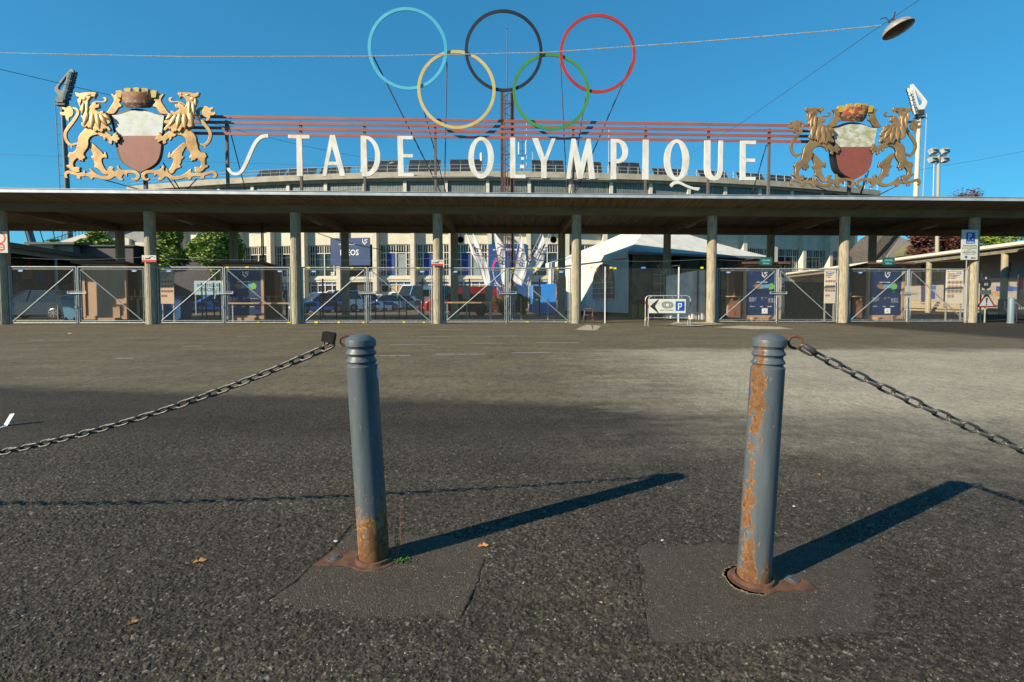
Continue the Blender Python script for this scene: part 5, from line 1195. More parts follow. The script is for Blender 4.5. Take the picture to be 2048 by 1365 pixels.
for i, (lab, pl, Y, txt, mt) in enumerate(flags):
    pts = smooth_loop(zf(pl), 2); c0 = P(*pts[0], Y); r = thing('flag', lab, 'flag', c0, 0, 'club flags around the lattice mast')
    vs_, fs_ = curve_mesh([pts], .0); mb = MB()
    me = [P(x, y, Y + .10 * sin(x * .55 + y * .13)) for x, y in pts]; n = len(me); back = [p + Vector((0, .012, 0)) for p in me]
    ctr = []
    # strip the outline into short rows so that the cloth ripples
    ys = [p[1] for p in pts]; y0, y1 = min(ys), max(ys); rows = []
    for k in range(25):
        y = y0 + .3 + (y1 - y0 - .6) * k / 24; xs = []
        for a, b2 in zip(pts, pts[1:] + pts[:1]):
            if (a[1] - y) * (b2[1] - y) < 0: xs.append(a[0] + (b2[0] - a[0]) * (y - a[1]) / (b2[1] - a[1]))
        if len(xs) >= 2: rows.append([(min(xs) + (max(xs) - min(xs)) * j / 8, y) for j in range(9)])
    vs = [P(x, y, Y + .010 * sin(j * 1.4 + .25 * k + i) + .03 * sin(k * .35 + .5 * j)) for k, row in enumerate(rows) for j, (x, y) in enumerate(row)]
    fs = [(k * 9 + j, k * 9 + j + 1, (k + 1) * 9 + j + 1, (k + 1) * 9 + j) for k in range(len(rows) - 1) for j in range(8)]
    mb.add(vs, fs); o = mb.build('cloth', mt, r, smooth=80)
    if txt:
        s_, a, b2 = txt; (ax_, ay_), (bx_, by_) = zf([a, b2]); A, B_ = P(ax_, ay_, Y - .16), P(bx_, by_, Y - .16); R = (B_ - A); ln = R.length; R = R.normalized(); U = Vector((-R.z, 0, R.x)); mb = MB()
        text(mb, s_, A, R, U, ln, .36); mb.build('lettering', FLAGT, o)
    mb = MB(); tx = pts[0]; foot = P(1012 + (i - 2.5) * 9, 600, Y + .3); foot.z = 1.6; top_ = P(tx[0], tx[1] - 6, Y + .25); mb.cyl(foot, top_, .022, n=6); mb.build('pole', GREYSIGN, r)
mb = MB()
for px0, px1, py in ((950, 1095, 497), (948, 1090, 510)):
    mb.tube([P(px0 + (px1 - px0) * t / 10, py + 3 * sin(t), 34.3) for t in range(11)], .03, 5)
tag(mb.build('flag_ring', RUSTB), "thin rusty hoop around the mast that carries the flag poles", 'hoop')
# ------------------------------------------------------------------ trees
BARK = M("bark", (.09, .065, .045), (.05, .04, .03), 8, rough=.9)
def leafmat(n, a, b_, c_): 
    m, t, b = NT(n); oi = node(t, "ShaderNodeNewGeometry"); f = oi.outputs['Random Per Island']
    r_ = node(t, "ShaderNodeValToRGB"); cr = r_.color_ramp; cr.elements[0].color = (*a, 1); cr.elements[1].color = (*c_, 1); e = cr.elements.new(.6); e.color = (*b_, 1)
    t.links.new(f, r_.inputs[0]); t.links.new(r_.outputs[0], b.inputs['Base Color']); b.inputs['Roughness'].default_value = .7
    b.inputs['Transmission Weight'].default_value = 0; return m
LGR = leafmat("leaf_green", (.06, .11, .014), (.16, .24, .03), (.28, .33, .05)); LRD = leafmat("leaf_copper", (.05, .015, .012), (.10, .03, .022), (.17, .06, .04)); LMX = leafmat("leaf_hedge", (.04, .08, .015), (.09, .11, .02), (.20, .09, .02))
def tree(name, label, base, H, crown_c, rad, n, mat, ls_=.16, cat='tree', seed=1, blobs=22):
    rnd = random.Random(seed); r = thing(name, label, cat, base); b0 = Vector(base); cc_ = Vector(crown_c)
    mb = MB(); tr = .02 * H + .05; mb.tube([b0, b0.lerp(cc_, .5) + Vector((.1, 0, 0)), cc_], [tr, tr * .75, tr * .35], 8)
    bl = []
    for k in range(blobs):
        d = Vector((rnd.gauss(0, 1), rnd.gauss(0, 1), rnd.gauss(0, 1))).normalized(); q = rnd.uniform(.35, .8)
        c_ = cc_ + Vector((d.x * rad[0] * q, d.y * rad[1] * q, d.z * rad[2] * q)); bl.append((c_, rnd.uniform(.22, .42)))
        mb.tube([b0.lerp(cc_, rnd.uniform(.5, .9)), c_], [tr * .3, tr * .08], 5)
    mb.build('trunk', BARK, r, smooth=60)
    mb = MB()
    for k in range(n):
        c_, q = bl[rnd.randrange(blobs)]; d = Vector((rnd.gauss(0, 1), rnd.gauss(0, 1), rnd.gauss(0, 1))).normalized() * (rnd.random() ** .4)
        p = c_ + Vector((d.x * rad[0] * q, d.y * rad[1] * q, d.z * rad[2] * q)); nn = Vector((rnd.gauss(0, 1), rnd.gauss(0, 1), rnd.gauss(0, 1) + .6)).normalized(); a, b_ = basis(nn); s_ = ls_ * rnd.uniform(.6, 1.3)
        mb.add([p - a * s_, p - b_ * s_ * .5, p + a * s_, p + b_ * s_ * .5], [(0, 1, 2, 3)])
    mb.build('crown', mat, r); return r
def tr_at(px, ytop, ybot, wpx, Y, **k):
    g_ = P(px, 600, Y); zt = 1 + (600 - ytop) * Y / 1000; zb = 1 + (600 - ybot) * Y / 1000; return dict(base=(g_.x, g_.y, 0), H=zt, crown_c=(g_.x, g_.y, (zt + zb) / 2), rad=(wpx * Y / 2000 * 1.15, wpx * Y / 2000, (zt - zb) / 2 * 1.15), **k)
tree('tree', "green leafy tree behind the dark low roofs, just left of the second column", **tr_at(196, 462, 525, 70, 52, n=8000, mat=LGR, seed=2))
tree('tree', "yellow-green tree right of the second column, beside the stand", **tr_at(345, 450, 560, 84, 47, n=12000, mat=LGR, seed=3))
tree('tree', "yellow-green tree just left of the navy poster kiosk's roof", **tr_at(432, 456, 560, 104, 46, n=15000, mat=LGR, seed=4))
tree('shrub', "small yellow-green shrub on the roof edge under the stair ramp", **tr_at(122, 478, 492, 26, 50, n=700, mat=LGR, seed=5, cat='shrub', blobs=6, ls_=.1))
tree('copper_beech', "dark red leaved tree above the right pavilion roof", **tr_at(1885, 440, 520, 120, 62, n=9000, mat=LRD, seed=6, ls_=.2))
tree('copper_tree', "sparse purple-red tree whose top twigs show above the canopy at the right", **tr_at(1932, 374, 430, 66, 75, n=900, mat=LRD, seed=7, ls_=.16, blobs=26))
tree('tree', "green tree behind the right pavilion roof at the right edge", **tr_at(1990, 462, 500, 90, 66, n=3500, mat=LGR, seed=8))
tree('hedge_shrub', "green and orange shrub left of the bright blue box", **tr_at(1006, 588, 632, 44, 33, n=2600, mat=LMX, seed=9, ls_=.07, cat='shrub', blobs=12))
tree('hedge_shrub', "green and red shrub right next to the bright blue box", **tr_at(1043, 590, 632, 40, 32.5, n=2600, mat=LMX, seed=10, ls_=.07, cat='shrub', blobs=12))
# ------------------------------------------------------------------ side pavilions
PDARK = M("roof_fascia_dark", (.022, .03, .034), (.035, .04, .04), 3, rough=.5); PBEAM = M("pavilion_beam", (.22, .19, .14), (.16, .14, .1), 2, rough=.8); PWALL = M("pavilion_shade_wall", (.05, .045, .04), (.08, .06, .05), 1.2, rough=.9)  # recess shade is painted into the dark wall colour
PWH = M("white_fascia", (.62, .58, .50), rough=.6); MOS = M("mosaic_grey_stone", (.24, .21, .18), (.38, .34, .29), 14, .4, .6, .9, bmp=.4, bs=30)
def pavilion(name, label, A, B_, side, fas, wall, z_edge, dH=1.1):
    A, B_ = Vector((*A, 0)), Vector((*B_, 0)); D = (B_ - A).normalized(); O = Vector((D.y, -D.x, 0)) * side; ln = (B_ - A).length
    r = thing(name, label, 'building', A); ctr = lambda a, o, z: A + D * a + O * o + Z1 * z
    def bx(nm, mt, a0, a1, o0, o1, z0, z1_):
        mb = MB(); mb.box(ctr((a0 + a1) / 2, (o0 + o1) / 2, (z0 + z1_) / 2), (a1 - a0, o1 - o0, z1_ - z0), (D, O, Z1)); return mb.build(nm, mt, r)
    bx('roof', PDARK, 0, ln, .03, 5.5, 3.36 + dH, 3.5 + dH); bx('fascia', fas, -.02, ln, 0, .028, z_edge + dH, 3.47 + dH); bx('soffit_beam', PBEAM, .0, ln, .25, .6, 2.86 + dH, 3.19 + dH); bx('ceiling', PBEAM, 0, ln, .03, 5.4, 3.195 + dH, 3.355 + dH)
    w_ = bx('wall', wall, 0, ln, 3.0, 3.3, 0, 3.19 + dH); bx('end_wall', wall, ln - .3, ln, .6, 2.998, 0, 3.19 + dH)
    return r, D, O, ctr, ln
pl, D, O, ctr, ln = pavilion('pavilion', "low dark roofed pavilion receding at the left, with the dark car under it", (-30.9, 26.0), (-38.6, 50.8), -1, PDARK, PWALL, 3.17)
PGX = [M("mural_" + n_, c_, rough=.8) for n_, c_ in (("orange", (.22, .07, .03)), ("blue", (.03, .05, .14)), ("brown", (.12, .07, .04)))]  # mural colours kept dim to paint the recess shade
random.seed(5)
for k in range(14):
    a = 2 + k * 1.7; mb = MB(); w_ = random.uniform(.8, 2); z = random.uniform(1.2, 2.6)
    mb.prism([(0, 0), (w_, .1), (w_ * .8, .8 + random.random()), (-.2, .7)], lambda x, y, d: ctr(a + x, 2.99 + d, z + y), -.012, 0); mb.build('mural', PGX[k % 3], pl)
for Zc in (36.5, 44.0):
    a = (Zc - 26.0) / D.y; mb = MB(); mb.cyl(ctr(a, .4, 0), ctr(a, .4, 3.96), .09, n=12); mb.build('column', GREYSIGN, pl, smooth=40)
pr, D, O, ctr, ln = pavilion('pavilion', "low pavilion with white roof edge and colourful mosaic wall receding at the right", (29.2, 26.0), (33.65, 66.5), 1, PWH, MOS, 3.27)
PM = [M("mosaic_" + n_, c_, tuple(x * .6 for x in c_), 12, rough=.8) for n_, c_ in (("blue", (.04, .12, .34)), ("green", (.25, .30, .10)), ("aqua", (.22, .36, .38)), ("red", (.42, .04, .05)), ("navy", (.03, .05, .13)), ("ochre", (.45, .22, .06)), ("deep_blue", (.02, .06, .30)), ("brown", (.12, .09, .07)))]
random.seed(9)
def mosaic(px0, px1, y0, y1, mi, skew=0):
    # project onto the wall plane (3.0 m behind the eave)
    n_ = O; W0 = ctr(0, 2.985, 0)
    def hit(px, py):
        d = ray(px, py); s = (W0 - CAM).dot(n_) / d.dot(n_); return CAM + d * s
    pts = [hit(px0 + skew, y0), hit(px1 + skew, y0), hit(px1, y1), hit(px0, y1)]
    mb = MB(); mb.add(pts + [p + n_ * .012 for p in pts], [(0, 1, 2, 3), (0, 4, 5, 1), (1, 5, 6, 2), (2, 6, 7, 3), (3, 7, 4, 0)]); mb.build('mosaic_panel', PM[mi], pr)
for q in [(1842, 1850, 530, 612, 4), (1834, 1840, 556, 570, 0), (1852, 1872, 553, 572, 2), (1862, 1880, 530, 562, 1, 3), (1856, 1872, 572, 580, 0), (1860, 1870, 582, 598, 6), (1848, 1852, 570, 576, 3), (1884, 1896, 528, 560, 2, 2), (1938, 1942, 566, 590, 3),
          (2002, 2022, 525, 543, 0), (2004, 2018, 543, 560, 7), (2006, 2020, 560, 574, 7, -4), (1992, 2026, 573, 583, 6), (2026, 2040, 574, 582, 0), (2034, 2046, 556, 578, 3), (1990, 2015, 584, 592, 5), (1966, 1986, 585, 592, 5), (2036, 2050, 536, 554, 2)]: mosaic(*q)
for Zc in (32.2, 39.3, 46.5, 54.0):
    a = (Zc - 26.0) / D.y; mb = MB(); mb.cyl(ctr(a, .42, 0), ctr(a, .42, 3.96), .19, n=14); mb.build('column', CONC, pr, smooth=40)
for k, z in enumerate((.16, .36, .56, .76)):
    mb = MB(); mb.box(ctr(16, 1.4 + .22 * k, z), (26, .34, .12), (D, O, Z1)); mb.build('bench_slat', M("bench_sandstone", (.42, .33, .2), (.3, .24, .15), 5, rough=.8) if k == 0 else bpy.data.materials["bench_sandstone"], pr)
# low roofs behind the left pavilion
r = thing('flat_roofed_annex', "small cream annex with flat dark roof above the left pavilion roof", 'building', P(80, 600, 44).xy.to_3d())
def pxbox(x0, x1, y0, y1, Y, dep, mat, name, par, zmin=None):
    a, b_ = P(x0, y1, Y), P(x1, y0, Y); z0 = a.z if zmin is None else zmin
    mb = MB(); mb.box(((a.x + b_.x) / 2, Y + dep / 2, (z0 + b_.z) / 2), (b_.x - a.x, dep, b_.z - z0)); return mb.build(name, mat, par)
pxbox(58, 106, 489, 530, 44, 3, M("annex_cream", (.42, .36, .25), (.35, .3, .2), 3, rough=.8), 'wall', r, 0); pxbox(107, 146, 491, 530, 44.3, 4, M("annex_grey", (.20, .19, .17), rough=.8), 'side_wall', r, 0); pxbox(48, 148, 484.5, 488.8, 43.6, 5, PDARK, 'roof', r)
r = thing('dark_clad_shed', "dark purple-grey clad shed behind the left pavilion, below the green tree", 'building', P(210, 600, 45).xy.to_3d())
pxbox(152, 266, 493, 540, 45, 4, M("dark_cladding", (.05, .045, .055), (.035, .03, .035), 1.5, rough=.7, stretch=(1, 1, 6)), 'wall', r, 0); pxbox(150, 268, 490.5, 492.8, 44.8, 4.5, PDARK, 'roof', r)
pxbox(268, 420, 525, 560, 46, 3, bpy.data.materials["dark_cladding"], 'lower_wing', r, 0)
# structures at the right of the stand
r = thing('stand_end', "underside of the raked stand end with steel ribs at the right", 'stand', P(1760, 600, 56).xy.to_3d())
def pxprism(pts, Y, dep, mat, name, par):
    mb = MB(); mb.prism(pts, lambda x, y, d: P(x, y, Y) + Vector((0, d, 0)), 0, dep); return mb.build(name, mat, par)
pxprism([(1742, 508), (1742, 498), (1768, 470), (1798, 452), (1806, 466), (1760, 530), (1742, 540)], 56, 4, M("stand_soffit_brown", (.10, .085, .07), (.07, .06, .05), 3, rough=.8), 'raked_soffit', r)
for k in range(5): pxprism([(1745 + k * 9, 520 - k * 10), (1775 + k * 8, 490 - k * 10), (1776 + k * 8, 492 - k * 10), (1746 + k * 9, 522 - k * 10)], 55.8, .19, DARKST, 'rib', r)
pxprism([(1746, 540), (1746, 522), (1762, 522), (1762, 540)], 55.5, 1, SW, 'wall', r)
r = thing('gabled_house', "grey gabled house with an olive roof behind the right pavilion", 'house', P(1815, 600, 70).xy.to_3d())
pxprism([(1775, 560), (1775, 512), (1800, 474), (1846, 492), (1858, 560)], 70, 6, M("house_grey", (.22, .20, .19), rough=.8), 'wall', r)
pxprism([(1808, 505), (1826, 488), (1850, 500), (1850, 512), (1808, 512)], 68, 1.8, M("olive_roof", (.14, .14, .07), rough=.8), 'roof', r)
# distant hedge line closing the view
for x0, x1, Y, h, lab in ((-150, -27, 120, 4.2, "dark far hedge line behind everything on the left"), (60, 220, 120, 4.5, "dark far hedge line behind everything on the right")):
    mb = MB(); rnd = random.Random(int(Y + x0)); 
    for k in range(9000):
        x = rnd.uniform(x0, x1); z = rnd.uniform(0, 1) ** .7 * (h + .8 * sin(x * .31) + .5 * sin(x * .9)); p = Vector((x, Y + rnd.uniform(-1, 1), z)); a, b_ = basis(Vector((rnd.gauss(0, 1), -1, rnd.gauss(0, 1)))); s_ = .35
        mb.add([p - a * s_, p - b_ * s_ * .6, p + a * s_, p + b_ * s_ * .6], [(0, 1, 2, 3)])
    o = mb.build('distant_hedge', LGR); tag(o, kind='stuff')
# ------------------------------------------------------------------ kiosks
def kiosk(loc, label, side, poster=True, dep=2.0, wd=1.78):
    r = thing('kiosk', label, 'kiosk', loc, TH, 'wooden ticket kiosks under the canopy')
    H = 2.42; hw = wd / 2; mb = MB(); B = lambda c, s: mb.box(c, s)
    for x in (-hw + .05, hw - .05):
        for y in (.05, dep - .05): B((x, y, H / 2 + .08), (.11, .11, H - .16))
    B((0, .06, H + .04), (wd, .12, .10)); B((0, dep - .06, H - .06), (wd, .12, .10)); B((side * (hw - .05), dep / 2, H), (.10, dep - .24, .1)); B((-side * (hw - .05), dep / 2, H), (.10, dep - .24, .1))
    B((0, .09, .14), (wd, .16, .16)); mb.build('frame', BROWN, r, local=True)
    mb = MB(); B((0, dep - .12, H / 2), (wd - .2, .04, H - .2)); B((-side * (hw - .06), dep / 2, H / 2), (.04, dep - .2, H - .3)); B((side * (hw - .06), dep / 2, .56), (.05, dep - .2, .95)); B((side * (hw - .06), dep * .8, 1.7), (.05, dep * .35, 1.4))
    mb.build('wall', M("kiosk_wall_dark_wood", (.13, .06, .04), (.09, .045, .03), 3, rough=.6) if "kiosk_wall_dark_wood" not in bpy.data.materials else bpy.data.materials["kiosk_wall_dark_wood"], r, local=True)
    mb = MB(); mb.add([(-hw - .22, -.3, H + .17), (hw + .22, -.3, H + .17), (hw + .22, dep + .15, H - .02), (-hw - .22, dep + .15, H - .02), (-hw - .22, -.3, H + .09), (hw + .22, -.3, H + .09), (hw + .22, dep + .15, H - .09), (-hw - .22, dep + .15, H - .09)],
                      [(0, 1, 2, 3), (7, 6, 5, 4), (0, 4, 5, 1), (1, 5, 6, 2), (2, 6, 7, 3), (3, 7, 4, 0)]); mb.build('roof', BROWND, r, local=True)
    mb = MB(); B((side * (hw + .12), dep * .42, 1.08), (.34, dep * .55, .035)); B((side * (hw + .04), dep * .2, .98), (.08, .05, .16)); B((side * (hw + .04), dep * .6, .98), (.08, .05, .16)); mb.build('counter', BROWN, r, local=True)
    mb = MB(); B((hw * .25 * side, -.13, .07), (wd * .42, .28, .14)); mb.build('step', BROWN, r, local=True)
    mb = MB(); B((0, .06, 1.32), (wd - .22, .03, 2.3)); pn = mb.build('front_panel', NAVY if poster else BROWN, r, local=True)
    if poster:
        X, U = Vector((1, 0, 0)), Z1; y = .042
        mb = MB(); ls(mb, Vector((-.02, y, 1.92)), X, U, .24)
        scrib(mb, "aaaaa aa aaaaa", (-.28, y, 1.70), X, U, .5, .04)
        for i, (x, z, w_) in enumerate([(-.6, 1.0, .34), (-.6, .95, .3), (-.6, .9, .33), (-.6, .85, .25), (-.05, 1.0, .1), (-.05, .94, .08), (.12, 1.0, .1), (.28, .96, .3), (.28, .91, .34), (.28, .86, .3), (.28, .81, .36)]): scrib(mb, "aaa aaaa aa", (x, y, z), X, U, w_, .025)
        text(mb, "BCV", (-.55, y, .60), X, U, .2, .045); scrib(mb, "aaa", (-.1, y, .60), X, U, .16, .045); scrib(mb, "aaaa", (.25, y, .60), X, U, .2, .045)
        mb.build('white_lettering', WHITET, pn, local=True)
        for cm, pts in ((("map_cyan", (.04, .36, .55)), [(-.1, 1.42), (.32, 1.46), (.3, 1.62), (-.08, 1.6)]), (("map_green", (.15, .40, .06)), [(.30, 1.36), (.52, 1.42), (.56, 1.56), (.44, 1.68), (.31, 1.62)]), (("map_brown", (.28, .13, .05)), [(-.42, 1.55), (-.3, 1.44), (-.11, 1.40), (-.09, 1.6), (-.3, 1.64)]),
                        (("map_red", (.45, .08, .04)), [(.0, 1.44), (.12, 1.45), (.12, 1.53), (.0, 1.52)]), (("map_dark_green", (.03, .25, .05)), [(.34, 1.24), (.45, 1.26), (.45, 1.33), (.34, 1.32)]), (("map_violet", (.2, .05, .2)), [(-.55, 2.1), (-.48, 2.08), (-.5, 2.16)])):
            m_ = bpy.data.materials.get(cm[0]) or M(cm[0], cm[1], rough=.6); mb = MB(); mb.prism(pts, lambda x, z, d: Vector((x, d, z)), .038 - .001 * (cm[0] == "map_red"), .044); mb.build('map_print', m_, pn, local=True)
        mb = MB(); random.seed(4)
        for cx in (-.35, .35):
            for j in range(20): a = 2 * pi * j / 20; mb.box((cx * .4 + .3 * cos(a) * 1.6, .043, 1.95 + .22 * sin(a)), (.03, .004, .012))
        mb.build('plan_outline', M("faint_blue_line", (.04, .08, .22), rough=.6) if "faint_blue_line" not in bpy.data.materials else bpy.data.materials["faint_blue_line"], pn, local=True)
        if side < 0: mb = MB(); mb.box((.12, .035, .42), (.26, .01, .24)); nn = mb.build('notice', WHITET, pn, local=True); mb = MB(); text(mb, "K", (.09, .028, .36), X, U, .06, .08); mb.build('notice_letter', BLACKT, nn, local=True)
    else:
        mb = MB(); B((.33, -.0, .36), (.62, .03, .58)); B((.36, .002, .70), (.9, .03, .03)); mb.build('hatch', BROWN, r, local=True)
        mb = MB(); B((.42, -.02, .62), (.14, .02, .025)); mb.build('handle', BLACKM, r, local=True)
    return r
for (pxl, pxr, Zf, lab, side, po) in ((168, 252, 21.9, "plain brown kiosk without a poster, leftmost of the four kiosks", 1, False), (448, 527, 22.1, "navy poster kiosk beside the boutique board, the one left of the flags", 1, True),
                                  (1487, 1563, 22.5, "navy poster kiosk just right of the white tent", -1, True), (1733, 1809, 22.7, "navy poster kiosk nearest the mosaic wall, rightmost of the four", -1, True)):
    xm = (P(pxl, 620, Zf).x + P(pxr, 620, Zf).x) / 2; kiosk((xm, Zf, .08), lab, side, po, dep=1.2 if not po else 1.8, wd=(pxr - pxl) * Zf / 1000)
TEAL = M("teal_sign", (.015, .07, .085), (.025, .11, .07), 20, rough=.5)
for px, lab in ((1532, "small teal hanging sign on the kiosk roof beside the tent"), (1777, "small teal hanging sign on the rightmost kiosk's roof")):
    a = P(px, 523, 22.0); r = thing('hanging_sign', lab, 'sign', a); mb = MB(); mb.box(a, (.54, .03, .34), (E1, EN, Z1)); mb.build('board', TEAL, r)
    mb = MB(); scrib(mb, "aaaaaaa", a - E1 * .2 - EN * .02 + Z1 * -.0, E1, Z1, .4, .1); scrib(mb, "aaaaa", a - E1 * .15 - EN * .02 + Z1 * -.13, E1, Z1, .3, .08); mb.build('lettering', M("pale_teal_print", (.15, .45, .5), rough=.5), r); mb = MB(); mb.cyl(a + Z1 * .17, a + Z1 * .26, .01, n=4); mb.build('hook', BLACKM, r)
a = P(1699, 519, 23.6); r = thing('gas_bottle', "white round bottle standing on the rightmost kiosk's roof", 'bottle', a); mb = MB(); mb.lathe([(.11, 0), (.12, .03), (.12, .24), (.06, .30), (.03, .31), (.03, .38)], 16, origin=a - Z1 * .19); mb.build('body', WHITEP, r, smooth=50)
# ------------------------------------------------------------------ marquee tent
TENT = M("tent_white_fabric", (.66, .64, .58), (.55, .53, .48), 1.2, rough=.7, bmp=.25, bs=3); TENTS = M("tent_side_fabric", (.60, .60, .57), (.48, .49, .48), 1.4, rough=.75, bmp=.5, bs=2.2, stretch=(1, 1, .6)); TENTI = M("tent_inner_shade", (.17, .16, .13), (.09, .085, .065), 2, rough=.9)  # inner fabric painted dark for the shade inside the tent
TG = M("tent_window_brown_sunglow", (.12, .05, .02), (.42, .19, .06), 1.1, rough=.25); TRIM = M("tent_valance_blue_grey", (.20, .30, .38), rough=.7)  # orange patches paint sunlight coming through the brown windows
a_ = radians(20); T1 = Vector((cos(a_), sin(a_), 0)); T2 = Vector((-sin(radians(25)), cos(radians(25)), 0)); TO = Vector((5.45, 28.3, 0)); SZ = 10.0; EH, PH = 3.7, 6.4
tn = thing('marquee_tent', "large white marquee tent with arched windows standing behind the canopy", 'tent', TO)
T = lambda a, b_, z: TO + T1 * a + T2 * b_ + Z1 * z
mb = MB(); apex = T(SZ / 2, SZ / 2, PH); N = 10
cs = [T(-.15, -.15, EH), T(SZ + .15, -.15, EH), T(SZ + .15, SZ + .15, EH), T(-.15, SZ + .15, EH)]
for i in range(4):
    A_, B_ = cs[i], cs[(i + 1) % 4]; vs = []
    for j in range(N + 1):
        t_ = j / N
        for k in range(9):
            s_ = k / 8; p = A_.lerp(B_, s_).lerp(apex, t_); p = p - Z1 * (.55 * t_ * (1 - t_)) ; vs.append(p)
    mb.add(vs, [(j * 9 + k, j * 9 + k + 1, (j + 1) * 9 + k + 1, (j + 1) * 9 + k) for j in range(N) for k in range(8)])
mb.build('roof', TENT, tn, smooth=25)
for i in range(4):
    A_, B_ = cs[i], cs[(i + 1) % 4]; mb = MB(); d = (B_ - A_).normalized(); n_ = Vector((d.y, -d.x, 0))
    mb.quad(A_ + n_ * .01, B_ + n_ * .01, B_ + n_ * .01 - Z1 * (.14 if i == 0 else .34), A_ + n_ * .01 - Z1 * (.14 if i == 0 else .34)); mb.build('valance', TRIM if i == 0 else TENT, tn)
def fab(A_, B_, z0, z1_, mat, name, n=60, amp=.05, hem=0):
    mb = MB(); d = (B_ - A_).normalized(); n_ = Vector((d.y, -d.x, 0)); rnd = random.Random(8); rows = 9
    vs = [A_.lerp(B_, i / n) + n_ * (amp * (sin(i * .9) * .5 + sin(i * .37 + 1.3 * (j / rows)) ) * (1 - .8 * j / rows)) + Z1 * (z0 + (z1_ - z0) * j / rows) for j in range(rows + 1) for i in range(n + 1)]
    mb.add(vs, [(j * (n + 1) + i, j * (n + 1) + i + 1, (j + 1) * (n + 1) + i + 1, (j + 1) * (n + 1) + i) for j in range(rows) for i in range(n)]); return mb.build(name, mat, tn, smooth=70)
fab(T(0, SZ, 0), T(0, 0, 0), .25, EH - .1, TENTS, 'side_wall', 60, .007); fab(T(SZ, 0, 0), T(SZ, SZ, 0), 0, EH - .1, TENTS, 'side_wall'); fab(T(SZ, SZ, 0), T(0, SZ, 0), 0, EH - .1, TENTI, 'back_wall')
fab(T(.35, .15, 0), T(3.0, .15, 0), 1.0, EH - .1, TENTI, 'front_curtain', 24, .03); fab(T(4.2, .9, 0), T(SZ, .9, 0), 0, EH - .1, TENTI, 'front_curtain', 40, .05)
for a0, b0 in ((0, 0), (SZ, 0), (SZ, SZ), (0, SZ), (SZ / 2, 0)):
    mb = MB(); mb.cyl(T(a0 + .12, b0 + .12, 0), T(a0 + .12, b0 + .12, EH), .045, n=8); mb.build('pole', BLACKM, tn)
mb = MB(); mb.box(T(SZ / 2, .05, EH - .9), (SZ - .2, .03, .04), (T1, T2, Z1)); mb.build('rail', GREYSIGN, tn)
def archwin(f, w_, z0, h, name='window'):
    r_ = w_ / 2; pts = [(-r_, z0), (r_, z0), (r_, z0 + h - r_)] + [(r_ * cos(a), z0 + h - r_ + r_ * sin(a)) for a in [pi * k / 12 for k in range(1, 12)]] + [(-r_, z0 + h - r_)]
    mb = MB(); mb.prism(pts, f, .0, .02); o = mb.build(name, TG, tn)
    mb = MB(); fr = lambda x0, y0, x1, y1: mb.cyl(f(x0, y0, .03), f(x1, y1, .03), .016, n=4)
    for x in (-r_ / 3, r_ / 3): fr(x, z0, x, z0 + h - r_)
    for k in range(4): fr(-r_, z0 + k * (h - r_) / 3, r_, z0 + k * (h - r_) / 3)
    for a in (pi / 4, pi / 2, 3 * pi / 4): fr(0, z0 + h - r_, r_ * cos(a), z0 + h - r_ + r_ * sin(a))
    mb.build('glazing_bar', WHITET, o)
nl = -T1
archwin(lambda x, z, d: T(0, 2.5 + x, z) + nl * (.07 + d), 2.3, 1.05, 2.15); archwin(lambda x, z, d: T(0, 8.1 + x, z) + nl * (.10 + d), 1.7, 1.05, 2.15)
archwin(lambda x, z, d: T(2.4 + x, .05, z) - T2 * d, 1.5, .9, 2.3)
# things round the tent
SHEET = M("grey_white_sheet", (.74, .73, .69), (.55, .56, .55), 2, rough=.8, bmp=.3, bs=5)
mb = MB(); Yq = 24.6; pp = [(1331, 553), (1350, 549), (1372, 545), (1395, 541), (1411, 543), (1411, 606), (1398, 640), (1372, 640), (1345, 638), (1331, 637)]
vs = []; cols_ = 20
for i in range(cols_ + 1):
    x = 1331 + 80 * i / cols_; top_ = 553 - 12 * min(1, i / (cols_ * .8)); bot_ = 637 + 3 * i / cols_
    for j in range(7): y = top_ + (bot_ - top_) * j / 6; vs.append(P(x, y, Yq + .06 * sin(i * 1.3) + .5 * (j / 6 - .5) * 0))
mb.add(vs, [(i * 7 + j, (i + 1) * 7 + j, (i + 1) * 7 + j + 1, i * 7 + j + 1) for i in range(cols_) for j in range(6)])
r = thing('tarpaulin_screen', "grey white tarpaulin screen on a pole behind the mesh, right of the tent opening", 'screen', P(1370, 600, Yq).xy.to_3d()); mb.build('sheet', SHEET, r, smooth=70)
mb = MB(); a = P(1396, 541, Yq - .12); mb.cyl((a.x, a.y, 0), a, .04, n=6); a = P(1331, 548, Yq - .1); mb.cyl((a.x, a.y, 0), a, .03, n=6); mb.build('pole', BLACKM, r)
BLUEB = M("bright_blue_tarp", (.015, .24, .75), (.015, .20, .66), 1.5, rough=.5, bmp=.15, bs=3); BLUEE = M("pale_blue_edge", (.35, .55, .70), rough=.5)
r = thing('blue_container', "bright blue box with a pale edge left of the tent", 'container', P(1086, 600, 33).xy.to_3d())
pxprism([(1066, 570), (1112, 567.5), (1112, 629.5), (1066, 627)], 33, 2.0, BLUEB, 'body', r); pxprism([(1058, 573), (1064.8, 571), (1064.8, 626), (1058, 624)], 33.2, 1.6, BLUEB, 'end', r); pxprism([(1064.9, 570), (1065.9, 570), (1065.9, 627), (1064.9, 627)], 32.9, .5, BLUEE, 'edge_strip', r)
r = thing('wooden_trestle', "brown wooden trestle stool behind the mesh beside the tent wall", 'stool', P(1177, 600, 23.6).xy.to_3d())
mb = MB(); c_ = P(1177, 618, 23.6)
for dx in (-.2, .2):
    for dy in (-.15, .15): mb.cyl((c_.x + dx * 1.15, 23.6 + dy * 1.2, 0), (c_.x + dx * .8, 23.6 + dy, c_.z), .025, n=6)
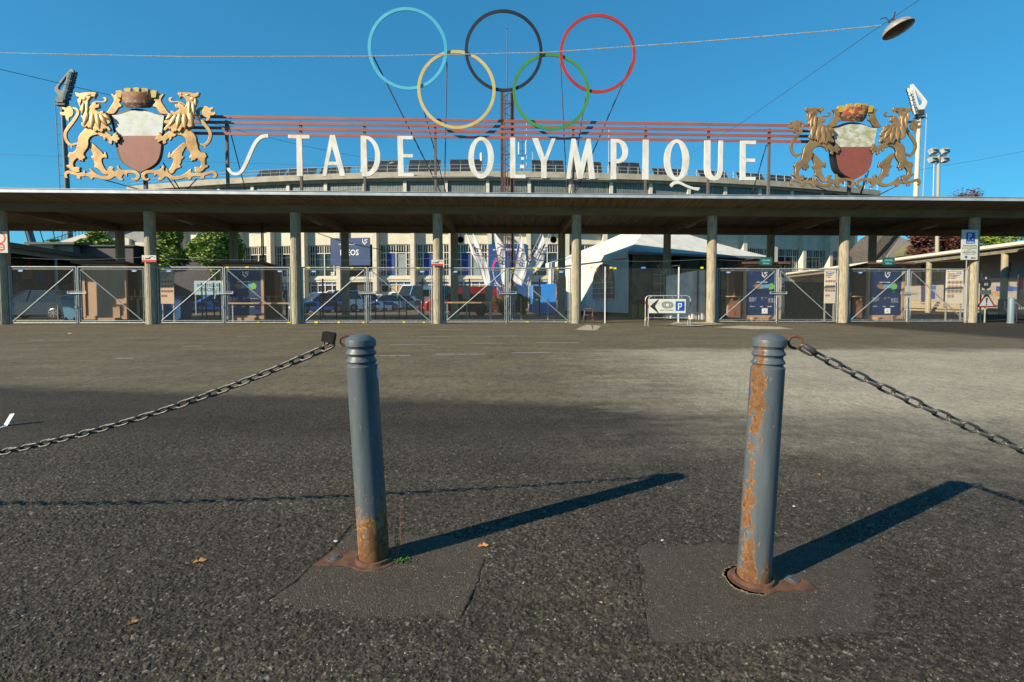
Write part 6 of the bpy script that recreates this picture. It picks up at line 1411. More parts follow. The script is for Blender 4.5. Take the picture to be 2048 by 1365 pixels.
mb.box((c_.x, 23.6, c_.z), (.5, .4, .05)); mb.box((c_.x, 23.6, c_.z * .5), (.42, .03, .05)); mb.build('body', BROWND, r)
OLV = M("olive_plastic", (.20, .24, .02), (.14, .17, .02), 5, rough=.5)
for px, lab in ((1269, "olive green folded umbrella base, left one behind the mesh under the tent edge"), (1284, "olive green bin nearest the barrier, behind the mesh under the tent edge")):
    g_ = G(px, 636); mb = MB(); mb.lathe([(.13, 0), (.15, .1), (.17, .68), (.185, .70), (.185, .74), (.02, .76)], 12, origin=g_); tag(mb.build('olive_bin', OLV, smooth=40), lab.replace("folded umbrella base, left one", "bin farther from the barrier,"), 'bin', 'olive bins by the tent')
# ------------------------------------------------------------------ cars
def cmat(n, c, rough=.28): return bpy.data.materials.get(n) or M(n, c, rough=rough, spec=.6)
CG = M("car_glass", (.012, .015, .018), rough=.08, spec=.8); HL = M("headlight", (.6, .62, .65), rough=.15); TLM = M("taillight", (.35, .02, .02), rough=.2); RIM = M("alloy_rim", (.35, .35, .36), rough=.3, metal=.6)
def car(px, Z, Lc, Hc, rz, paint, label, kind='hatch', Wc=1.75, patchm=None):
    g_ = P(px, 600, Z); r = thing('parked_car' if kind != 'van' else 'parked_van', label, 'car' if kind != 'van' else 'van', (g_.x, Z, 0), radians(rz), 'vehicles parked in front of the stand')
    bl = Hc * (.60 if kind != 'van' else .55); h = Lc / 2
    if kind == 'van': low = [(-h, .35), (-h, bl), (h * .80, bl), (h * .98, bl * .72), (h, .4)]; cab = [(-h + .02, bl), (-h + .06, Hc), (h * .55, Hc), (h * .80, bl)]
    elif kind == 'suv': low = [(-h, .4), (-h * .99, bl), (h * .5, bl), (h * .95, bl * .9), (h, .42)]; cab = [(-h * .96, bl), (-h * .86, Hc), (h * .12, Hc), (h * .5, bl)]
    else: low = [(-h, .35), (-h * .97, bl), (h * .42, bl), (h * .9, bl * .80), (h, .38)]; cab = [(-h * .95, bl), (-h * .72, Hc), (h * .02, Hc), (h * .44, bl)]
    def loft(prof, w0, w1, z0, z1_, mat, name, par, sm=30):
        mb = MB(); n = len(prof); vs = []
        for sg in (-1, 1):
            for x, z in prof: k = (z - z0) / max(.01, z1_ - z0); vs.append((x, sg * (w0 + (w1 - w0) * k) / 2, z))
        mb.add(vs, [tuple(range(n))[::-1], tuple(range(n, 2 * n))] + [(i, (i + 1) % n, n + (i + 1) % n, n + i) for i in range(n)]); return mb.build(name, mat, par, local=True)
    body = loft([(low[0][0], .22)] + low + [(low[-1][0] * .98, .22)], Wc, Wc * .97, .22, bl, paint, 'body', r)
    loft(cab, Wc * .96, Wc * .78, bl, Hc, CG, 'windows', r)
    mb = MB(); x0, x1 = cab[1][0], cab[2][0]; mb.box(((x0 + x1) / 2, 0, Hc + .012), (abs(x1 - x0) + .06, Wc * .79, .04))
    for (a, b_) in ((cab[0], cab[1]), (cab[3], cab[2]), ((-.02 * Lc, bl), (-.04 * Lc, Hc))):
        for sg in (-1, 1): mb.cyl((a[0], sg * Wc * .482, a[1]), (b_[0], sg * Wc * .395, b_[1]), .035, n=4)
    if kind == 'van': 
        for sg in (-1, 1): mb.quad((-h + .05, sg * Wc * .485, bl), (h * .2, sg * Wc * .485, bl), (h * .2, sg * Wc * .405, Hc - .03), (-h + .08, sg * Wc * .405, Hc - .03))
        mb.quad((-h - .005, -Wc * .47, bl), (-h - .005, Wc * .47, bl), (-h + .045, Wc * .39, Hc - .05), (-h + .045, -Wc * .39, Hc - .05))
    mb.build('roof', paint, r, local=True)
    for sx in (-.31, .32):
        for sg in (-1, 1):
            mb = MB(); mb.lathe([(.20, -.09), (.31, -.09), (.33, -.04), (.33, .08), (.31, .1)], 20, origin=(sx * Lc, sg * (Wc / 2 - .07), .33), ax=(0, sg, 0)); wh = mb.build('wheel', RUBBER, r, local=True, smooth=40)
            mb = MB()
            for k in range(7): a = 2 * pi * k / 7; mb.box((sx * Lc + .11 * cos(a), sg * (Wc / 2 + .035), .33 + .11 * sin(a)), (.2, .02, .045), (Vector((cos(a), 0, sin(a))), Vector((0, 1, 0)), Vector((-sin(a), 0, cos(a)))))
            mb.lathe([(.20, 0), (.225, .012), (.2, .02)], 20, origin=(sx * Lc, sg * (Wc / 2 + .022), .33), ax=(0, sg, 0), cap=False); mb.build('rim', RIM, wh, local=True)
    for sg in (-1, 1):
        mb = MB(); mb.box((h * .955, sg * Wc * .36, bl * .74), (.12, .34, .16)); mb.build('headlight', HL, r, local=True)
        mb = MB(); mb.box((-h * .985, sg * Wc * .41, bl * .86), (.08, .22, .26)); mb.build('taillight', TLM, r, local=True)
        mb = MB(); mb.box((h * .38, sg * (Wc / 2 + .08), bl + .06), (.14, .18, .13)); mb.build('mirror', paint, r, local=True)
    mb = MB(); mb.box((-h * 1.0, 0, .55), (.03, .5, .11)); mb.box((h * 1.0, 0, .45), (.03, .5, .11)); mb.build('number_plate', WHITET, r, local=True)
    mb = MB(); mb.box((0, 0, .27), (Lc * .99, Wc * .9, .12)); mb.box((h * .985, 0, .5), (.04, Wc * .6, .14)); mb.build('trim', BLACKM, r, local=True)
    if patchm:
        mb = MB()
        for sg in (-1, 1):
            mb.add([(x, sg * (Wc / 2 + .006), z) for x, z in ((-h * .7, .5), (-h * .1, .5), (h * .1, bl * .95), (-h * .5, bl * .95))], [(0, 1, 2, 3)])
            mb.add([(x, sg * (Wc / 2 + .006), z) for x, z in ((h * .15, .55), (h * .5, .5), (h * .62, bl * .8), (h * .3, bl * .9))], [(0, 1, 2, 3)])
        mb.add([(h * .45, -.5, bl * 1.0), (h * .85, -.3, bl * .86), (h * .85, .3, bl * .86), (h * .45, .5, bl * 1.0)], [(0, 1, 2, 3)]); mb.build('livery', patchm, r, local=True)
    return r
cW, cB, cN, cR, cS = cmat("car_white", (.78, .80, .82)), cmat("car_blue", (.01, .20, .62)), cmat("car_dark_navy", (.012, .02, .035)), cmat("car_red", (.32, .01, .015)), cmat("car_silver", (.30, .34, .37))
cLB = cmat("livery_blue", (.015, .08, .40))
car(78, 26.5, 4.6, 1.48, 184, cN, "dark navy car in the shade of the left pavilion")
car(424, 41, 4.1, 1.48, 218, cB, "blue car right under the boutique board", patchm=cN)
car(634, 38, 4.0, 1.5, 228, cB, "bright blue car with dark back window just right of the third column", patchm=cN)
car(669, 42, 4.2, 1.75, 222, cW, "tall white car parked between the two bright blue cars", 'suv', patchm=None)
car(713, 45, 4.0, 1.5, 226, cB, "bright blue car in the dark portal under the blue banner")
car(756, 46.5, 4.0, 1.45, 232, cW, "white car with blue livery stripes left of the white pick-up", patchm=cLB)
car(786, 50, 4.1, 1.45, 225, cS, "silver car behind the white-blue striped car")
car(797, 56, 4.6, 1.8, 236, cW, "white off-roader with dark windows farther back", 'suv')
car(836, 54, 5.4, 2.5, 238, cW, "tall white van beside the white off-roader", 'van', 1.95)
car(919, 37, 5.4, 1.95, 205, cR, "red van behind the ticket readers", 'van', 1.9)
car(998, 42, 3.9, 1.42, 215, cR, "red car half hidden behind the shrubs", patchm=cLB)
r = thing('dark_trailer', "dark slatted trailer parked in front of the red van", 'trailer', P(935, 600, 30.5).xy.to_3d())
mb = MB(); a, b_ = P(897, 600, 30.5), P(974, 600, 30.5); mb.box(((a.x + b_.x) / 2, 31.3, .85), (b_.x - a.x, 1.6, 1.05)); mb.box(((a.x + b_.x) / 2, 31.3, .3), ((b_.x - a.x) * .9, 1.2, .1)); mb.build('body', BLACKM, r)
mb = MB()
for k in range(7): mb.box(((a.x + b_.x) / 2, 30.48, .45 + k * .14), (b_.x - a.x, .04, .05))
mb.build('slat', DARKST, r)
for dx in (-.8, .8):
    mb = MB(); mb.lathe([(.2, -.1), (.3, -.1), (.3, .1), (.2, .1)], 16, origin=((a.x + b_.x) / 2 + dx, 30.5, .3), ax=(0, -1, 0)); mb.build('wheel', RUBBER, r, smooth=40)
r = thing('green_cabinet', "dark green equipment cabinet on legs beside the white van", 'cabinet', P(855, 600, 30).xy.to_3d())
c_ = P(855, 586, 30); mb = MB(); mb.box((c_.x, 30, 1.4), (.55, .4, .42)); mb.build('box', M("cabinet_green", (.02, .10, .08), rough=.5), r); mb = MB()
for dx in (-.22, .22): mb.box((c_.x + dx, 30, .6), (.04, .04, 1.18))
mb.build('leg', BLACKM, r)
# ------------------------------------------------------------------ ticket readers
GM_ = M("reader_grey", (.20, .24, .23), (.16, .19, .18), 5, rough=.5)
t0 = thing('ticket_reader', "", 'turnstile', (0, 0, 0), 0, 'ticket readers behind the gates')
mb = MB(); mb.prism([(-.16, 1.06), (.14, 1.0), (.18, 1.1), (.18, 1.72), (-.18, 1.74), (-.18, 1.2)], lambda x, z, d: Vector((x, d, z)), -.1, .1); mb.build('reader_box', GM_, t0, local=True)
mb = MB(); mb.box((.04, 0, .5), (.07, .09, 1.0)); mb.box((.04, 0, .015), (.26, .26, .03)); mb.build('pole', GM_, t0, local=True)
mb = MB(); mb.lathe([(.14, 0), (.15, .02), (.14, .04)], 16, origin=(-.09, -.05, .83), ax=(0, -1, 0)); mb.build('paddle', GM_, t0, local=True, smooth=40)
for i, (px, lab) in enumerate([(838, "grey ticket reader just left of the central column, leftmost reader"), (932, "grey ticket reader in front of the red van"), (978, "grey ticket reader at the left gate leaf's latch side, before the trailer's end"),
                               (1028, "grey ticket reader right behind the foot of the rusty mast"), (1075, "grey ticket reader in front of the blue box"), (1124, "grey ticket reader at the tent's left corner, rightmost reader")]):
    o = t0 if i == 0 else dup(t0, (0, 0, 0), 0); o.location = P(px, 600, 26.5).xy.to_3d(); o.rotation_euler = (0, 0, TH); o['label'] = lab
# barriers, planks, rails behind the gates
def rail_thing(name, label, pxs, Z, h, mat, rr=.025, cat='railing', top=True):
    r = thing(name, label, cat, P(pxs[0], 600, Z).xy.to_3d())
    for px in pxs: mb = MB(); a = P(px, 600, Z); mb.cyl((a.x, Z, 0), (a.x, Z, h), rr, n=6); mb.build('post', mat, r)
    if top: mb = MB(); a, b_ = P(pxs[0], 600, Z), P(pxs[-1], 600, Z); mb.cyl((a.x, Z, h * .35), (b_.x, Z, h * .35), rr * .6, n=5); mb.cyl((a.x, Z, .1), (b_.x, Z, .1), rr * .6, n=5); mb.build('rail', mat, r)
    return r
rail_thing('queue_railing', "black railing of thin posts behind the tape marked gates", [640, 673, 712, 736, 751, 768, 798, 813], 25.0, 1.15, BLACKM, .028)
rail_thing('queue_railing', "black railing of thin posts behind the rules board at the left", [404, 412, 428, 440], 26.5, 1.9, BLACKM, .03)
rail_thing('tall_post_row', "row of tall thin dark posts behind the ticket readers", [646, 845, 939, 1079], 28.5, 2.2, BLACKM, .045, 'post', False)
rail_thing('queue_railing', "grey railing between the red van and the blue box", [914, 982, 1025, 1042, 1096], 24.4, 1.1, GREYSIGN, .022, top=False)
PLK = M("plank_orange_wood", (.48, .28, .13), (.38, .22, .10), 6, rough=.7, stretch=(.3, 1, 1))
for x0, x1, y, Z, lab in ((456, 592, 607, 21.6, "long orange-brown plank across the left navy poster kiosk at waist height"), (888, 986, 605.5, 22.3, "long orange-brown plank in front of the red van at waist height")):
    r = thing('plank_barrier', lab, 'barrier', P(x0, 600, Z).xy.to_3d()); a, b_ = P(x0, y, Z), P(x1, y, Z); mb = MB(); mb.box((a + b_) / 2, ((b_ - a).length, .04, .07)); mb.build('plank', PLK, r)
    for t_ in (.06, .94): q = a.lerp(b_, t_); mb = MB(); mb.box((q.x, Z + .04, q.z / 2), (.05, .04, q.z)); mb.build('stand', GREYSIGN, r)
r = thing('hoop_rail', "pale round topped hoop rail before the dark car at the left", 'rail', P(118, 600, 23.5).xy.to_3d())
a = P(117, 645, 23.5); top_ = P(117, 592, 23.5).z; mb = MB(); mb.tube([(a.x, 23.5, 0), (a.x, 23.5, top_ - .15), (a.x + .05, 23.5, top_ - .04), (a.x + .16, 23.5, top_), (a.x + .9, 23.5, top_ + .04)], .025, 8); mb.build('tube', GREYSIGN, r, smooth=50)
r = thing('paper_dispenser', "grey square bracket on a post to the right of the plain kiosk", 'post', P(275, 600, 22.6).xy.to_3d())
c_ = P(275, 580, 22.6); mb = MB(); mb.cyl((c_.x, 22.6, 0), (c_.x, 22.6, 1.05), .05, n=8)
for dx in (-.13, .13): mb.box((c_.x + dx, 22.6, 1.28), (.03, .03, .36))
mb.box((c_.x, 22.6, 1.09), (.26, .03, .03)); mb.build('stand', GREYSIGN, r)
# blue bins, boards
SKIPB = M("bin_blue", (.01, .07, .22), (.012, .09, .27), 4, rough=.5)
def bin_(px, Z, w_, h, label, mat):
    a = P(px, 600, Z); r = thing('wheeled_bin', label, 'bin', (a.x, Z, 0)); mb = MB(); hw = w_ / 2
    mb.add([(-hw * .82, -.35, .08), (hw * .82, -.35, .08), (hw * .82, .35, .08), (-hw * .82, .35, .08), (-hw, -.45, h), (hw, -.45, h), (hw, .45, h), (-hw, .45, h)], [(3, 2, 1, 0), (4, 5, 6, 7), (0, 1, 5, 4), (1, 2, 6, 5), (2, 3, 7, 6), (3, 0, 4, 7)]); mb.build('body', mat, r, local=True)
    mb = MB(); mb.tube([(-hw * 1.04, -.48 + .96 * t, h + .02 + .16 * sin(pi * t)) for t in [k / 8 for k in range(9)]], .02, 4)
    vs = [(s * hw * 1.04, -.48 + .96 * k / 8, h + .02 + .16 * sin(pi * k / 8)) for s in (-1, 1) for k in range(9)]; mb.add(vs, [(k, k + 1, 10 + k, 9 + k) for k in range(8)]); mb.build('lid', mat, r, local=True)
    for sx in (-1, 1): mb = MB(); mb.lathe([(.03, -.03), (.09, -.03), (.09, .03), (.03, .03)], 12, origin=(sx * hw * .7, -.33, .09), ax=(1, 0, 0)); mb.build('wheel', RUBBER, r, local=True)
bin_(352, 23.2, 1.05, .98, "large blue wheeled bin below the left rules board", SKIPB)
bin_(152, 24.4, .62, 1.0, "pale blue bin behind the left gate's latch", M("bin_pale_blue", (.06, .20, .32), rough=.5))
def board(name, label, x0, x1, y0, y1, Z, mat, cat='sign', legs=True, par=None):
    a, b_ = P(x0, y1, Z), P(x1, y0, Z); r = thing(name, label, cat, ((a.x + b_.x) / 2, Z, 0)); mb = MB(); mb.box(((a.x + b_.x) / 2, Z, (a.z + b_.z) / 2), (b_.x - a.x, .03, b_.z - a.z)); mb.build('panel', mat, r)
    if legs:
        mb = MB()
        for x in (a.x + .05, b_.x - .05): mb.box((x, Z + .04, b_.z / 2), (.05, .04, b_.z))
        mb.build('post', GREYSIGN, r)
    return r, a, b_
XR = Vector((1, 0, 0))
r, a, b_ = board('boutique_board', "pale blue board lettered BOUTIQUE OFFICIELLE behind the gate", 389, 449, 562, 590, 33, M("board_pale_blue", (.30, .45, .50), rough=.5))
mb = MB(); w_ = b_.x - a.x; text(mb, "BOUTIQUE", (a.x + w_ * .1, 32.98, a.z + .50), XR, Z1, w_ * .72, .22); text(mb, "OFFICIELLE", (a.x + w_ * .1, 32.98, a.z + .22), XR, Z1, w_ * .78, .22); mb.build('lettering', M("navy_print", (.01, .03, .10), rough=.6), r)
mb = MB(); mb.add([(a.x + w_ * .75, 32.982, b_.z), (b_.x, 32.982, b_.z), (b_.x, 32.982, b_.z - .33)], [(0, 1, 2)]); mb.build('corner_print', PWH, r)
RB = M("rules_board_white", (.66, .60, .50), rough=.6)
RBO = M("rules_board_tan", (.50, .36, .24), rough=.6)
for x0, x1, y0, y1, Z, mt, lab in ((322, 347, 538, 608, 22.3, RBO, "tan rules board with rows of round icons behind the gate next to the second column"), (1648, 1672, 537, 607, 22.5, RB, "white rules board with round icons left of the column by the rightmost kiosk"), (1891, 1927, 540, 608, 22.8, RB, "white rules board with round icons in front of the mosaic wall")):
    r, a, b_ = board('rules_board', lab, x0, x1, y0, y1, Z, mt); w_, h = b_.x - a.x, b_.z - a.z
    mb = MB(); m3 = MB()
    for k, s_ in enumerate(("REGLEMENT DU STADE", "Objets interdits", "dans l'enceinte", "du stade")): scrib(mb, s_, (a.x + w_ * .08, Z - .02, b_.z - h * (.13 + .045 * k)), XR, Z1, w_ * (.8 - .12 * k), h * .026)
    for row in range(4):
        for c_ in range(4 if row < 3 else 2):
            cx, cz2 = a.x + w_ * (.16 + .225 * c_), b_.z - h * (.37 + .135 * row)
            m3.lathe([(w_ * .075, 0), (w_ * .10, 0)], 14, origin=(cx, Z - .021, cz2), ax=(0, -1, 0), cap=False)
            s_ = w_ * .04; mb.prism([(-s_, -s_ * .7), (s_ * .8, -s_), (s_ * .6, s_), (-s_ * .5, s_ * 1.1)], lambda x, z, d: Vector((cx + x, d, cz2 + z)), Z - .024, Z - .018)
    mb.build('black_print', BLACKT, r); m3.build('red_icon_ring', M("icon_red", (.25, .03, .03), rough=.6) if "icon_red" not in bpy.data.materials else bpy.data.materials["icon_red"], r)
r = thing('hoarding', "black hoarding panels closing the gap between the two right kiosks", 'hoarding', P(1612, 600, 30).xy.to_3d())
pxprism([(1570, 563), (1690, 566), (1690, 634), (1570, 634)], 30, .06, BLACKM, 'panel', r)
r, a, b_ = board('club_banner', "black banner with a white club monogram at the right edge", 1996, 2062, 599, 638, 24, BLACKM)
mb = MB(); ls(mb, Vector((a.x + .28, 23.98, a.z + .25)), XR, Z1, .55); scrib(mb, "aaaaa", (a.x + .95, 23.98, a.z + .45), XR, Z1, .55, .12); mb.build('emblem', M("grey_print", (.35, .35, .36), rough=.6), r)
# warning triangle and round sign on the right fence
r = thing('warning_sign', "triangular red bordered warning sign with exclamation mark on the right fence", 'sign', P(1973, 600, 21.9).xy.to_3d())
c_ = P(1973, 605, 21.9); tri = lambda k: [(-.43 * k, -.22 * k), (.43 * k, -.22 * k), (0, .44 * k)]
mb = MB(); mb.prism(tri(1), lambda x, z, d: c_ + Vector((x, d, z)), 0, .02); mb.build('border', M("sign_red", (.22, .02, .02), rough=.5), r)
mb = MB(); mb.prism(tri(.72), lambda x, z, d: c_ + Vector((x, d, z + .0)), -.004, 0); mb.build('panel', M("sign_pale_grey", (.42, .46, .46), rough=.5), r)
mb = MB(); mb.prism([(-.02, -.03), (.02, -.03), (.045, .2), (-.045, .2)], lambda x, z, d: c_ + Vector((x, d, z - .01)), -.008, -.004); mb.lathe([(.001, 0), (.035, 0)], 12, origin=c_ + Vector((0, -.008, -.1)), ax=(0, -1, 0), cap=False); mb.build('exclamation_mark', BLACKT, r)
mb = MB(); mb.cyl((c_.x, c_.y + .06, 0), (c_.x, c_.y + .06, 2.0), .03, n=6); mb.build('post', GREYSIGN, r)
r = thing('parking_ban_sign', "round dark sign above a small plate, over the warning triangle", 'sign', P(1972, 600, 21.8).xy.to_3d())
c_ = P(1972, 568.5, 21.8); mb = MB(); mb.lathe([(.001, 0), (.215, 0), (.215, .02), (.001, .02)], 24, origin=c_, ax=(0, -1, 0), cap=False); mb.build('disc', BLACKT, r)
mb = MB(); scrib(mb, "aa", c_ + Vector((-.1, -.026, -.07)), XR, Z1, .2, .14); mb.build('lettering', GREYSIGN, r)
mb = MB(); mb.box(c_ + Vector((0, 0, -.36)), (.46, .02, .2)); mb.build('plate', M("plate_slate", (.06, .10, .11), rough=.5), r)
# far bollard at the right edge with chain
g_ = G(2021, 647); r = thing('bollard', "thick blue-grey bollard standing far right in front of the club banner", 'bollard', g_); mb = MB(); mb.lathe([(.13, 0), (.128, .04), (.118, .05), (.118, 1.06), (.10, 1.09), (.001, 1.1)], 24, origin=g_); mb.build('post', M("bollard_far_blue_grey", (.14, .19, .23), rough=.5), r, smooth=40)
mb = MB(); mb.tube([g_ + Vector((.1 + .12 * k, 0, 1.0 - .13 * k + .008 * k * k)) for k in range(9)], .014, 5); tag(mb.build('chain', GALV), "thin chain leaving the far right bollard towards the edge of the frame", 'chain')
# ------------------------------------------------------------------ signs on the columns
def colsign(name, label, x0, x1, y0, y1, v, mat, cat='sign'):
    (ua, za), (ub, zb) = on(x0, y1, v), on(x1, y0, v); r = thing(name, label, cat, L((ua + ub) / 2, v)); mb = MB(); mb.lbox(ua, ub, v, v + .02, za, zb); mb.build('panel', mat, r); return r, ua, ub, za, zb
SGW = M("sign_plate_grey_white", (.56, .56, .50), rough=.5); SGB = M("sign_blue", (.01, .07, .36), rough=.4)
VS = -.26; r, ua, ub, za, zb = colsign('parking_sign', "tall white parking sign with a blue P square on the rightmost column", 1922, 1957, 460, 520, VS, SGW)
w_, h = ub - ua, zb - za; mb = MB(); mb.lbox(ua + w_ * .27, ub - w_ * .2, VS - .005, VS - .001, zb - h * .46, zb - h * .09); pq = mb.build('blue_square', SGB, r)
mb = MB(); text(mb, "P", L(ua + w_ * .40, VS - .008, zb - h * .32), E1, Z1, w_ * .2, h * .19); text(mb, "Collecte", L(ua + w_ * .32, VS - .008, zb - h * .44), E1, Z1, w_ * .42, h * .06); scrib(mb, "a", L(ua + w_ * .64, VS - .008, zb - h * .33), E1, Z1, w_ * .08, h * .05); mb.build('white_lettering', WHITET, pq)
mb = MB(); 
for k, (s_, q) in enumerate((("08:00-18:00 / 20:00-06:00", .8), ("du lundi au vendredi et samedi", .9), ("sauf les jours de manifestation", .9), ("Tarif", .2), ("par tranche de 30 minutes", .7), ("Paiement obligatoire des l'arrivee", .85), ("au parcometre ou par telephone", .7))): scrib(mb, s_, L(ua + w_ * (.5 - q / 2), VS - .004, zb - h * (.53 + .048 * k)), E1, Z1, w_ * q, h * .024)
scrib(mb, "aaa", L(ua + w_ * .6, VS - .004, za + h * .04), E1, Z1, w_ * .3, h * .05); mb.build('small_print', BLACKT, r); mb = MB(); mb.lathe([(.001, 0), (w_ * .08, 0)], 12, origin=L(ua + w_ * .3, VS - .004, za + h * .09), ax=-EN, cap=False); mb.build('round_mark', SGB, r)
mb = MB(); mb.cyl(L(ua + w_ * .38, VS + .035, 0), L(ua + w_ * .38, VS + .035, zb), .018, n=6); mb.build('pole', GREYSIGN, r)
r, ua, ub, za, zb = colsign('prohibition_sign', "white board with a red ring on the column at the left edge", -22, 14, 463, 506, VS, SGW)
mb = MB(); mb.lathe([(.19, 0), (.245, 0)], 28, origin=L(ua + (ub - ua) * .57, VS - .004, zb - .27), ax=-EN, cap=False); mb.lathe([(.12, 0), (.16, 0)], 24, origin=L(ua + (ub - ua) * .62, VS - .004, za + .22), ax=-EN, cap=False)
for k in range(3): mb.lbox(ua + (ub - ua) * .45, ua + (ub - ua) * .83, VS - .006, VS - .003, za + .12 + .09 * k, za + .15 + .09 * k)
mb.build('red_ring', REDT, r)
for x0, x1, y0, y1, lab in ((284, 312, 511, 524.5, "small white and red plate on the column right of the plain kiosk"), (863, 886.5, 520, 532, "small white and red plate on the column left of the flags")):
    r, ua, ub, za, zb = colsign('column_plate', lab, x0, x1, y0, y1, VS, SGW); h = zb - za; mb = MB(); mb.lbox(ua, ub, VS - .004, VS - .0005, za, za + h * .32); mb.build('red_band', REDT, r)
    mb = MB(); scrib(mb, "a aaaaa", L(ua + .06, VS - .005, za + h * .42), E1, Z1, (ub - ua) * .5, h * .25); mb.tube([L(ua + (ub - ua) * (.5 + .42 * t), VS - .006, za + h * (.62 + .2 * sin(pi * t))) for t in [k / 8 for k in range(9)]], .008, 4); mb.build('lettering', BLACKT, r)
# ------------------------------------------------------------------ crowd barrier with parking arrow board
BV = 19.25; r = thing('crowd_barrier', "steel crowd barrier carrying the arrow and P parking board", 'barrier', P(1337, 600, BV).xy.to_3d())
pa, pb = P(1291, 600, BV).x, P(1381, 600, BV).x; BARM = M("barrier_steel_pale", (.50, .53, .53), rough=.4, metal=.4)
def zb_(y, Z=BV): return P(1300, y, Z).z
mb = MB(); tz = zb_(592); bz = zb_(636)
mb.tube([(pa, BV, .12), (pa, BV, tz - .14), (pa + .04, BV, tz - .04), (pa + .14, BV, tz), (pb - .14, BV, tz), (pb - .04, BV, tz - .04), (pb, BV, tz - .14), (pb, BV, .12)], .019, 8); mb.cyl((pa, BV, bz), (pb, BV, bz), .014, n=6)
for k in range(1, 5): mb.cyl((pa + (pb - pa) * k / 5, BV, bz), (pa + (pb - pa) * k / 5, BV, tz), .009, n=5)
mb.tube([(pa + .09, BV - .12, .12), (pa + .09, BV - .12, tz - .16), (pa + .13, BV - .11, tz - .06), (pa + .24, BV - .06, tz - .02)], .019, 8); mb.build('frame', BARM, r, smooth=50)
for x in (pa, pa + .09, pb, pb - .09):
    mb = MB(); yo = -.12 if x == pa + .09 else 0
    for s_ in (-1, 1): mb.tube([(x, BV + yo, .22), (x + s_ * .04, BV + yo + s_ * .1, .17), (x + s_ * .07, BV + yo + s_ * .26, .0)], .014, 6)
    mb.build('foot', BARM, r, smooth=50)
for x, z, dy in ((pa, .83, 0), (pa + .09, .68, -.12), (pb, .77, 0), (pb, .32, 0)): mb = MB(); mb.cyl((x, BV + dy, z), (x, BV + dy, z + .14), .0215, n=8); mb.build('red_band', REDT, r)
mb = MB(); mb.box((pa, BV, .24), (.05, .05, .07)); mb.build('yellow_tape', YEL, r)
r2 = thing('parking_board', "white arrow board reading Stade Olympique with blue P square, hung on the crowd barrier", 'sign', P(1335, 600, BV - .15).xy.to_3d())
x0, x1 = P(1298, 600, BV - .15).x, P(1371.5, 600, BV - .15).x; z0, z1_ = zb_(626.5), zb_(598.5); BY = BV - .15; w_, h = x1 - x0, z1_ - z0
mb = MB(); mb.box(((x0 + x1) / 2, BY, (z0 + z1_) / 2), (w_, .03, h)); mb.build('panel', M("board_cream_white", (.60, .62, .55), rough=.5), r2)
mb = MB(); mb.box(((x0 + x1) / 2, BY + .005, (z0 + z1_) / 2), (w_ + .03, .02, h + .03)); mb.build('rim', BLACKM, r2)
fb = lambda x, z, d: Vector((x0 + x * w_, BY - .015 - d, z0 + z * h))
mb = MB(); mb.prism([(.02, .49), (.245, .97), (.27, .97), (.16, .49), (.27, .0), (.245, .0)], fb, .001, .004); mb.build('arrow', BLACKT, r2)
mb = MB(); mb.prism([(.725, .16), (.965, .16), (.965, .84), (.725, .84)], fb, .001, .004); q = mb.build('blue_square', SGB, r2)
mb = MB(); mb.prism([(.785, .24), (.815, .24), (.815, .42), (.815, .71), (.785, .71)], fb, .0045, .006)
for (a1, a2) in (((.815, .64), (.885, .71)), ((.815, .42), (.885, .49))): mb.prism([(a1[0], a1[1]), (a2[0], a1[1]), (a2[0], a2[1]), (a1[0], a2[1])], fb, .0045, .006)
mb.prism([(.865, .42), (.89, .46), (.89, .67), (.865, .71)], fb, .0047, .0062); mb.build('letter_p', WHITET, q)
mb = MB(); st_ = [(.37 + .0, .0)]
def stadium_shape(cx, cz2, rw, rh, n=10): 
    out = []
    for k in range(n + 1): a = -pi / 2 + pi * k / n; out.append((cx + rw + rh * cos(a) * h / w_, cz2 + rh * sin(a)))
    for k in range(n + 1): a = pi / 2 + pi * k / n; out.append((cx - rw + rh * cos(a) * h / w_, cz2 + rh * sin(a)))
    return out
mb.prism(stadium_shape(.5, .58, .06, .25), fb, .001, .004); q = mb.build('grey_oval', M("board_grey_print", (.25, .26, .22), rough=.6), r2)
mb = MB(); mb.lathe([(.001, 0), (.058, 0)], 16, origin=fb(.5, .58, .006), ax=(0, -1, 0), cap=False)
for sg in (-1, 1): mb.prism([(.5 + sg * .075, .46), (.5 + sg * .1, .58), (.5 + sg * .075, .70), (.5 + sg * .085, .58)], fb, .0045, .006)
mb.build('ball_mark', WHITET, q); mb = MB(); text(mb, "Stade Olympique", fb(.30, .15, .003), XR, Z1, w_ * .37, h * .11); mb.build('lettering', BLACKT, r2)
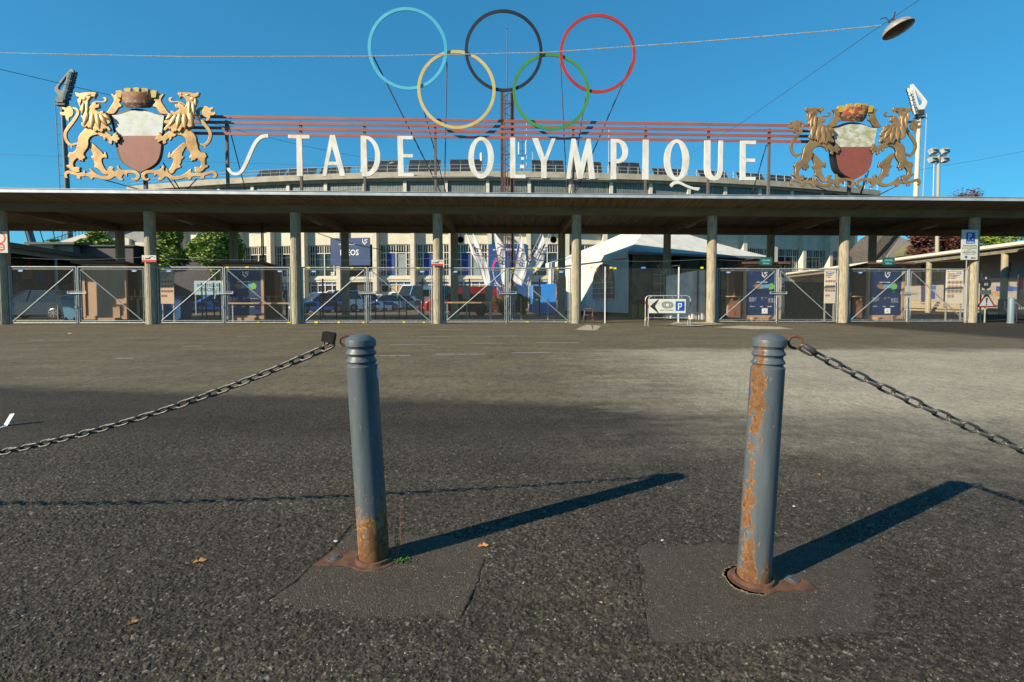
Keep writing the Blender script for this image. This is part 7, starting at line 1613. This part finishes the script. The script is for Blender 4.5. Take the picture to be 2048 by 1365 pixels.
# ------------------------------------------------------------------ person behind the left poster kiosk
SKIN = M("skin", (.30, .17, .11), rough=.6); JACK = M("dark_jacket", (.022, .025, .032), (.035, .038, .045), 8, rough=.8); TRS = M("dark_trousers", (.02, .022, .026), rough=.85); CAP = M("dark_cap", (.012, .02, .04), rough=.7)
PX, PY = P(579, 600, 25.8).x, 25.8; pr_ = thing('person', "person in dark cap and dark jacket standing behind the plank by the left poster kiosk", 'person', (PX, PY, 0), radians(20))
def skin(name, verts, edges, radii, mat, par, sub=1):
    me = bpy.data.meshes.new(name); me.from_pydata(verts, edges, []); o = bpy.data.objects.new(name, me); COL.objects.link(o)
    s_ = o.modifiers.new('s', 'SKIN'); s_.use_smooth_shade = True; sub_ = o.modifiers.new('u', 'SUBSURF'); sub_.levels = sub; sub_.render_levels = sub
    for i, rr in enumerate(radii): me.skin_vertices[0].data[i].radius = rr if isinstance(rr, tuple) else (rr, rr)
    me.skin_vertices[0].data[0].use_root = True
    dg = bpy.context.evaluated_depsgraph_get(); m2 = bpy.data.meshes.new_from_object(o.evaluated_get(dg)); bpy.data.objects.remove(o); m2.materials.clear(); m2.materials.append(mat)
    q = bpy.data.objects.new(name, m2); COL.objects.link(q); q.parent = par; WM[q.name] = WM[par.name]; return q
V = [(0, 0, 1.0), (0, 0, 1.2), (0, 0, 1.42), (0, 0, 1.53), (0, -.01, 1.60), (0, -.015, 1.70), (0, 0, 1.78), (.19, 0, 1.44), (.27, .01, 1.18), (.22, -.16, 1.03), (-.19, 0, 1.44), (-.27, .01, 1.18), (-.20, -.15, 1.05), (.10, 0, .92), (.11, -.01, .52), (.11, .01, .09), (.11, -.13, .04), (-.10, 0, .92), (-.12, -.01, .52), (-.12, .01, .09), (-.12, -.13, .04), (.19, -.22, .99), (-.17, -.21, 1.02)]
E = [(0, 1), (1, 2), (2, 3), (3, 4), (4, 5), (5, 6), (2, 7), (7, 8), (8, 9), (2, 10), (10, 11), (11, 12), (0, 13), (13, 14), (14, 15), (15, 16), (0, 17), (17, 18), (18, 19), (19, 20), (9, 21), (12, 22)]
Rr = [(.15, .11), (.15, .11), (.17, .11), .058, .062, (.078, .095), (.07, .085), .062, .048, .036, .062, .048, .036, .085, .06, .042, .036, .085, .06, .042, .036, .03, .03]
skin('body', V, E, Rr, SKIN, pr_)
jv = [(0, 0, .95), (0, 0, 1.2), (0, 0, 1.42), (0, 0, 1.50), (.19, 0, 1.44), (.275, .01, 1.18), (.225, -.15, 1.045), (-.19, 0, 1.44), (-.275, .01, 1.18), (-.205, -.14, 1.065)]
skin('jacket', jv, [(0, 1), (1, 2), (2, 3), (2, 4), (4, 5), (5, 6), (2, 7), (7, 8), (8, 9)], [(.185, .14), (.18, .135), (.195, .13), .075, .08, .066, .05, .08, .066, .05], JACK, pr_)
skin('trousers', [(0, 0, .98), (.10, 0, .90), (.11, -.01, .52), (.11, .01, .10), (-.10, 0, .90), (-.12, -.01, .52), (-.12, .01, .10)], [(0, 1), (1, 2), (2, 3), (0, 4), (4, 5), (5, 6)], [(.16, .12), .105, .08, .06, .105, .08, .06], TRS, pr_)
mb = MB(); mb.lathe([(.105, -.06), (.108, 0), (.10, .06), (.07, .10), (.001, .115)], 16, origin=(0, -.0, 1.745), cap=False); mb.box((0, -.13, 1.70), (.14, .1, .015)); mb.build('cap', CAP, pr_, smooth=50, local=True)
mb = MB()
for sx in (-1, 1): mb.box((sx * .035, -.108, 1.685), (.022, .012, .012)); mb.box((sx * .082, -.01, 1.67), (.02, .035, .06))
mb.add([(-.014, -.10, 1.64), (.014, -.10, 1.64), (0, -.13, 1.645), (0, -.105, 1.685)], [(0, 1, 2), (0, 2, 3), (1, 3, 2)]); mb.box((0, -.103, 1.615), (.045, .01, .008)); mb.build('face', SKIN, pr_, local=True)
for sx in (1, -1):
    c_ = Vector((.185 if sx > 0 else -.165, -.235 if sx > 0 else -.225, .985 if sx > 0 else 1.015)); ve = [tuple(c_)]; ed = []; rr = [(.04, .02)]
    for k in range(4): b0 = len(ve); x = -.03 + .02 * k; ve += [tuple(c_ + Vector((x, -.04, -.02))), tuple(c_ + Vector((x, -.075 + .006 * abs(k - 1.5), -.035))), tuple(c_ + Vector((x, -.085, -.06)))]; ed += [(0, b0), (b0, b0 + 1), (b0 + 1, b0 + 2)]; rr += [.010, .009, .008]
    b0 = len(ve); ve += [tuple(c_ + Vector((-sx * .045, -.02, -.01))), tuple(c_ + Vector((-sx * .055, -.055, -.02)))]; ed += [(0, b0), (b0, b0 + 1)]; rr += [.011, .009]
    skin('hand', ve, ed, rr, SKIN, pr_)
